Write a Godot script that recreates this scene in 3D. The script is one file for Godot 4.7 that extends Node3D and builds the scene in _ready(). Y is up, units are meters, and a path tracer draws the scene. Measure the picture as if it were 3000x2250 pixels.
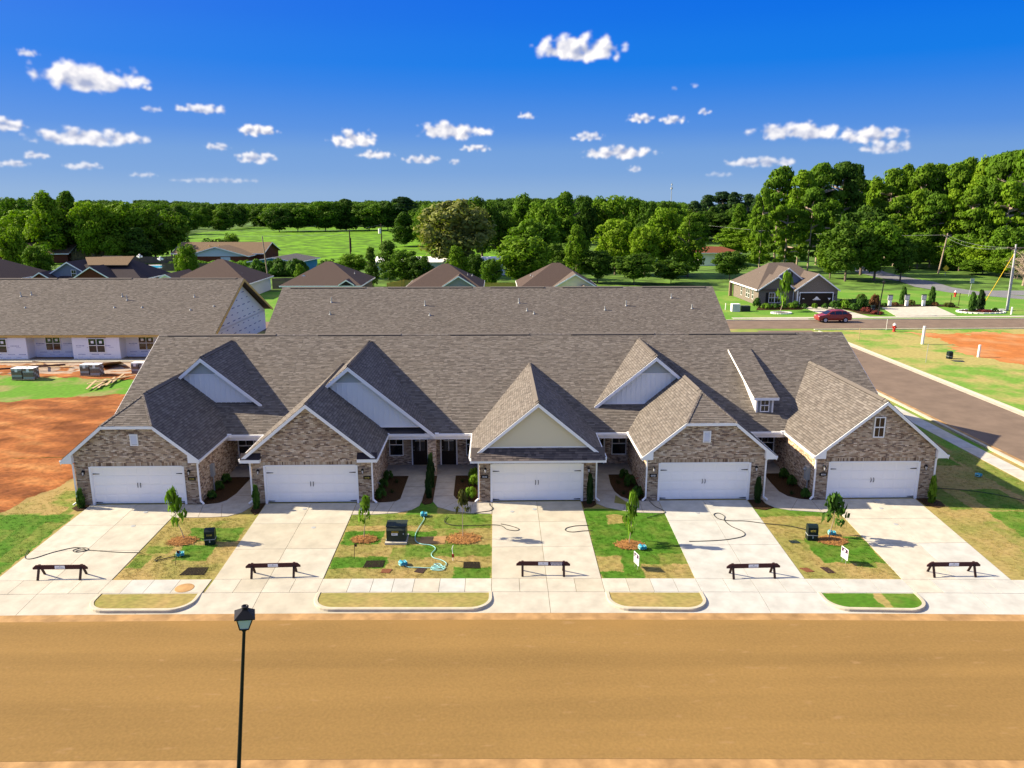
extends Node3D
# A row of five new brick townhouses seen from the air, with the street in front and woods behind.

const EXPO := 2.4
const SUN_AZ := 9.0      # degrees that the light travels towards the viewer, off due right
const SUN_EL := 32.0

# ------------------------------------------------------------------ mesh builder
class MB:
	var v := PackedVector3Array()
	var n := PackedVector3Array()
	var c := PackedColorArray()
	var t := PackedVector2Array()
	var ix := PackedInt32Array()
	var col := Color(1, 1, 1)
	var tinted := false
	var mapped := false
	var ux := Vector3(1, 0, 0)
	var uy := Vector3(0, 0, 1)
	var uo := Vector2.ZERO
	func put(p: Vector3, nn: Vector3) -> int:
		v.append(p)
		n.append(nn)
		c.append(col)
		t.append(Vector2(p.dot(ux), p.dot(uy)) + uo)
		return v.size() - 1
	func poly(pts: Array, hint: Vector3) -> void:
		var nn := Vector3.ZERO
		for i in range(1, pts.size() - 1):
			nn += (pts[i] - pts[0]).cross(pts[i + 1] - pts[0])
		if nn.length_squared() < 1e-14:
			return
		nn = nn.normalized()
		var flip := nn.dot(hint) < 0.0
		if flip:
			nn = -nn
		var f := v.size()
		for p in pts:
			put(p, nn)
		for i in range(1, pts.size() - 1):
			if flip:
				ix.append_array([f, f + i, f + i + 1])
			else:
				ix.append_array([f, f + i + 1, f + i])
	func tris(flat: PackedVector3Array, hint: Vector3) -> void:
		for i in range(0, flat.size(), 3):
			poly([flat[i], flat[i + 1], flat[i + 2]], hint)
	func box(a: Vector3, b: Vector3) -> void:
		obox((a + b) * 0.5, Vector3((b.x - a.x) * 0.5, 0, 0), Vector3(0, (b.y - a.y) * 0.5, 0), Vector3(0, 0, (b.z - a.z) * 0.5))
	func obox(o: Vector3, x: Vector3, y: Vector3, z: Vector3) -> void:
		poly([o + x - y - z, o + x + y - z, o + x + y + z, o + x - y + z], x)
		poly([o - x - y - z, o - x + y - z, o - x + y + z, o - x - y + z], -x)
		poly([o + y - x - z, o + y + x - z, o + y + x + z, o + y - x + z], y)
		poly([o - y - x - z, o - y + x - z, o - y + x + z, o - y - x + z], -y)
		poly([o + z - x - y, o + z + x - y, o + z + x + y, o + z - x + y], z)
		poly([o - z - x - y, o - z + x - y, o - z + x + y, o - z - x + y], -z)
	func bar(a: Vector3, b: Vector3, w: float, h: float, up := Vector3.UP) -> void:
		var d := (b - a)
		var s := d.cross(up)
		s = s.normalized() if s.length() > 1e-5 else d.cross(Vector3.RIGHT).normalized()
		var u := s.cross(d).normalized()
		obox((a + b) * 0.5, d * 0.5, s * w * 0.5, u * h * 0.5)
	func flat_faces(pts: Array, hint: Vector3) -> void:   # any simple polygon in one plane
		var nn := hint.normalized()
		var a := nn.cross(Vector3.UP)
		a = a.normalized() if a.length() > 1e-3 else Vector3.RIGHT
		var b := nn.cross(a).normalized()
		var p2 := PackedVector2Array()
		for p in pts:
			p2.append(Vector2(p.dot(a), p.dot(b)))
		var tr := Geometry2D.triangulate_polygon(p2)
		for i in range(0, tr.size(), 3):
			poly([pts[tr[i]], pts[tr[i + 1]], pts[tr[i + 2]]], hint)
	func prism(pts: Array, off: Vector3) -> void:
		flat_faces(pts, -off)
		var q := []
		for p in pts:
			q.append(p + off)
		flat_faces(q, off)
		var area := Vector3.ZERO
		for i in range(1, pts.size() - 1):
			area += (pts[i] - pts[0]).cross(pts[i + 1] - pts[0])
		var sgn := 1.0 if area.dot(off) > 0.0 else -1.0
		for i in pts.size():
			var j: int = (i + 1) % pts.size()
			var e: Vector3 = pts[j] - pts[i]
			poly([pts[i], pts[j], q[j], q[i]], e.cross(off) * sgn)
	func tube(path: Array, r: float, sides := 8, r2 := -1.0, caps := true) -> void:
		var m := path.size()
		var side := Vector3.ZERO
		var f := v.size()
		for i in m:
			var d: Vector3 = (path[mini(i + 1, m - 1)] - path[maxi(i - 1, 0)]).normalized()
			if side == Vector3.ZERO:
				side = d.cross(Vector3.UP)
				if side.length() < 0.05:
					side = d.cross(Vector3.RIGHT)
			side = (side - d * side.dot(d)).normalized()
			var o := d.cross(side)
			var rr := r if r2 < 0.0 else lerpf(r, r2, float(i) / maxf(1.0, m - 1))
			for k in sides:
				var an := TAU * k / sides
				var q := side * cos(an) + o * sin(an)
				put(path[i] + q * rr, q)
		for i in m - 1:
			for k in sides:
				var a := f + i * sides + k
				var b := f + i * sides + (k + 1) % sides
				ix.append_array([a, a + sides, b, b, a + sides, b + sides])
		if caps:
			for e in 2:
				var i0 := f if e == 0 else f + (m - 1) * sides
				var d2: Vector3 = (path[0] - path[1]) if e == 0 else (path[m - 1] - path[m - 2])
				var ring := []
				for k in sides:
					ring.append(v[i0 + k])
				poly(ring, d2)
	func lathe(o: Vector3, prof: Array, sides := 16) -> void:
		if prof[0].y > prof[-1].y:
			prof = prof.duplicate()
			prof.reverse()
		var f := v.size()
		for i in prof.size():
			var a: Vector2 = prof[maxi(i - 1, 0)]
			var b: Vector2 = prof[mini(i + 1, prof.size() - 1)]
			var d := (b - a).normalized()
			for k in sides:
				var an := TAU * k / sides
				put(o + Vector3(cos(an) * prof[i].x, prof[i].y, sin(an) * prof[i].x), Vector3(cos(an) * d.y, -d.x, sin(an) * d.y).normalized())
		for i in prof.size() - 1:
			for k in sides:
				var a := f + i * sides + k
				var b := f + i * sides + (k + 1) % sides
				ix.append_array([a, b, a + sides, b, b + sides, a + sides])
	func blob(o: Vector3, r: Vector3, seg := 8, rings := 5) -> void:
		var f := v.size()
		for i in rings + 1:
			var th := PI * i / rings
			for k in seg:
				var ph := TAU * k / seg
				var d := Vector3(sin(th) * cos(ph), cos(th), sin(th) * sin(ph))
				put(o + d * r, (d / r).normalized())
		for i in rings:
			for k in seg:
				var a := f + i * seg + k
				var b := f + i * seg + (k + 1) % seg
				ix.append_array([a, a + seg, b, b, a + seg, b + seg])
	func mesh() -> ArrayMesh:
		var a := []
		a.resize(Mesh.ARRAY_MAX)
		a[Mesh.ARRAY_VERTEX] = v
		a[Mesh.ARRAY_NORMAL] = n
		if tinted:
			a[Mesh.ARRAY_COLOR] = c
		if mapped:
			a[Mesh.ARRAY_TEX_UV] = t
		a[Mesh.ARRAY_INDEX] = ix
		var m := ArrayMesh.new()
		if v.size() > 0:
			m.add_surface_from_arrays(Mesh.PRIMITIVE_TRIANGLES, a)
		return m

# ------------------------------------------------------------------ scene helpers
var M := {}
var names := {}
var rng := RandomNumberGenerator.new()
var T := {}

func numbered(called: String) -> String:
	var k: int = names.get(called, 0)
	names[called] = k + 1
	return called if k == 0 else "%s_%03d" % [called, k]

func tag(o: Node, label: String, category: String, group := "") -> Node:
	o.set_meta("label", label)
	o.set_meta("category", category)
	if group != "":
		o.set_meta("group", group)
	return o

func thing(called: String, label: String, category: String, at := Vector3.ZERO, group := "", turn := 0.0) -> Node3D:
	var o := Node3D.new()
	o.name = numbered(called)
	add_child(o, true)
	o.position = at
	o.rotation.y = turn
	tag(o, label, category, group)
	return o

func put_mesh(called: String, m: Mesh, material: Material, parent: Node = null) -> MeshInstance3D:
	var o := MeshInstance3D.new()
	o.mesh = m
	o.material_override = material
	if parent == null:
		o.name = numbered(called)
		add_child(o, true)
	else:
		o.name = called
		parent.add_child(o, true)
	return o

func part(called: String, b: MB, material: Material, parent: Node = null) -> MeshInstance3D:
	return put_mesh(called, b.mesh(), material, parent)

func structure(called: String, b: MB, material: Material, label := "") -> MeshInstance3D:
	var o := part(called, b, material)
	o.set_meta("kind", "structure")
	if label != "":
		o.set_meta("label", label)
	return o

func structure_root(called: String, label := "") -> Node3D:
	var o := Node3D.new()
	o.name = numbered(called)
	add_child(o, true)
	o.set_meta("kind", "structure")
	if label != "":
		o.set_meta("label", label)
	return o

func copy_of(o: Node3D, at: Vector3, label: String, turn := 0.0, size := Vector3.ONE) -> Node3D:
	var c: Node3D = o.duplicate()
	c.name = numbered(String(o.name).rstrip("0123456789").rstrip("_"))
	add_child(c, true)
	c.position = at
	c.rotation.y = turn
	c.scale = size
	c.set_meta("label", label)
	return c

func many(called: String, m: Mesh, material: Material, where: Array, tints: Array, parent: Node = null) -> MultiMeshInstance3D:
	var mm := MultiMesh.new()
	mm.transform_format = MultiMesh.TRANSFORM_3D
	mm.use_colors = tints.size() > 0
	mm.mesh = m
	mm.instance_count = where.size()
	for i in where.size():
		mm.set_instance_transform(i, where[i])
		if tints.size() > 0:
			mm.set_instance_color(i, tints[i])
	var o := MultiMeshInstance3D.new()
	o.multimesh = mm
	o.material_override = material
	if parent == null:
		o.name = numbered(called)
		add_child(o, true)
	else:
		o.name = called
		parent.add_child(o, true)
	o.set_meta("kind", "stuff")
	return o

func lin(r: float, g: float, b: float) -> Color:
	return Color(r, g, b).linear_to_srgb()

func mat(key: String, r: float, g: float, b: float, rough := 0.85, tex: Texture2D = null, tile := 1.0, bump := 0.0, bump_tex: Texture2D = null) -> StandardMaterial3D:
	var m := StandardMaterial3D.new()
	m.resource_name = key
	m.albedo_color = lin(r, g, b)
	m.roughness = rough
	m.metallic_specular = 0.3
	if tex:
		m.albedo_texture = tex
		m.uv1_triplanar = true
		m.uv1_world_triplanar = true
		m.uv1_scale = Vector3.ONE / tile
	if bump > 0.0:
		m.heightmap_enabled = true
		m.heightmap_texture = bump_tex if bump_tex else tex
		m.heightmap_scale = bump
		m.uv1_triplanar = true
		m.uv1_world_triplanar = true
		m.uv1_scale = Vector3.ONE / tile
	M[key] = m
	return m

func tinted(key: String, rough := 0.9) -> StandardMaterial3D:
	var m := mat(key, 1, 1, 1, rough)
	m.vertex_color_use_as_albedo = true
	return m

func noise_tex(key: String, freq: float, dark: float, light: float, oct := 4, seed_ := 1, size := 512) -> ImageTexture:
	var f := FastNoiseLite.new()
	f.seed = seed_
	f.noise_type = FastNoiseLite.TYPE_SIMPLEX_SMOOTH
	f.frequency = freq
	f.fractal_octaves = oct
	f.fractal_gain = 0.6
	var im := f.get_seamless_image(size, size)
	im.convert(Image.FORMAT_L8)
	var d := im.get_data()
	for i in d.size():
		d[i] = int(clampf(lerpf(dark, light, d[i] / 255.0), 0.0, 1.0) * 255.0)
	im = Image.create_from_data(size, size, false, Image.FORMAT_L8, d)
	im.convert(Image.FORMAT_RGB8)
	T[key] = ImageTexture.create_from_image(im)
	return T[key]

func gy(x: float, z: float) -> float:    # the ground: a pad behind the house fronts, falling gently to the street
	var f := street(x)
	if z < 0.3:
		return 0.0
	if z < f:
		return -0.27 * (z - 0.3) / (f - 0.3)
	return -0.27

func street(x: float) -> float:           # where the pavement begins
	return 8.43 + 0.018 * x + 0.0004 * x * x

# ------------------------------------------------------------------ camera, sky, sun
func set_the_camera() -> void:
	var cam := Camera3D.new()
	cam.name = "camera"
	cam.fov = 52.46
	cam.near = 0.1
	cam.far = 6000.0
	cam.position = Vector3(0, 15.935, 40.107)
	cam.rotation_order = EULER_ORDER_YXZ
	cam.rotation_degrees = Vector3(-13.085, -1.177, 0)
	add_child(cam)
	cam.current = true

func set_the_light() -> void:
	var sun := DirectionalLight3D.new()
	sun.name = "sun"
	var e := deg_to_rad(SUN_EL)
	var a := deg_to_rad(SUN_AZ)
	var way := Vector3(cos(e) * cos(a), -sin(e), cos(e) * sin(a))
	sun.basis = Basis.looking_at(way)
	sun.light_energy = 1.6
	sun.light_color = Color(1.0, 0.93, 0.81)
	sun.light_angular_distance = 0.5
	sun.shadow_enabled = true
	add_child(sun)
	var env := Environment.new()
	env.background_mode = Environment.BG_SKY
	env.tonemap_mode = Environment.TONE_MAPPER_LINEAR
	env.tonemap_exposure = EXPO
	env.sdfgi_enabled = true
	env.ssao_enabled = true
	env.ssil_enabled = true
	var sky := Sky.new()
	var pm := PanoramaSkyMaterial.new()
	pm.panorama = sky_picture(-way)
	sky.sky_material = pm
	env.sky = sky
	var we := WorldEnvironment.new()
	we.name = "air"
	we.environment = env
	add_child(we)

func sky_picture(to_sun: Vector3) -> ImageTexture:
	var w := 256
	var h := 128
	var small := Image.create(w, h, false, Image.FORMAT_RGBF)
	var stops := [[0.0, Vector3(0.29, 0.45, 0.70)], [3.0, Vector3(0.175, 0.36, 0.72)], [6.0, Vector3(0.062, 0.255, 0.77)], [9.0, Vector3(0.006, 0.20, 0.80)], [13.5, Vector3(0.0, 0.15, 0.79)], [28.0, Vector3(0.07, 0.19, 0.70)], [90.0, Vector3(0.15, 0.23, 0.54)]]
	for y in h:
		var el := 90.0 - 180.0 * (y + 0.5) / h
		var base: Vector3 = stops[0][1]
		for k in stops.size() - 1:
			if el >= stops[k][0]:
				base = stops[k][1].lerp(stops[k + 1][1], smoothstep(0, 1, clampf((el - stops[k][0]) / (stops[k + 1][0] - stops[k][0]), 0, 1)))
		for x in w:
			var az := TAU * (x + 0.5) / w
			var d := Vector3(sin(az) * cos(deg_to_rad(el)), sin(deg_to_rad(el)), -cos(az) * cos(deg_to_rad(el)))
			var ang := rad_to_deg(acos(clampf(d.dot(to_sun), -1, 1)))
			var glow := 2.6 * exp(-ang / 9.0) + 0.32 * exp(-ang / 22.0)
			var q := base + Vector3(1.0, 0.97, 0.92) * glow
			small.set_pixel(x, y, Color(q.x / EXPO, q.y / EXPO, q.z / EXPO))
	var W := 4096
	var H := 2048
	var im: Image = small.duplicate()
	im.resize(W, H, Image.INTERPOLATE_BILINEAR)
	# clouds: azimuth, elevation of the middle, width, height (degrees), how thick
	var list := [
		[-25.9, 7.4, 7.0, 2.0, 1.0], [-29.0, 8.6, 1.3, 0.4, 0.8], [-22.6, 7.05, 0.7, 0.3, 0.75], [-19.5, 5.95, 3.4, 0.7, 0.85], [-22.5, 5.8, 1.5, 0.35, 0.55],
		[-26.4, 3.95, 7.4, 1.15, 0.9], [-30.5, 4.5, 2.2, 0.9, 0.9], [-30.6, 2.3, 2.2, 0.4, 0.75], [-29.2, 2.8, 1.6, 0.45, 0.75], [-26.8, 2.25, 2.7, 0.5, 0.65],
		[-16.1, 4.7, 3.0, 0.8, 1.0], [-23.4, 1.75, 1.7, 0.3, 0.5], [-18.8, 3.6, 1.8, 0.5, 0.7], [-16.4, 2.95, 3.0, 0.85, 0.8], [-18.9, 1.45, 6.2, 0.3, 0.4],
		[-9.8, 4.25, 3.8, 1.25, 1.0], [-8.4, 3.25, 2.7, 0.6, 0.9], [-3.0, 4.85, 5.8, 1.25, 1.0], [-1.4, 3.75, 2.6, 0.5, 0.85], [-5.1, 2.95, 3.2, 0.6, 0.85], [-2.8, 2.8, 0.9, 0.45, 0.6],
		[2.2, 5.9, 1.4, 0.45, 0.9], [5.8, 10.1, 6.8, 1.9, 1.0], [10.1, 5.65, 2.2, 0.65, 0.95], [12.3, 5.5, 2.1, 0.6, 0.9], [12.3, 7.5, 0.5, 0.25, 0.4], [13.6, 7.7, 0.5, 0.3, 0.4],
		[14.4, 6.0, 0.9, 0.4, 0.8], [6.5, 4.5, 2.6, 0.65, 0.8], [8.6, 3.4, 5.6, 0.95, 0.95], [9.8, 2.3, 1.1, 0.45, 0.6], [20.6, 4.55, 6.9, 1.25, 0.95], [24.9, 4.2, 4.6, 1.1, 0.95],
		[25.8, 3.45, 3.9, 0.8, 0.7], [18.3, 2.65, 5.4, 0.7, 0.75], [15.6, 1.9, 2.0, 0.35, 0.3],
	]
	var r := RandomNumberGenerator.new()
	r.seed = 77
	for k in 420:       # more and larger clouds out of view, added to brighten the shade
		var az := r.randf_range(36.0, 324.0)
		var el: float = [r.randf_range(2.0, 6.5), r.randf_range(5.0, 14.0), r.randf_range(16.0, 75.0)][k % 3]
		var s := r.randf_range(0.5, 1.2) * (1.0 + el / 10.0)
		list.append([az if az < 180.0 else az - 360.0, el, 4.2 * s, 1.15 * s, r.randf_range(0.7, 1.0)])
	var fn := FastNoiseLite.new()
	fn.seed = 5
	fn.noise_type = FastNoiseLite.TYPE_SIMPLEX_SMOOTH
	fn.fractal_octaves = 5
	fn.fractal_gain = 0.5
	fn.frequency = 1.0
	var per := 360.0 / W
	for cl in list:
		var stretch := 1.0 / maxf(0.3, cos(deg_to_rad(cl[1])))
		var cw: float = cl[2] * 0.5
		var ch: float = cl[3]
		var x0 := int((cl[0] - cw * stretch * 1.25) / per)
		var x1 := int((cl[0] + cw * stretch * 1.25) / per)
		var y0 := int((90.0 - cl[1] - ch * 0.9) / per)
		var y1 := int((90.0 - cl[1] + ch * 0.75) / per)
		var sc: float = 1.35 / maxf(0.55, sqrt(cw * ch) * 0.85)
		for y in range(maxi(y0, 0), mini(y1, H - 1)):
			var el := 90.0 - (y + 0.5) * per
			for xx in range(x0, x1):
				var x := posmod(xx, W)
				var u: float = ((xx + 0.5) * per - cl[0]) / (cw * stretch)
				var vv: float = (el - cl[1]) / (ch * 0.5)
				if vv > 1.7 or vv < -1.4:
					continue
				var px: float = u * cw * sc + cl[0] * 3.1
				var py: float = vv * ch * 0.5 * sc * 1.25 + cl[1] * 7.7
				var nz := fn.get_noise_2d(px, py)
				var dome := 1.0 - pow(absf(u), 2.2)
				var env: float = dome - (pow(maxf(vv, 0.0), 1.6) * 0.75 if vv > 0.0 else pow(-vv * 1.15, 2.0) * 0.85)
				var den: float = env * 1.05 + nz * 0.95 - 0.30 + 0.12 * cl[4]
				var al: float = smoothstep(0.0, 0.62, den) * cl[4]
				if al <= 0.003:
					continue
				var dn := fn.get_noise_2d(px - 0.25, py + 0.4)
				var lit := clampf(0.62 + (nz - dn) * 1.1 + vv * 0.22 - u * 0.08 + (0.45 - den) * 0.22, 0.0, 1.0)
				var shade := Vector3(0.42, 0.47, 0.66).lerp(Vector3(1.12, 1.08, 1.06), lit)
				var was := im.get_pixel(x, y)
				im.set_pixel(x, y, was.lerp(Color(shade.x / EXPO, shade.y / EXPO, shade.z / EXPO), al))
	return ImageTexture.create_from_image(im)

# ------------------------------------------------------------------ materials
const BRICKS := [[0.468, 0.345, 0.227], [0.325, 0.218, 0.140], [0.611, 0.481, 0.338], [0.195, 0.127, 0.088], [0.715, 0.605, 0.461], [0.403, 0.273, 0.176], [0.247, 0.182, 0.140], [0.533, 0.410, 0.286]]
const SHINGLES := [[0.144, 0.129, 0.114], [0.162, 0.145, 0.130], [0.129, 0.114, 0.102], [0.177, 0.160, 0.144], [0.150, 0.132, 0.116], [0.118, 0.105, 0.094]]
const DARKER := [[0.104, 0.088, 0.084], [0.128, 0.108, 0.100], [0.084, 0.072, 0.069], [0.152, 0.128, 0.116]]

func shade_of(list: Array, r: RandomNumberGenerator, spread := 0.12) -> Color:
	var q: Array = list[r.randi() % list.size()]
	var k := 1.0 + r.randf_range(-spread, spread)
	return Color(q[0] * k, q[1] * k, q[2] * k)

func make_materials() -> void:
	noise_tex("fine", 0.09, 0.45, 1.15, 3, 3, 512)
	noise_tex("grain", 0.22, 0.60, 1.15, 2, 4, 256)
	noise_tex("blotch", 0.012, 0.5, 1.15, 5, 5, 512)
	noise_tex("soft", 0.008, 0.86, 1.0, 4, 6, 512)
	noise_tex("smudge", 0.010, 0.70, 1.0, 4, 16, 512)
	noise_tex("clods", 0.03, 0.20, 1.15, 5, 8, 512)
	mat("white", 0.88, 0.88, 0.87, 0.55)
	mat("trim", 0.86, 0.87, 0.87, 0.6)
	mat("door_white", 0.90, 0.90, 0.88, 0.5)
	mat("black", 0.012, 0.012, 0.013, 0.45)
	mat("iron", 0.016, 0.015, 0.016, 0.4)
	mat("mortar", 0.50, 0.43, 0.33, 0.95, T.grain, 0.3)
	mat("batten", 0.80, 0.84, 0.84, 0.65)
	mat("louvre", 0.46, 0.50, 0.48, 0.7)
	mat("cream", 0.74, 0.66, 0.44, 0.7)
	mat("greyside", 0.24, 0.25, 0.26, 0.7)
	mat("bluegrey", 0.16, 0.19, 0.26, 0.7)
	mat("paleside", 0.50, 0.57, 0.62, 0.7)
	mat("deck", 0.10, 0.085, 0.075, 0.95)
	mat("soffit", 0.62, 0.62, 0.62, 0.8)
	mat("door_dark", 0.020, 0.014, 0.012, 0.4)
	mat("concrete", 0.504, 0.475, 0.391, 0.9, T.soft, 5.0)
	mat("concrete_b", 0.533, 0.504, 0.420, 0.9, T.soft, 4.0)
	mat("concrete_c", 0.479, 0.445, 0.353, 0.9, T.soft, 6.0)
	mat("concrete_d", 0.504, 0.504, 0.462, 0.9, T.soft, 5.0)
	mat("joint", 0.16, 0.13, 0.09, 0.95)
	mat("kerb", 0.521, 0.479, 0.370, 0.9, T.soft, 3.0)
	mat("gutter", 0.470, 0.286, 0.122, 0.9, T.smudge, 7.0)
	mat("walk", 0.462, 0.428, 0.361, 0.9, T.soft, 3.0)
	mat("mulch", 0.135, 0.072, 0.026, 0.95, T.clods, 1.1, 4.0)
	mat("straw", 0.36, 0.19, 0.07, 0.95, T.clods, 0.8, 4.0)
	mat("shadow_paint", 0.045, 0.034, 0.018, 0.95, T.clods, 0.7, 3.0)  # dark tone for the painted sign shadows on the lawns
	mat("clay", 0.40, 0.150, 0.042, 0.95, T.clods, 6.0, 14.0)
	mat("asphalt_far", 0.197, 0.147, 0.109, 0.93, T.soft, 9.0)
	mat("asphalt_grey", 0.202, 0.206, 0.218, 0.93, T.soft, 9.0)
	mat("plain_brick", 0.36, 0.265, 0.185, 0.95, T.fine, 0.9)
	mat("grey_brick", 0.30, 0.255, 0.215, 0.95, T.fine, 0.9)
	mat("red_brick", 0.20, 0.062, 0.034, 0.95, T.fine, 0.9)
	mat("wrap", 0.76, 0.77, 0.82, 0.6)
	mat("wrap_print", 0.12, 0.15, 0.32, 0.7)
	mat("lumber", 0.62, 0.46, 0.26, 0.8, T.grain, 0.5)
	mat("plywood", 0.55, 0.39, 0.18, 0.8, T.grain, 0.6)
	mat("raw_fascia", 0.60, 0.40, 0.13, 0.85)
	mat("darkwood", 0.055, 0.030, 0.026, 0.75, T.grain, 0.35)
	mat("oldfence", 0.13, 0.105, 0.085, 0.9)
	mat("newfence", 0.46, 0.38, 0.07, 0.85)
	mat("stain_red", 0.085, 0.03, 0.03, 0.7, T.grain, 0.35)
	mat("xf_green", 0.030, 0.040, 0.030, 0.45)
	mat("ped_green", 0.010, 0.020, 0.020, 0.4)
	mat("yellow", 0.70, 0.48, 0.03, 0.6)
	mat("signwhite", 0.78, 0.78, 0.80, 0.6)
	mat("purple", 0.045, 0.02, 0.06, 0.6)
	mat("navy", 0.02, 0.025, 0.07, 0.6)
	mat("hose", 0.30, 0.62, 0.60, 0.5)
	mat("reel", 0.03, 0.25, 0.36, 0.5)
	mat("black_hose", 0.035, 0.035, 0.03, 0.5)
	mat("red", 0.42, 0.04, 0.03, 0.5)
	mat("pvc", 0.78, 0.78, 0.74, 0.5)
	mat("metergrey", 0.33, 0.35, 0.36, 0.5)
	mat("bark", 0.16, 0.125, 0.10, 0.95)
	mat("bark_pale", 0.34, 0.27, 0.21, 0.95)
	mat("polewood", 0.30, 0.24, 0.18, 0.9)
	mat("steel", 0.42, 0.43, 0.45, 0.45)
	mat("rust", 0.16, 0.06, 0.03, 0.9)
	mat("poolblue", 0.05, 0.34, 0.55, 0.2)
	var gl := mat("glass", 0.012, 0.014, 0.018, 0.08)
	gl.metallic_specular = 0.6
	var lg := mat("lampglass", 0.62, 0.62, 0.66, 0.35)
	lg.metallic_specular = 0.5
	tinted("brick_any", 0.93)
	tinted("shingle_any", 0.95)
	tinted("paint_any", 0.8)
	for i in BRICKS.size():
		mat("brick%d" % i, BRICKS[i][0], BRICKS[i][1], BRICKS[i][2], 0.93, T.grain, 0.4)
	for i in SHINGLES.size():
		mat("shingle%d" % i, SHINGLES[i][0], SHINGLES[i][1], SHINGLES[i][2], 0.95)
		M["shingle%d" % i].vertex_color_use_as_albedo = true
	mat("roof_far", 0.176, 0.141, 0.119, 0.95, T.fine, 1.6)
	mat("roof_brown", 0.126, 0.091, 0.077, 0.95, T.fine, 1.6)
	mat("roof_tan", 0.244, 0.172, 0.105, 0.95, T.fine, 1.6)
	mat("roof_dark", 0.063, 0.052, 0.059, 0.95, T.fine, 1.6)
	mat("roof_grey", 0.126, 0.126, 0.130, 0.95, T.fine, 1.6)
	mat("roof_rust", 0.252, 0.084, 0.042, 0.95, T.fine, 1.6)
	mat("bluewall", 0.07, 0.28, 0.46, 0.8)
	mat("car_red", 0.24, 0.026, 0.016, 0.3)
	M.car_red.clearcoat_enabled = true
	M.car_red.clearcoat = 0.8

# ------------------------------------------------------------------ townhouses
const RISE := 0.83          # steep roofs of the garage wings
const LOW := 0.497          # the long main roof
const EAVE := 2.6
const MAIN_Z := -4.5
const RIDGE_Z := -13.45
const RIDGE_Y := 7.05
const WALL_Z := -6.2

func main_y(z: float) -> float:
	return EAVE + LOW * (MAIN_Z - z)

func inside(p: Vector2, poly: PackedVector2Array) -> bool:
	return Geometry2D.is_point_in_polygon(p, poly)

var unit_brick: ArrayMesh
var unit_shingle: ArrayMesh

func make_units() -> void:
	var b := MB.new()     # a brick with slightly eased front edges, one metre in each direction, front face at z = 0
	var e := 0.04
	b.poly([Vector3(-0.5 + e, -0.5 + e * 2, 0), Vector3(0.5 - e, -0.5 + e * 2, 0), Vector3(0.5 - e, 0.5 - e * 2, 0), Vector3(-0.5 + e, 0.5 - e * 2, 0)], Vector3.BACK)
	var o := [Vector3(-0.5, -0.5, -0.3), Vector3(0.5, -0.5, -0.3), Vector3(0.5, 0.5, -0.3), Vector3(-0.5, 0.5, -0.3)]
	var f := [Vector3(-0.5 + e, -0.5 + e * 2, 0), Vector3(0.5 - e, -0.5 + e * 2, 0), Vector3(0.5 - e, 0.5 - e * 2, 0), Vector3(-0.5 + e, 0.5 - e * 2, 0)]
	var hints := [Vector3.DOWN, Vector3.RIGHT, Vector3.UP, Vector3.LEFT]
	for i in 4:
		b.poly([o[i], o[(i + 1) % 4], f[(i + 1) % 4], f[i]], hints[i] + Vector3(0, 0, 0.3))
		b.poly([o[i], o[(i + 1) % 4], o[(i + 1) % 4] + Vector3(0, 0, -0.7), o[i] + Vector3(0, 0, -0.7)], hints[i])
	unit_brick = b.mesh()
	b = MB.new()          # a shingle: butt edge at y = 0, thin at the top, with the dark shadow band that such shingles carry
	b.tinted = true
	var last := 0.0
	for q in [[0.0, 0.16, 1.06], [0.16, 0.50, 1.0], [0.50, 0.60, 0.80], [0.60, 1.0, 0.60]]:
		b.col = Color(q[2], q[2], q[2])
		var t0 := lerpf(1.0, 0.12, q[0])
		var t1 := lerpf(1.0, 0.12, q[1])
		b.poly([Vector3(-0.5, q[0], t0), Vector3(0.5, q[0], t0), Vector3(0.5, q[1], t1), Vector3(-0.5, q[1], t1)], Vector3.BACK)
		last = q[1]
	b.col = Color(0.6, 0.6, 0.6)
	b.poly([Vector3(-0.5, 0, 0), Vector3(0.5, 0, 0), Vector3(0.5, 0, 1), Vector3(-0.5, 0, 1)], Vector3.DOWN)
	b.poly([Vector3(-0.5, 0, 0), Vector3(-0.5, 1, 0), Vector3(-0.5, 1, 0.12), Vector3(-0.5, 0, 1)], Vector3.LEFT)
	b.poly([Vector3(0.5, 0, 0), Vector3(0.5, 1, 0), Vector3(0.5, 1, 0.12), Vector3(0.5, 0, 1)], Vector3.RIGHT)
	unit_shingle = b.mesh()

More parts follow.
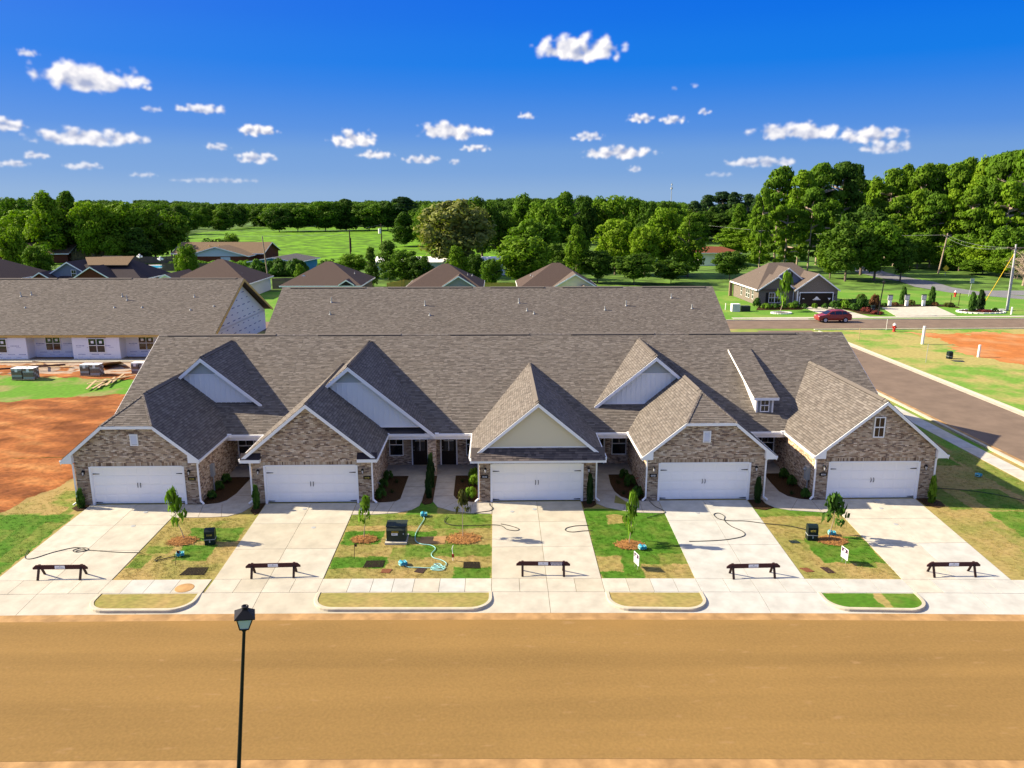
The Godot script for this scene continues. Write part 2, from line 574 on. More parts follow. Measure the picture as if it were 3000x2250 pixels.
# Bricks on the plane through o with axes u (along) and y up, facing nn. outline and holes are in (u, y). The first `own` become parts.
func brickwork(wall: Node, o: Vector3, u: Vector3, nn: Vector3, outline: PackedVector2Array, holes: Array, own: int, sd: int) -> int:
	var r := RandomNumberGenerator.new()
	r.seed = sd
	var lo := outline[0]
	var hi := outline[0]
	for p in outline:
		lo = lo.min(p)
		hi = hi.max(p)
	var where := []
	var tints := []
	var bl := 0.203
	var ch := 0.0677
	var made := 0
	var row := 0
	var y := lo.y
	while y + 0.03 < hi.y:
		var x := lo.x - (bl * 0.5 if row % 2 else 0.0)
		while x < hi.x:
			var a := maxf(x, lo.x)
			var b2 := minf(x + bl, hi.x)
			var cy := y + ch * 0.5
			for hole in holes:
				if cy > hole.position.y and cy < hole.end.y:
					if a >= hole.position.x and b2 <= hole.end.x:
						b2 = a
					elif a < hole.position.x and b2 > hole.position.x:
						b2 = hole.position.x
					elif a < hole.end.x and b2 > hole.end.x:
						a = hole.end.x
			x += bl
			if b2 - a < 0.05:
				continue
			if not (inside(Vector2(a + 0.01, y + ch - 0.01), outline) and inside(Vector2(b2 - 0.01, y + ch - 0.01), outline) and inside(Vector2((a + b2) * 0.5, y + 0.005), outline)):
				continue
			var at := o + u * ((a + b2) * 0.5) + Vector3(0, cy, 0) + nn * (0.014 + r.randf_range(-0.003, 0.004))
			var xf := Transform3D(Basis(u * (b2 - a - 0.010), Vector3(0, ch - 0.010, 0), nn * 0.05), at)
			var pick := r.randi() % BRICKS.size()
			if r.randf() < 0.3:
				pick = [0, 2, 7][r.randi() % 3]
			if made < own:
				var m := put_mesh("brick", unit_brick, M["brick%d" % pick], wall)
				m.transform = xf
			else:
				where.append(xf)
				var k := r.randf_range(0.85, 1.15)
				tints.append(Color(BRICKS[pick][0] * k, BRICKS[pick][1] * k, BRICKS[pick][2] * k))
			made += 1
		y += ch
		row += 1
	if where.size() > 0:
		many("remaining_bricks", unit_brick, M.brick_any, where, tints, wall)
	return made

# Shingles on a flat convex roof face. hide(p) tells whether a shingle there lies under another roof.
func shingle_face(roof: Node, pts: Array, own: int, sd: int, hide: Callable, palette := SHINGLES) -> int:
	var r := RandomNumberGenerator.new()
	r.seed = sd
	var nn: Vector3 = (pts[1] - pts[0]).cross(pts[2] - pts[0]).normalized()
	if nn.y < 0:
		nn = -nn
	var u := Vector3.UP.cross(nn).normalized()
	var up := nn.cross(u).normalized()
	if up.y < 0:
		up = -up
		u = -u
	var o: Vector3 = pts[0]
	var p2 := PackedVector2Array()
	for p in pts:
		p2.append(Vector2((p - o).dot(u), (p - o).dot(up)))
	var lo := p2[0]
	var hi := p2[0]
	for p in p2:
		lo = lo.min(p)
		hi = hi.max(p)
	var e := 0.144
	var v := lo.y - 0.015
	var where := []
	var tints := []
	var made := 0
	while v < hi.y - 0.02:
		var vm := clampf(v + e * 0.5, lo.y + 0.001, hi.y - 0.001)
		var a := 1e9
		var b := -1e9
		for i in p2.size():
			var p := p2[i]
			var q := p2[(i + 1) % p2.size()]
			if (p.y - vm) * (q.y - vm) <= 0.0 and absf(p.y - q.y) > 1e-6:
				var t := (vm - p.y) / (q.y - p.y)
				a = minf(a, lerpf(p.x, q.x, t))
				b = maxf(b, lerpf(p.x, q.x, t))
		var x := a - r.randf_range(0.0, 0.2)
		while x < b:
			var wd := r.randf_range(0.17, 0.36)
			var x0 := maxf(x, a)
			var x1 := minf(x + wd, b)
			x += wd
			if x1 - x0 < 0.03:
				continue
			var at := o + u * ((x0 + x1) * 0.5) + up * v
			if hide.call(at + up * e * 0.6):
				continue
			var th := r.randf_range(0.011, 0.026)
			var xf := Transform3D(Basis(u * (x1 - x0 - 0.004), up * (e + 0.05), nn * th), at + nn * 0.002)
			var pick := r.randi() % palette.size()
			if made < own:
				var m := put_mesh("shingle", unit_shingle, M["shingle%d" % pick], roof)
				m.transform = xf
			else:
				where.append(xf)
				var k := r.randf_range(0.9, 1.1)
				tints.append(Color(palette[pick][0] * k, palette[pick][1] * k, palette[pick][2] * k))
			made += 1
		v += e
	if where.size() > 0:
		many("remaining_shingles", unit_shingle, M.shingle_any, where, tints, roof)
	return made

func caps(parent: Node, a: Vector3, b: Vector3, s1: Vector3, s2: Vector3, sd: int) -> void:   # bent cap shingles along a ridge or hip; s1, s2 lead down the two slopes
	var r := RandomNumberGenerator.new()
	r.seed = sd
	var m := MB.new()
	m.tinted = true
	var d := (b - a).normalized()
	var len := (b - a).length()
	var x := 0.0
	while x < len:
		var x1 := minf(x + 0.15, len)
		m.col = shade_of(SHINGLES, r, 0.1)
		for s in [s1, s2]:
			var p0 := a + d * x + Vector3(0, 0.035, 0)
			var p1 := a + d * x1 + Vector3(0, 0.026, 0)
			m.prism([p0, p1, p1 + s * 0.16, p0 + s * 0.16], Vector3(0, 0.014, 0))
		x = x1
	part("ridge_cap", m, M.paint_any, parent)

func vent_strip(parent: Node, a: Vector3, b: Vector3, s1: Vector3, s2: Vector3) -> void:
	var m := MB.new()
	var up := Vector3(0, 0.055, 0)
	for s in [s1, s2]:
		m.prism([a + up, b + up, b + up + s * 0.19, a + up + s * 0.19], Vector3(0, 0.03, 0))
	var o := part("ridge_vent", m, M.shingle2, parent)
	m = MB.new()
	for s in [s1, s2]:
		m.prism([a + s * 0.02, b + s * 0.02, b + s * 0.18, a + s * 0.18], Vector3(0, 0.057, 0))
	part("vent_gap", m, M.black, o)

func window(parent: Node, o: Vector3, nn: Vector3, u: Vector3, w: float, h: float, cols: int, top_only: bool, trim := "white") -> MeshInstance3D:   # o: middle of the sill
	var m := MB.new()
	var y := Vector3.UP
	var t := 0.055
	var d := nn * 0.035
	m.obox(o + y * t * 0.5, u * w * 0.5, y * t * 0.5, d)
	m.obox(o + y * (h - t * 0.5), u * w * 0.5, y * t * 0.5, d)
	for s in [-1.0, 1.0]:
		m.obox(o + y * h * 0.5 + u * s * (w * 0.5 - t * 0.5), u * t * 0.5, y * (h * 0.5 - t), d)
	m.obox(o + y * h * 0.5, u * (w * 0.5 - t), y * 0.028, d * 0.9)
	var f := part("window", m, M[trim], parent)
	m = MB.new()
	m.obox(o + y * h * 0.25 - nn * 0.01, u * (w * 0.5 - t * 0.5), y * (h * 0.25 - 0.02), nn * 0.008)
	part("pane", m, M.glass, f)
	m = MB.new()
	m.obox(o + y * h * 0.75 - nn * 0.01, u * (w * 0.5 - t * 0.5), y * (h * 0.25 - 0.02), nn * 0.008)
	part("pane", m, M.glass, f)
	m = MB.new()
	for k in range(1, cols):
		var x := (float(k) / cols - 0.5) * (w - t)
		m.obox(o + y * h * 0.75 + u * x, u * 0.011, y * (h * 0.25 - 0.04), nn * 0.012)
		if not top_only:
			m.obox(o + y * h * 0.25 + u * x, u * 0.011, y * (h * 0.25 - 0.04), nn * 0.012)
	if cols > 1:
		part("muntin", m, M[trim], f)
	return f

func digits(parent: Node, text: String, at: Vector3, size: float, m: Material, turn := 0.0, called := "house_number") -> MeshInstance3D:
	var tm := TextMesh.new()
	var sf := SystemFont.new()
	sf.font_names = PackedStringArray(["Droid Serif"])
	sf.font_weight = 700
	tm.font = sf
	tm.text = text
	tm.font_size = 64
	tm.pixel_size = size / 46.0
	tm.depth = 0.012
	var o := MeshInstance3D.new()
	o.name = called
	o.mesh = tm
	o.material_override = m
	parent.add_child(o, true)
	o.position = at
	o.rotation.y = turn
	return o

func garage_door(h: Node, x0: float, x1: float) -> void:
	var z := -0.13
	var hgt := 2.13
	var g := MB.new()
	g.box(Vector3(x0 - 0.09, 0.0, -0.15), Vector3(x0 + 0.02, hgt + 0.03, 0.035))
	g.box(Vector3(x1 - 0.02, 0.0, -0.15), Vector3(x1 + 0.09, hgt + 0.03, 0.035))
	g.box(Vector3(x0 + 0.02, hgt - 0.03, -0.15), Vector3(x1 - 0.02, hgt + 0.06, 0.035))
	part("door_casing", g, M.trim, h)
	var door := MB.new()
	door.box(Vector3(x0, 0.02, z - 0.05), Vector3(x1, hgt, z - 0.012))
	var dn := part("garage_door", door, M.door_white, h)
	for r in 4:
		var s := MB.new()
		var y0 := 0.03 + r * 0.527
		s.box(Vector3(x0 + 0.01, y0, z - 0.012), Vector3(x1 - 0.01, y0 + 0.519, z + 0.014))
		var w := (x1 - x0) / 8.0
		for k in 8:
			var a := x0 + w * k + 0.05
			var c := x0 + w * (k + 1) - 0.05
			var f := [Vector3(a, y0 + 0.06, z + 0.014), Vector3(c, y0 + 0.06, z + 0.014), Vector3(c, y0 + 0.46, z + 0.014), Vector3(a, y0 + 0.46, z + 0.014)]
			var t := []
			for p in f:
				t.append(Vector3(lerpf(p.x, (a + c) * 0.5, 0.07), lerpf(p.y, y0 + 0.26, 0.09), z + 0.026))
			for i in 4:
				s.poly([f[i], f[(i + 1) % 4], t[(i + 1) % 4], t[i]], Vector3.BACK)
			s.poly(t, Vector3.BACK)
			for gx in range(1, 4):      # pressed plank grooves
				var xx := lerpf(a, c, gx / 4.0)
				s.box(Vector3(xx - 0.006, y0 + 0.10, z + 0.026), Vector3(xx + 0.006, y0 + 0.42, z + 0.030))
		part("door_panel", s, M.door_white, dn)
	for side in [0, 1]:
		for y in [1.72, 0.10]:
			var s := MB.new()
			var xa: float = x0 + 0.04 if side == 0 else x1 - 0.04
			var dir := 1.0 if side == 0 else -1.0
			s.prism([Vector3(xa, y - 0.028, z + 0.03), Vector3(xa + dir * 0.33, y - 0.014, z + 0.03), Vector3(xa + dir * 0.37, y, z + 0.03), Vector3(xa + dir * 0.33, y + 0.014, z + 0.03), Vector3(xa, y + 0.028, z + 0.03)], Vector3(0, 0, 0.016))
			part("hinge_strap", s, M.iron, dn)
	for s in [-1.0, 1.0]:
		var p := MB.new()
		var xm: float = (x0 + x1) * 0.5 + s * 0.075
		p.tube([Vector3(xm, 1.20, z + 0.03), Vector3(xm + 0.012, 1.13, z + 0.07), Vector3(xm + 0.012, 1.02, z + 0.07), Vector3(xm - 0.005, 0.94, z + 0.03)], 0.017, 6)
		part("handle", p, M.iron, dn)

func sconce(h: Node, x: float, y: float) -> void:
	var b := MB.new()
	b.obox(Vector3(x, y + 0.02, 0.035), Vector3(0.055, 0, 0), Vector3(0, 0.09, 0), Vector3(0, 0, 0.02))
	b.tube([Vector3(x, y + 0.08, 0.05), Vector3(x, y + 0.16, 0.10), Vector3(x, y + 0.12, 0.15)], 0.012, 6)
	b.lathe(Vector3(x, y - 0.14, 0.15), [Vector2(0.0, 0.32), Vector2(0.03, 0.29), Vector2(0.085, 0.22), Vector2(0.085, 0.205), Vector2(0.0, 0.205)], 10)
	b.lathe(Vector3(x, y - 0.14, 0.15), [Vector2(0.0, 0.0), Vector2(0.04, 0.0), Vector2(0.045, 0.02), Vector2(0.0, 0.03)], 10)
	for k in 4:
		var an := TAU * k / 4.0 + 0.4
		b.bar(Vector3(x + cos(an) * 0.072, y + 0.07, 0.15 + sin(an) * 0.072), Vector3(x + cos(an) * 0.04, y - 0.13, 0.15 + sin(an) * 0.04), 0.01, 0.01)
	var o := part("wall_lantern", b, M.iron, h)
	b = MB.new()
	b.lathe(Vector3(x, y - 0.12, 0.15), [Vector2(0.03, 0.0), Vector2(0.062, 0.18)], 8)
	part("lantern_glass", b, M.lampglass, o)

func downspout(h: Node, x: float, z: float, sx: float, toward: float) -> void:
	var b := MB.new()
	var w := 0.038
	b.bar(Vector3(x + sx * 0.22, 2.50, z + 0.06), Vector3(x + sx * 0.05, 2.30, z + 0.05), w * 2, w * 2, Vector3.BACK)
	b.bar(Vector3(x + sx * 0.05, 2.33, z + 0.05), Vector3(x + sx * 0.05, 0.16, z + 0.05), w * 2, w * 2, Vector3.BACK)
	b.bar(Vector3(x + sx * 0.05, 0.20, z + 0.05), Vector3(x + sx * (0.05 + 0.2 * toward), 0.06, z + 0.16), w * 2, w * 2)
	part("downspout", b, M.white, h)

func entry_door(h: Node, x: float, w: float) -> void:    # x: left edge
	var z := WALL_Z
	var b := MB.new()
	b.box(Vector3(x - 0.08, 0.0, z), Vector3(x, 2.1, z + 0.05))
	b.box(Vector3(x + w, 0.0, z), Vector3(x + w + 0.08, 2.1, z + 0.05))
	b.box(Vector3(x - 0.08, 2.1, z), Vector3(x + w + 0.08, 2.18, z + 0.05))
	b.box(Vector3(x, 0.0, z), Vector3(x + w, 0.03, z + 0.06))
	var f := part("front_door", b, M.trim, h)
	b = MB.new()
	b.box(Vector3(x, 0.03, z - 0.02), Vector3(x + w, 2.1, z + 0.02))
	for k in 2:
		b.box(Vector3(x + 0.1 + k * (w - 0.16) * 0.5, 0.18, z + 0.02), Vector3(x + 0.04 + (k + 1) * (w - 0.16) * 0.5, 0.78, z + 0.032))
	part("door_leaf", b, M.door_dark, f)
	b = MB.new()
	b.box(Vector3(x + 0.15, 0.95, z + 0.02), Vector3(x + w - 0.15, 1.98, z + 0.028))
	part("pane", b, M.glass, f)
	b = MB.new()
	b.box(Vector3(x + w * 0.5 - 0.016, 0.95, z + 0.028), Vector3(x + w * 0.5 + 0.016, 1.98, z + 0.042))
	b.box(Vector3(x + 0.15, 1.58, z + 0.028), Vector3(x + w * 0.5 - 0.016, 1.612, z + 0.042))
	b.box(Vector3(x + w * 0.5 + 0.016, 1.58, z + 0.028), Vector3(x + w - 0.15, 1.612, z + 0.042))
	part("muntin", b, M.trim, f)
	b = MB.new()
	b.blob(Vector3(x + 0.07, 1.0, z + 0.06), Vector3(0.03, 0.03, 0.03), 8, 5)
	b.blob(Vector3(x + 0.07, 1.2, z + 0.04), Vector3(0.025, 0.025, 0.02), 8, 5)
	part("handle", b, M.steel, f)

func rake(h: Node, a: Vector3, b: Vector3, called := "rake_board", deep := 0.2) -> void:   # a white board under the sloping edge from a to b
	var m := MB.new()
	m.prism([a, b, b + Vector3(0, -deep, 0), a + Vector3(0, -deep, 0)], Vector3(0, 0, 0.04))
	part(called, m, M.trim, h)

func townhouse(d: Dictionary) -> Node3D:
	var h := thing("townhouse", d.label, "house", Vector3.ZERO, "attached townhouses in the front row")
	var xa: float = d.xa
	var wl: float = d.wl
	var wr: float = d.wr
	var g0: float = d.door
	var g1: float = d.door + 4.88
	var tl := xa - 3.64
	var tr := xa + 3.64
	var apex := 5.62
	var zend := MAIN_Z - (apex - EAVE) / LOW
	var clip: bool = d.kind == "clip"
	var fz := 0.22
	var sd: int = d.seed
	# walls
	var wall_top := func(x: float) -> float: return apex - 0.1 - RISE * absf(x - xa)
	var fw := MB.new()
	var outline: Array
	if clip:
		outline = [Vector3(wl, 0, 0), Vector3(g0 - 0.05, 0, 0), Vector3(g0 - 0.05, 2.16, 0), Vector3(g1 + 0.05, 2.16, 0), Vector3(g1 + 0.05, 0, 0), Vector3(wr, 0, 0), Vector3(wr, wall_top.call(wr), 0), Vector3(xa + 1.36, 4.40, 0), Vector3(xa - 1.36, 4.40, 0), Vector3(wl, wall_top.call(wl), 0)]
	elif d.kind == "pent":
		outline = [Vector3(wl, 0, 0), Vector3(g0 - 0.05, 0, 0), Vector3(g0 - 0.05, 2.16, 0), Vector3(g1 + 0.05, 2.16, 0), Vector3(g1 + 0.05, 0, 0), Vector3(wr, 0, 0), Vector3(wr, 2.5, 0), Vector3(wl, 2.5, 0)]
	else:
		outline = [Vector3(wl, 0, 0), Vector3(g0 - 0.05, 0, 0), Vector3(g0 - 0.05, 2.16, 0), Vector3(g1 + 0.05, 2.16, 0), Vector3(g1 + 0.05, 0, 0), Vector3(wr, 0, 0), Vector3(wr, wall_top.call(wr), 0), Vector3(xa, apex - 0.1, 0), Vector3(wl, wall_top.call(wl), 0)]
	fw.prism(outline, Vector3(0, 0, -0.22))
	var front := part("front_wall", fw, M.mortar, h)
	var o2 := PackedVector2Array()
	if d.kind == "pent":
		o2 = PackedVector2Array([Vector2(wl, 0), Vector2(wr, 0), Vector2(wr, 2.5), Vector2(wl, 2.5)])
	elif clip:
		o2 = PackedVector2Array([Vector2(wl, 0), Vector2(wr, 0), Vector2(wr, wall_top.call(wr)), Vector2(xa + 1.36, 4.42), Vector2(xa - 1.36, 4.42), Vector2(wl, wall_top.call(wl))])
	else:
		o2 = PackedVector2Array([Vector2(wl, 0), Vector2(wr, 0), Vector2(wr, wall_top.call(wr)), Vector2(xa, apex - 0.08), Vector2(wl, wall_top.call(wl))])
	var holes := [Rect2(g0 - 0.09, 0, 5.06, 2.19), Rect2(g0 - 0.29, 2.19, 5.46, 0.21)]
	if d.kind == "clip":
		holes.append(Rect2(d.vent - 0.22, 3.32, 0.44, 0.66))
	if d.has("attic"):
		holes.append(Rect2(d.attic - 0.36, 3.54, 0.72, 1.16))
	# a course of bricks on end above the door: parts first
	var r := RandomNumberGenerator.new()
	r.seed = sd
	var k := 0
	var x := g0 - 0.27
	while x < g1 + 0.24:
		var m := put_mesh("brick", unit_brick, M["brick%d" % [2, 4, 0, 7, 3, 5, 2, 4][r.randi() % 8]], front)
		m.transform = Transform3D(Basis(Vector3(0.058, 0, 0), Vector3(0, 0.195, 0), Vector3(0, 0, 0.05)), Vector3(x, 2.295, 0.016 + r.randf_range(-0.003, 0.004)))
		x += 0.0685
		k += 1
	brickwork(front, Vector3.ZERO, Vector3.RIGHT, Vector3.BACK, o2, holes, 300 - k, sd + 1)
	garage_door(h, g0, g1)
	# side walls of the wing
	for s in [0, 1]:
		var sx: float = wl if s == 0 else wr
		var nx := -1.0 if s == 0 else 1.0
		var sw := MB.new()
		sw.box(Vector3(minf(sx, sx - nx * 0.2), 0, WALL_Z), Vector3(maxf(sx, sx - nx * 0.2), 2.55, -0.222))
		var side := part("side_wall", sw, M.mortar, h)
		brickwork(side, Vector3(sx, 0, 0), Vector3(0, 0, -1), Vector3(nx, 0, 0), PackedVector2Array([Vector2(0.0, 0), Vector2(-WALL_Z, 0), Vector2(-WALL_Z, 2.5), Vector2(0.0, 2.5)]), [], 0, sd + 3 + s)
	# entry recess wall
	var rw := MB.new()
	var e0: float = d.e0
	var e1: float = d.e1
	rw.box(Vector3(e0, 0, WALL_Z - 0.25), Vector3(e1, 2.75, WALL_Z - 0.03))
	var rec := part("entry_wall", rw, M.mortar, h)
	var hl := [Rect2(d.win - d.win_w * 0.5, 0.62, d.win_w, 1.45), Rect2(d.ent - 0.09, 0, 1.08, 2.19)]
	brickwork(rec, Vector3(0, 0, WALL_Z - 0.03), Vector3.RIGHT, Vector3.BACK, PackedVector2Array([Vector2(e0, 0), Vector2(e1, 0), Vector2(e1, 2.7), Vector2(e0, 2.7)]), hl, 0, sd + 6)
	window(h, Vector3(d.win, 0.62, WALL_Z + 0.0), Vector3.BACK, Vector3.RIGHT, d.win_w, 1.45, d.get("win_cols", 2), true)
	entry_door(h, d.ent, 0.9)
	var slab := MB.new()
	slab.box(Vector3(e0, -0.2, WALL_Z), Vector3(e1, 0.035, -4.2))
	part("porch_slab", slab, M.walk, h)
	# porch beam, main gutter with its end boxes
	var beam := MB.new()
	beam.box(Vector3(e0, 2.22, -4.62), Vector3(e1, 2.44, -4.42))
	part("porch_beam", beam, M.trim, h)
	var sf := MB.new()
	sf.box(Vector3(e0, 2.44, WALL_Z), Vector3(e1, 2.47, -4.45))
	part("porch_ceiling", sf, M.soffit, h)
	var gut := MB.new()
	gut.box(Vector3(e0 + 0.1, 2.44, -4.42), Vector3(e1 - 0.1, 2.58, -4.30))
	gut.box(Vector3(e0 - 0.02, 2.42, -4.43), Vector3(e0 + 0.42, 2.63, -4.26))
	gut.box(Vector3(e1 - 0.42, 2.42, -4.43), Vector3(e1 + 0.02, 2.63, -4.26))
	part("gutter", gut, M.white, h)
	# main roof over this house
	var m0: float = d.x0
	var m1: float = d.x1
	var roof := MB.new()
	roof.prism([Vector3(m0, EAVE, MAIN_Z), Vector3(m1, EAVE, MAIN_Z), Vector3(m1, RIDGE_Y, RIDGE_Z), Vector3(m0, RIDGE_Y, RIDGE_Z)], Vector3(0, -0.14, 0))
	roof.prism([Vector3(m0, EAVE, 2 * RIDGE_Z - MAIN_Z), Vector3(m1, EAVE, 2 * RIDGE_Z - MAIN_Z), Vector3(m1, RIDGE_Y, RIDGE_Z), Vector3(m0, RIDGE_Y, RIDGE_Z)], Vector3(0, -0.14, 0))
	var mr := part("main_roof", roof, M.deck, h)
	var wing_hides := func(p: Vector3) -> bool:
		var top := apex - RISE * absf(p.x - xa)
		if top > p.y + 0.12:
			return true
		if d.has("up"):
			if p.z < d.up_z and d.up_y - RISE * absf(p.x - d.up) > p.y + 0.12:
				return true
		if d.has("next_x"):
			return apex - RISE * absf(p.x - d.next_x) > p.y + 0.12
		return false
	shingle_face(mr, [Vector3(m0, EAVE, MAIN_Z), Vector3(m1, EAVE, MAIN_Z), Vector3(m1, RIDGE_Y, RIDGE_Z), Vector3(m0, RIDGE_Y, RIDGE_Z)], 0, sd + 10, wing_hides)
	var sl := Vector3(0, -LOW, 1).normalized()
	var sb := Vector3(0, -LOW, -1).normalized()
	caps(mr, Vector3(m0, RIDGE_Y, RIDGE_Z), Vector3(m1, RIDGE_Y, RIDGE_Z), sl, sb, sd + 11)
	vent_strip(mr, Vector3(d.v0, RIDGE_Y, RIDGE_Z), Vector3(d.v1, RIDGE_Y, RIDGE_Z), sl, sb)
	# wing roof
	var wr_b := MB.new()
	var L: Array
	var R: Array
	var cut := 1.37
	var ridge0 := Vector3(xa, apex, fz)
	if clip:
		ridge0 = Vector3(xa, apex, -2.2)
		L = [Vector3(tl, apex - RISE * 3.64, fz), Vector3(tl, apex - RISE * 3.64, MAIN_Z - 0.1), Vector3(xa, apex, zend), ridge0, Vector3(xa - cut, apex - RISE * cut, fz)]
		R = [Vector3(tr, apex - RISE * 3.64, fz), Vector3(tr, apex - RISE * 3.64, MAIN_Z - 0.1), Vector3(xa, apex, zend), ridge0, Vector3(xa + cut, apex - RISE * cut, fz)]
	else:
		L = [Vector3(tl, apex - RISE * 3.64, fz), Vector3(tl, apex - RISE * 3.64, MAIN_Z - 0.1), Vector3(xa, apex, zend), ridge0]
		R = [Vector3(tr, apex - RISE * 3.64, fz), Vector3(tr, apex - RISE * 3.64, MAIN_Z - 0.1), Vector3(xa, apex, zend), ridge0]
	wr_b.prism(L, Vector3(0, -0.13, 0))
	wr_b.prism(R, Vector3(0, -0.13, 0))
	var C := []
	if clip:
		C = [Vector3(xa - cut, apex - RISE * cut, fz), Vector3(xa + cut, apex - RISE * cut, fz), ridge0]
		wr_b.prism(C, Vector3(0, -0.13, 0))
	var wroof := part("wing_roof", wr_b, M.deck, h)
	var under := func(p: Vector3) -> bool:
		if p.z < MAIN_Z and main_y(p.z) > p.y + 0.12:
			return true
		return d.has("up") and p.z < d.up_z - 0.3 and d.up_y - RISE * absf(p.x - d.up) > p.y + 0.2
	var seen_first: Array = R if d.lit == "right" else L
	shingle_face(wroof, seen_first, 300, sd + 20, under)
	shingle_face(wroof, L if d.lit == "right" else R, 0, sd + 21, under)
	if clip:
		shingle_face(wroof, C, 0, sd + 22, func(_p): return false)
	var dl := Vector3(-1, -RISE, 0).normalized()
	var dr := Vector3(1, -RISE, 0).normalized()
	caps(wroof, ridge0, Vector3(xa, apex, zend + 0.1), dl, dr, sd + 23)
	if clip:
		for s in [-1.0, 1.0]:
			var foot := Vector3(xa + s * cut, apex - RISE * cut, fz)
			caps(wroof, foot, ridge0, Vector3(s, -RISE, 0).normalized(), Vector3(-s * 0.3, -0.4, 1).normalized(), sd + 24)
	var vz1: float = d.get("vent_end", -6.0)
	vent_strip(wroof, Vector3(xa, apex, ridge0.z - 0.35), Vector3(xa, apex, vz1), dl, dr)
	# white edges of the wing
	for s in [-1.0, 1.0]:
		var tip := Vector3(xa + s * 3.66, apex - RISE * 3.66 - 0.02, fz)
		var up := Vector3(xa + s * cut, apex - RISE * cut - 0.02, fz) if clip else Vector3(xa, apex - 0.02, fz)
		rake(h, tip, up)
		var g := MB.new()
		var gx: float = xa + s * 3.68
		g.prism([Vector3(gx - s * 0.1, 2.44, fz), Vector3(gx + s * 0.02, 2.44, fz), Vector3(gx + s * 0.05, 2.57, fz), Vector3(gx - s * 0.1, 2.57, fz)], Vector3(0, 0, MAIN_Z - fz + 0.15))
		part("side_gutter", g, M.white, h)
		var so := MB.new()
		so.box(Vector3(minf(xa + s * 3.58, wl if s < 0 else wr), 2.40, MAIN_Z), Vector3(maxf(xa + s * 3.58, wl if s < 0 else wr), 2.44, fz - 0.01))
		part("side_soffit", so, M.soffit, h)
		if d.kind == "return":       # small shingled eave returns
			var b := MB.new()
			var x_out: float = xa + s * 3.64
			var x_in: float = xa + s * 2.58
			b.box(Vector3(minf(x_out, x_in), 2.40, 0.012), Vector3(maxf(x_out, x_in), 2.58, 0.30))
			part("eave_return", b, M.trim, h)
			b = MB.new()
			var lo := minf(x_out, x_in)
			var hi := maxf(x_out, x_in)
			b.prism([Vector3(lo, 2.582, 0.31), Vector3(lo, 2.582, 0.012), Vector3(lo, 2.88, 0.012)], Vector3(hi - lo, 0, 0))
			part("return_roof", b, M.roof_dark, h)
		elif d.kind != "pent":       # boxed ends
			var b := MB.new()
			var xo: float = xa + s * 3.66
			var xi: float = xa + s * 3.06
			b.prism([Vector3(xo, 2.42, 0.012), Vector3(xi, 2.42, 0.012), Vector3(xi, apex - RISE * 3.06 - 0.22, 0.012), Vector3(xo, 2.58, 0.012)], Vector3(0, 0, 0.235))
			part("eave_box", b, M.trim, h)
	if clip:
		rake(h, Vector3(xa - cut, apex - RISE * cut - 0.02, fz), Vector3(xa + cut, apex - RISE * cut - 0.02, fz), "front_fascia", 0.15)
		var b := MB.new()
		b.box(Vector3(d.vent - 0.21, 3.33, 0.002), Vector3(d.vent - 0.16, 3.97, 0.05))
		b.box(Vector3(d.vent + 0.16, 3.33, 0.002), Vector3(d.vent + 0.21, 3.97, 0.05))
		b.box(Vector3(d.vent - 0.16, 3.33, 0.002), Vector3(d.vent + 0.16, 3.38, 0.05))
		b.box(Vector3(d.vent - 0.16, 3.92, 0.002), Vector3(d.vent + 0.16, 3.97, 0.05))
		var gv := part("gable_vent", b, M.white, h)
		for i in 8:
			b = MB.new()
			var y := 3.41 + i * 0.065
			b.prism([Vector3(d.vent - 0.16, y, 0.045), Vector3(d.vent - 0.16, y + 0.05, 0.004), Vector3(d.vent - 0.16, y + 0.06, 0.004), Vector3(d.vent - 0.16, y + 0.012, 0.045)], Vector3(0.32, 0, 0))
			part("louvre", b, M.white, gv)
	if d.kind == "pent":
		var b := MB.new()
		b.box(Vector3(tl, 2.42, 0.0), Vector3(tr, 2.56, 0.62))
		part("pent_fascia", b, M.trim, h)
		b = MB.new()
		b.prism([Vector3(tl + 0.05, 2.562, 0.64), Vector3(tl + 0.05, 2.562, 0.0), Vector3(tl + 0.05, 3.10, 0.0)], Vector3(tr - tl - 0.1, 0, 0))
		var pr := part("pent_roof", b, M.deck, h)
		shingle_face(pr, [Vector3(tl + 0.05, 2.565, 0.64), Vector3(tr - 0.05, 2.565, 0.64), Vector3(xa + 2.9, 3.11, 0.0), Vector3(xa - 2.9, 3.11, 0.0)], 0, sd + 30, func(_p): return false, DARKER)
		var y := 3.14
		b = MB.new()
		b.flat_faces([Vector3(xa - 2.86, 3.1, -0.02), Vector3(xa + 2.86, 3.1, -0.02), Vector3(xa, apex - 0.1, -0.02)], Vector3.BACK)
		var gab := part("gable_siding", b, M.cream, h)
		b = MB.new()
		b.box(Vector3(xa - 2.86, 3.09, 0.0), Vector3(xa + 2.86, 3.15, 0.04))
		part("gable_skirt", b, M.trim, h)
		while y < apex - 0.25:
			var half := (apex - 0.12 - y - 0.12) / RISE
			b = MB.new()
			b.prism([Vector3(xa - half, y, 0.03), Vector3(xa - half, y + 0.125, 0.004), Vector3(xa - half, y + 0.125, -0.01), Vector3(xa - half, y, -0.01)], Vector3(half * 2, 0, 0))
			part("siding_plank", b, M.cream, gab)
			y += 0.125
	if d.has("attic"):
		var w := window(h, Vector3(d.attic, 3.54, 0.02), Vector3.BACK, Vector3.RIGHT, 0.6, 1.16, 2, false)
		w.set_meta("label", "white attic window in the brick gable")
	downspout(h, wl, 0.0, -1.0, 1.0)
	downspout(h, wr, 0.0, 1.0, 1.0)
	sconce(h, g0 - 0.36, 1.85)
	sconce(h, g1 + 0.36, 1.85)
	var pq := MB.new()
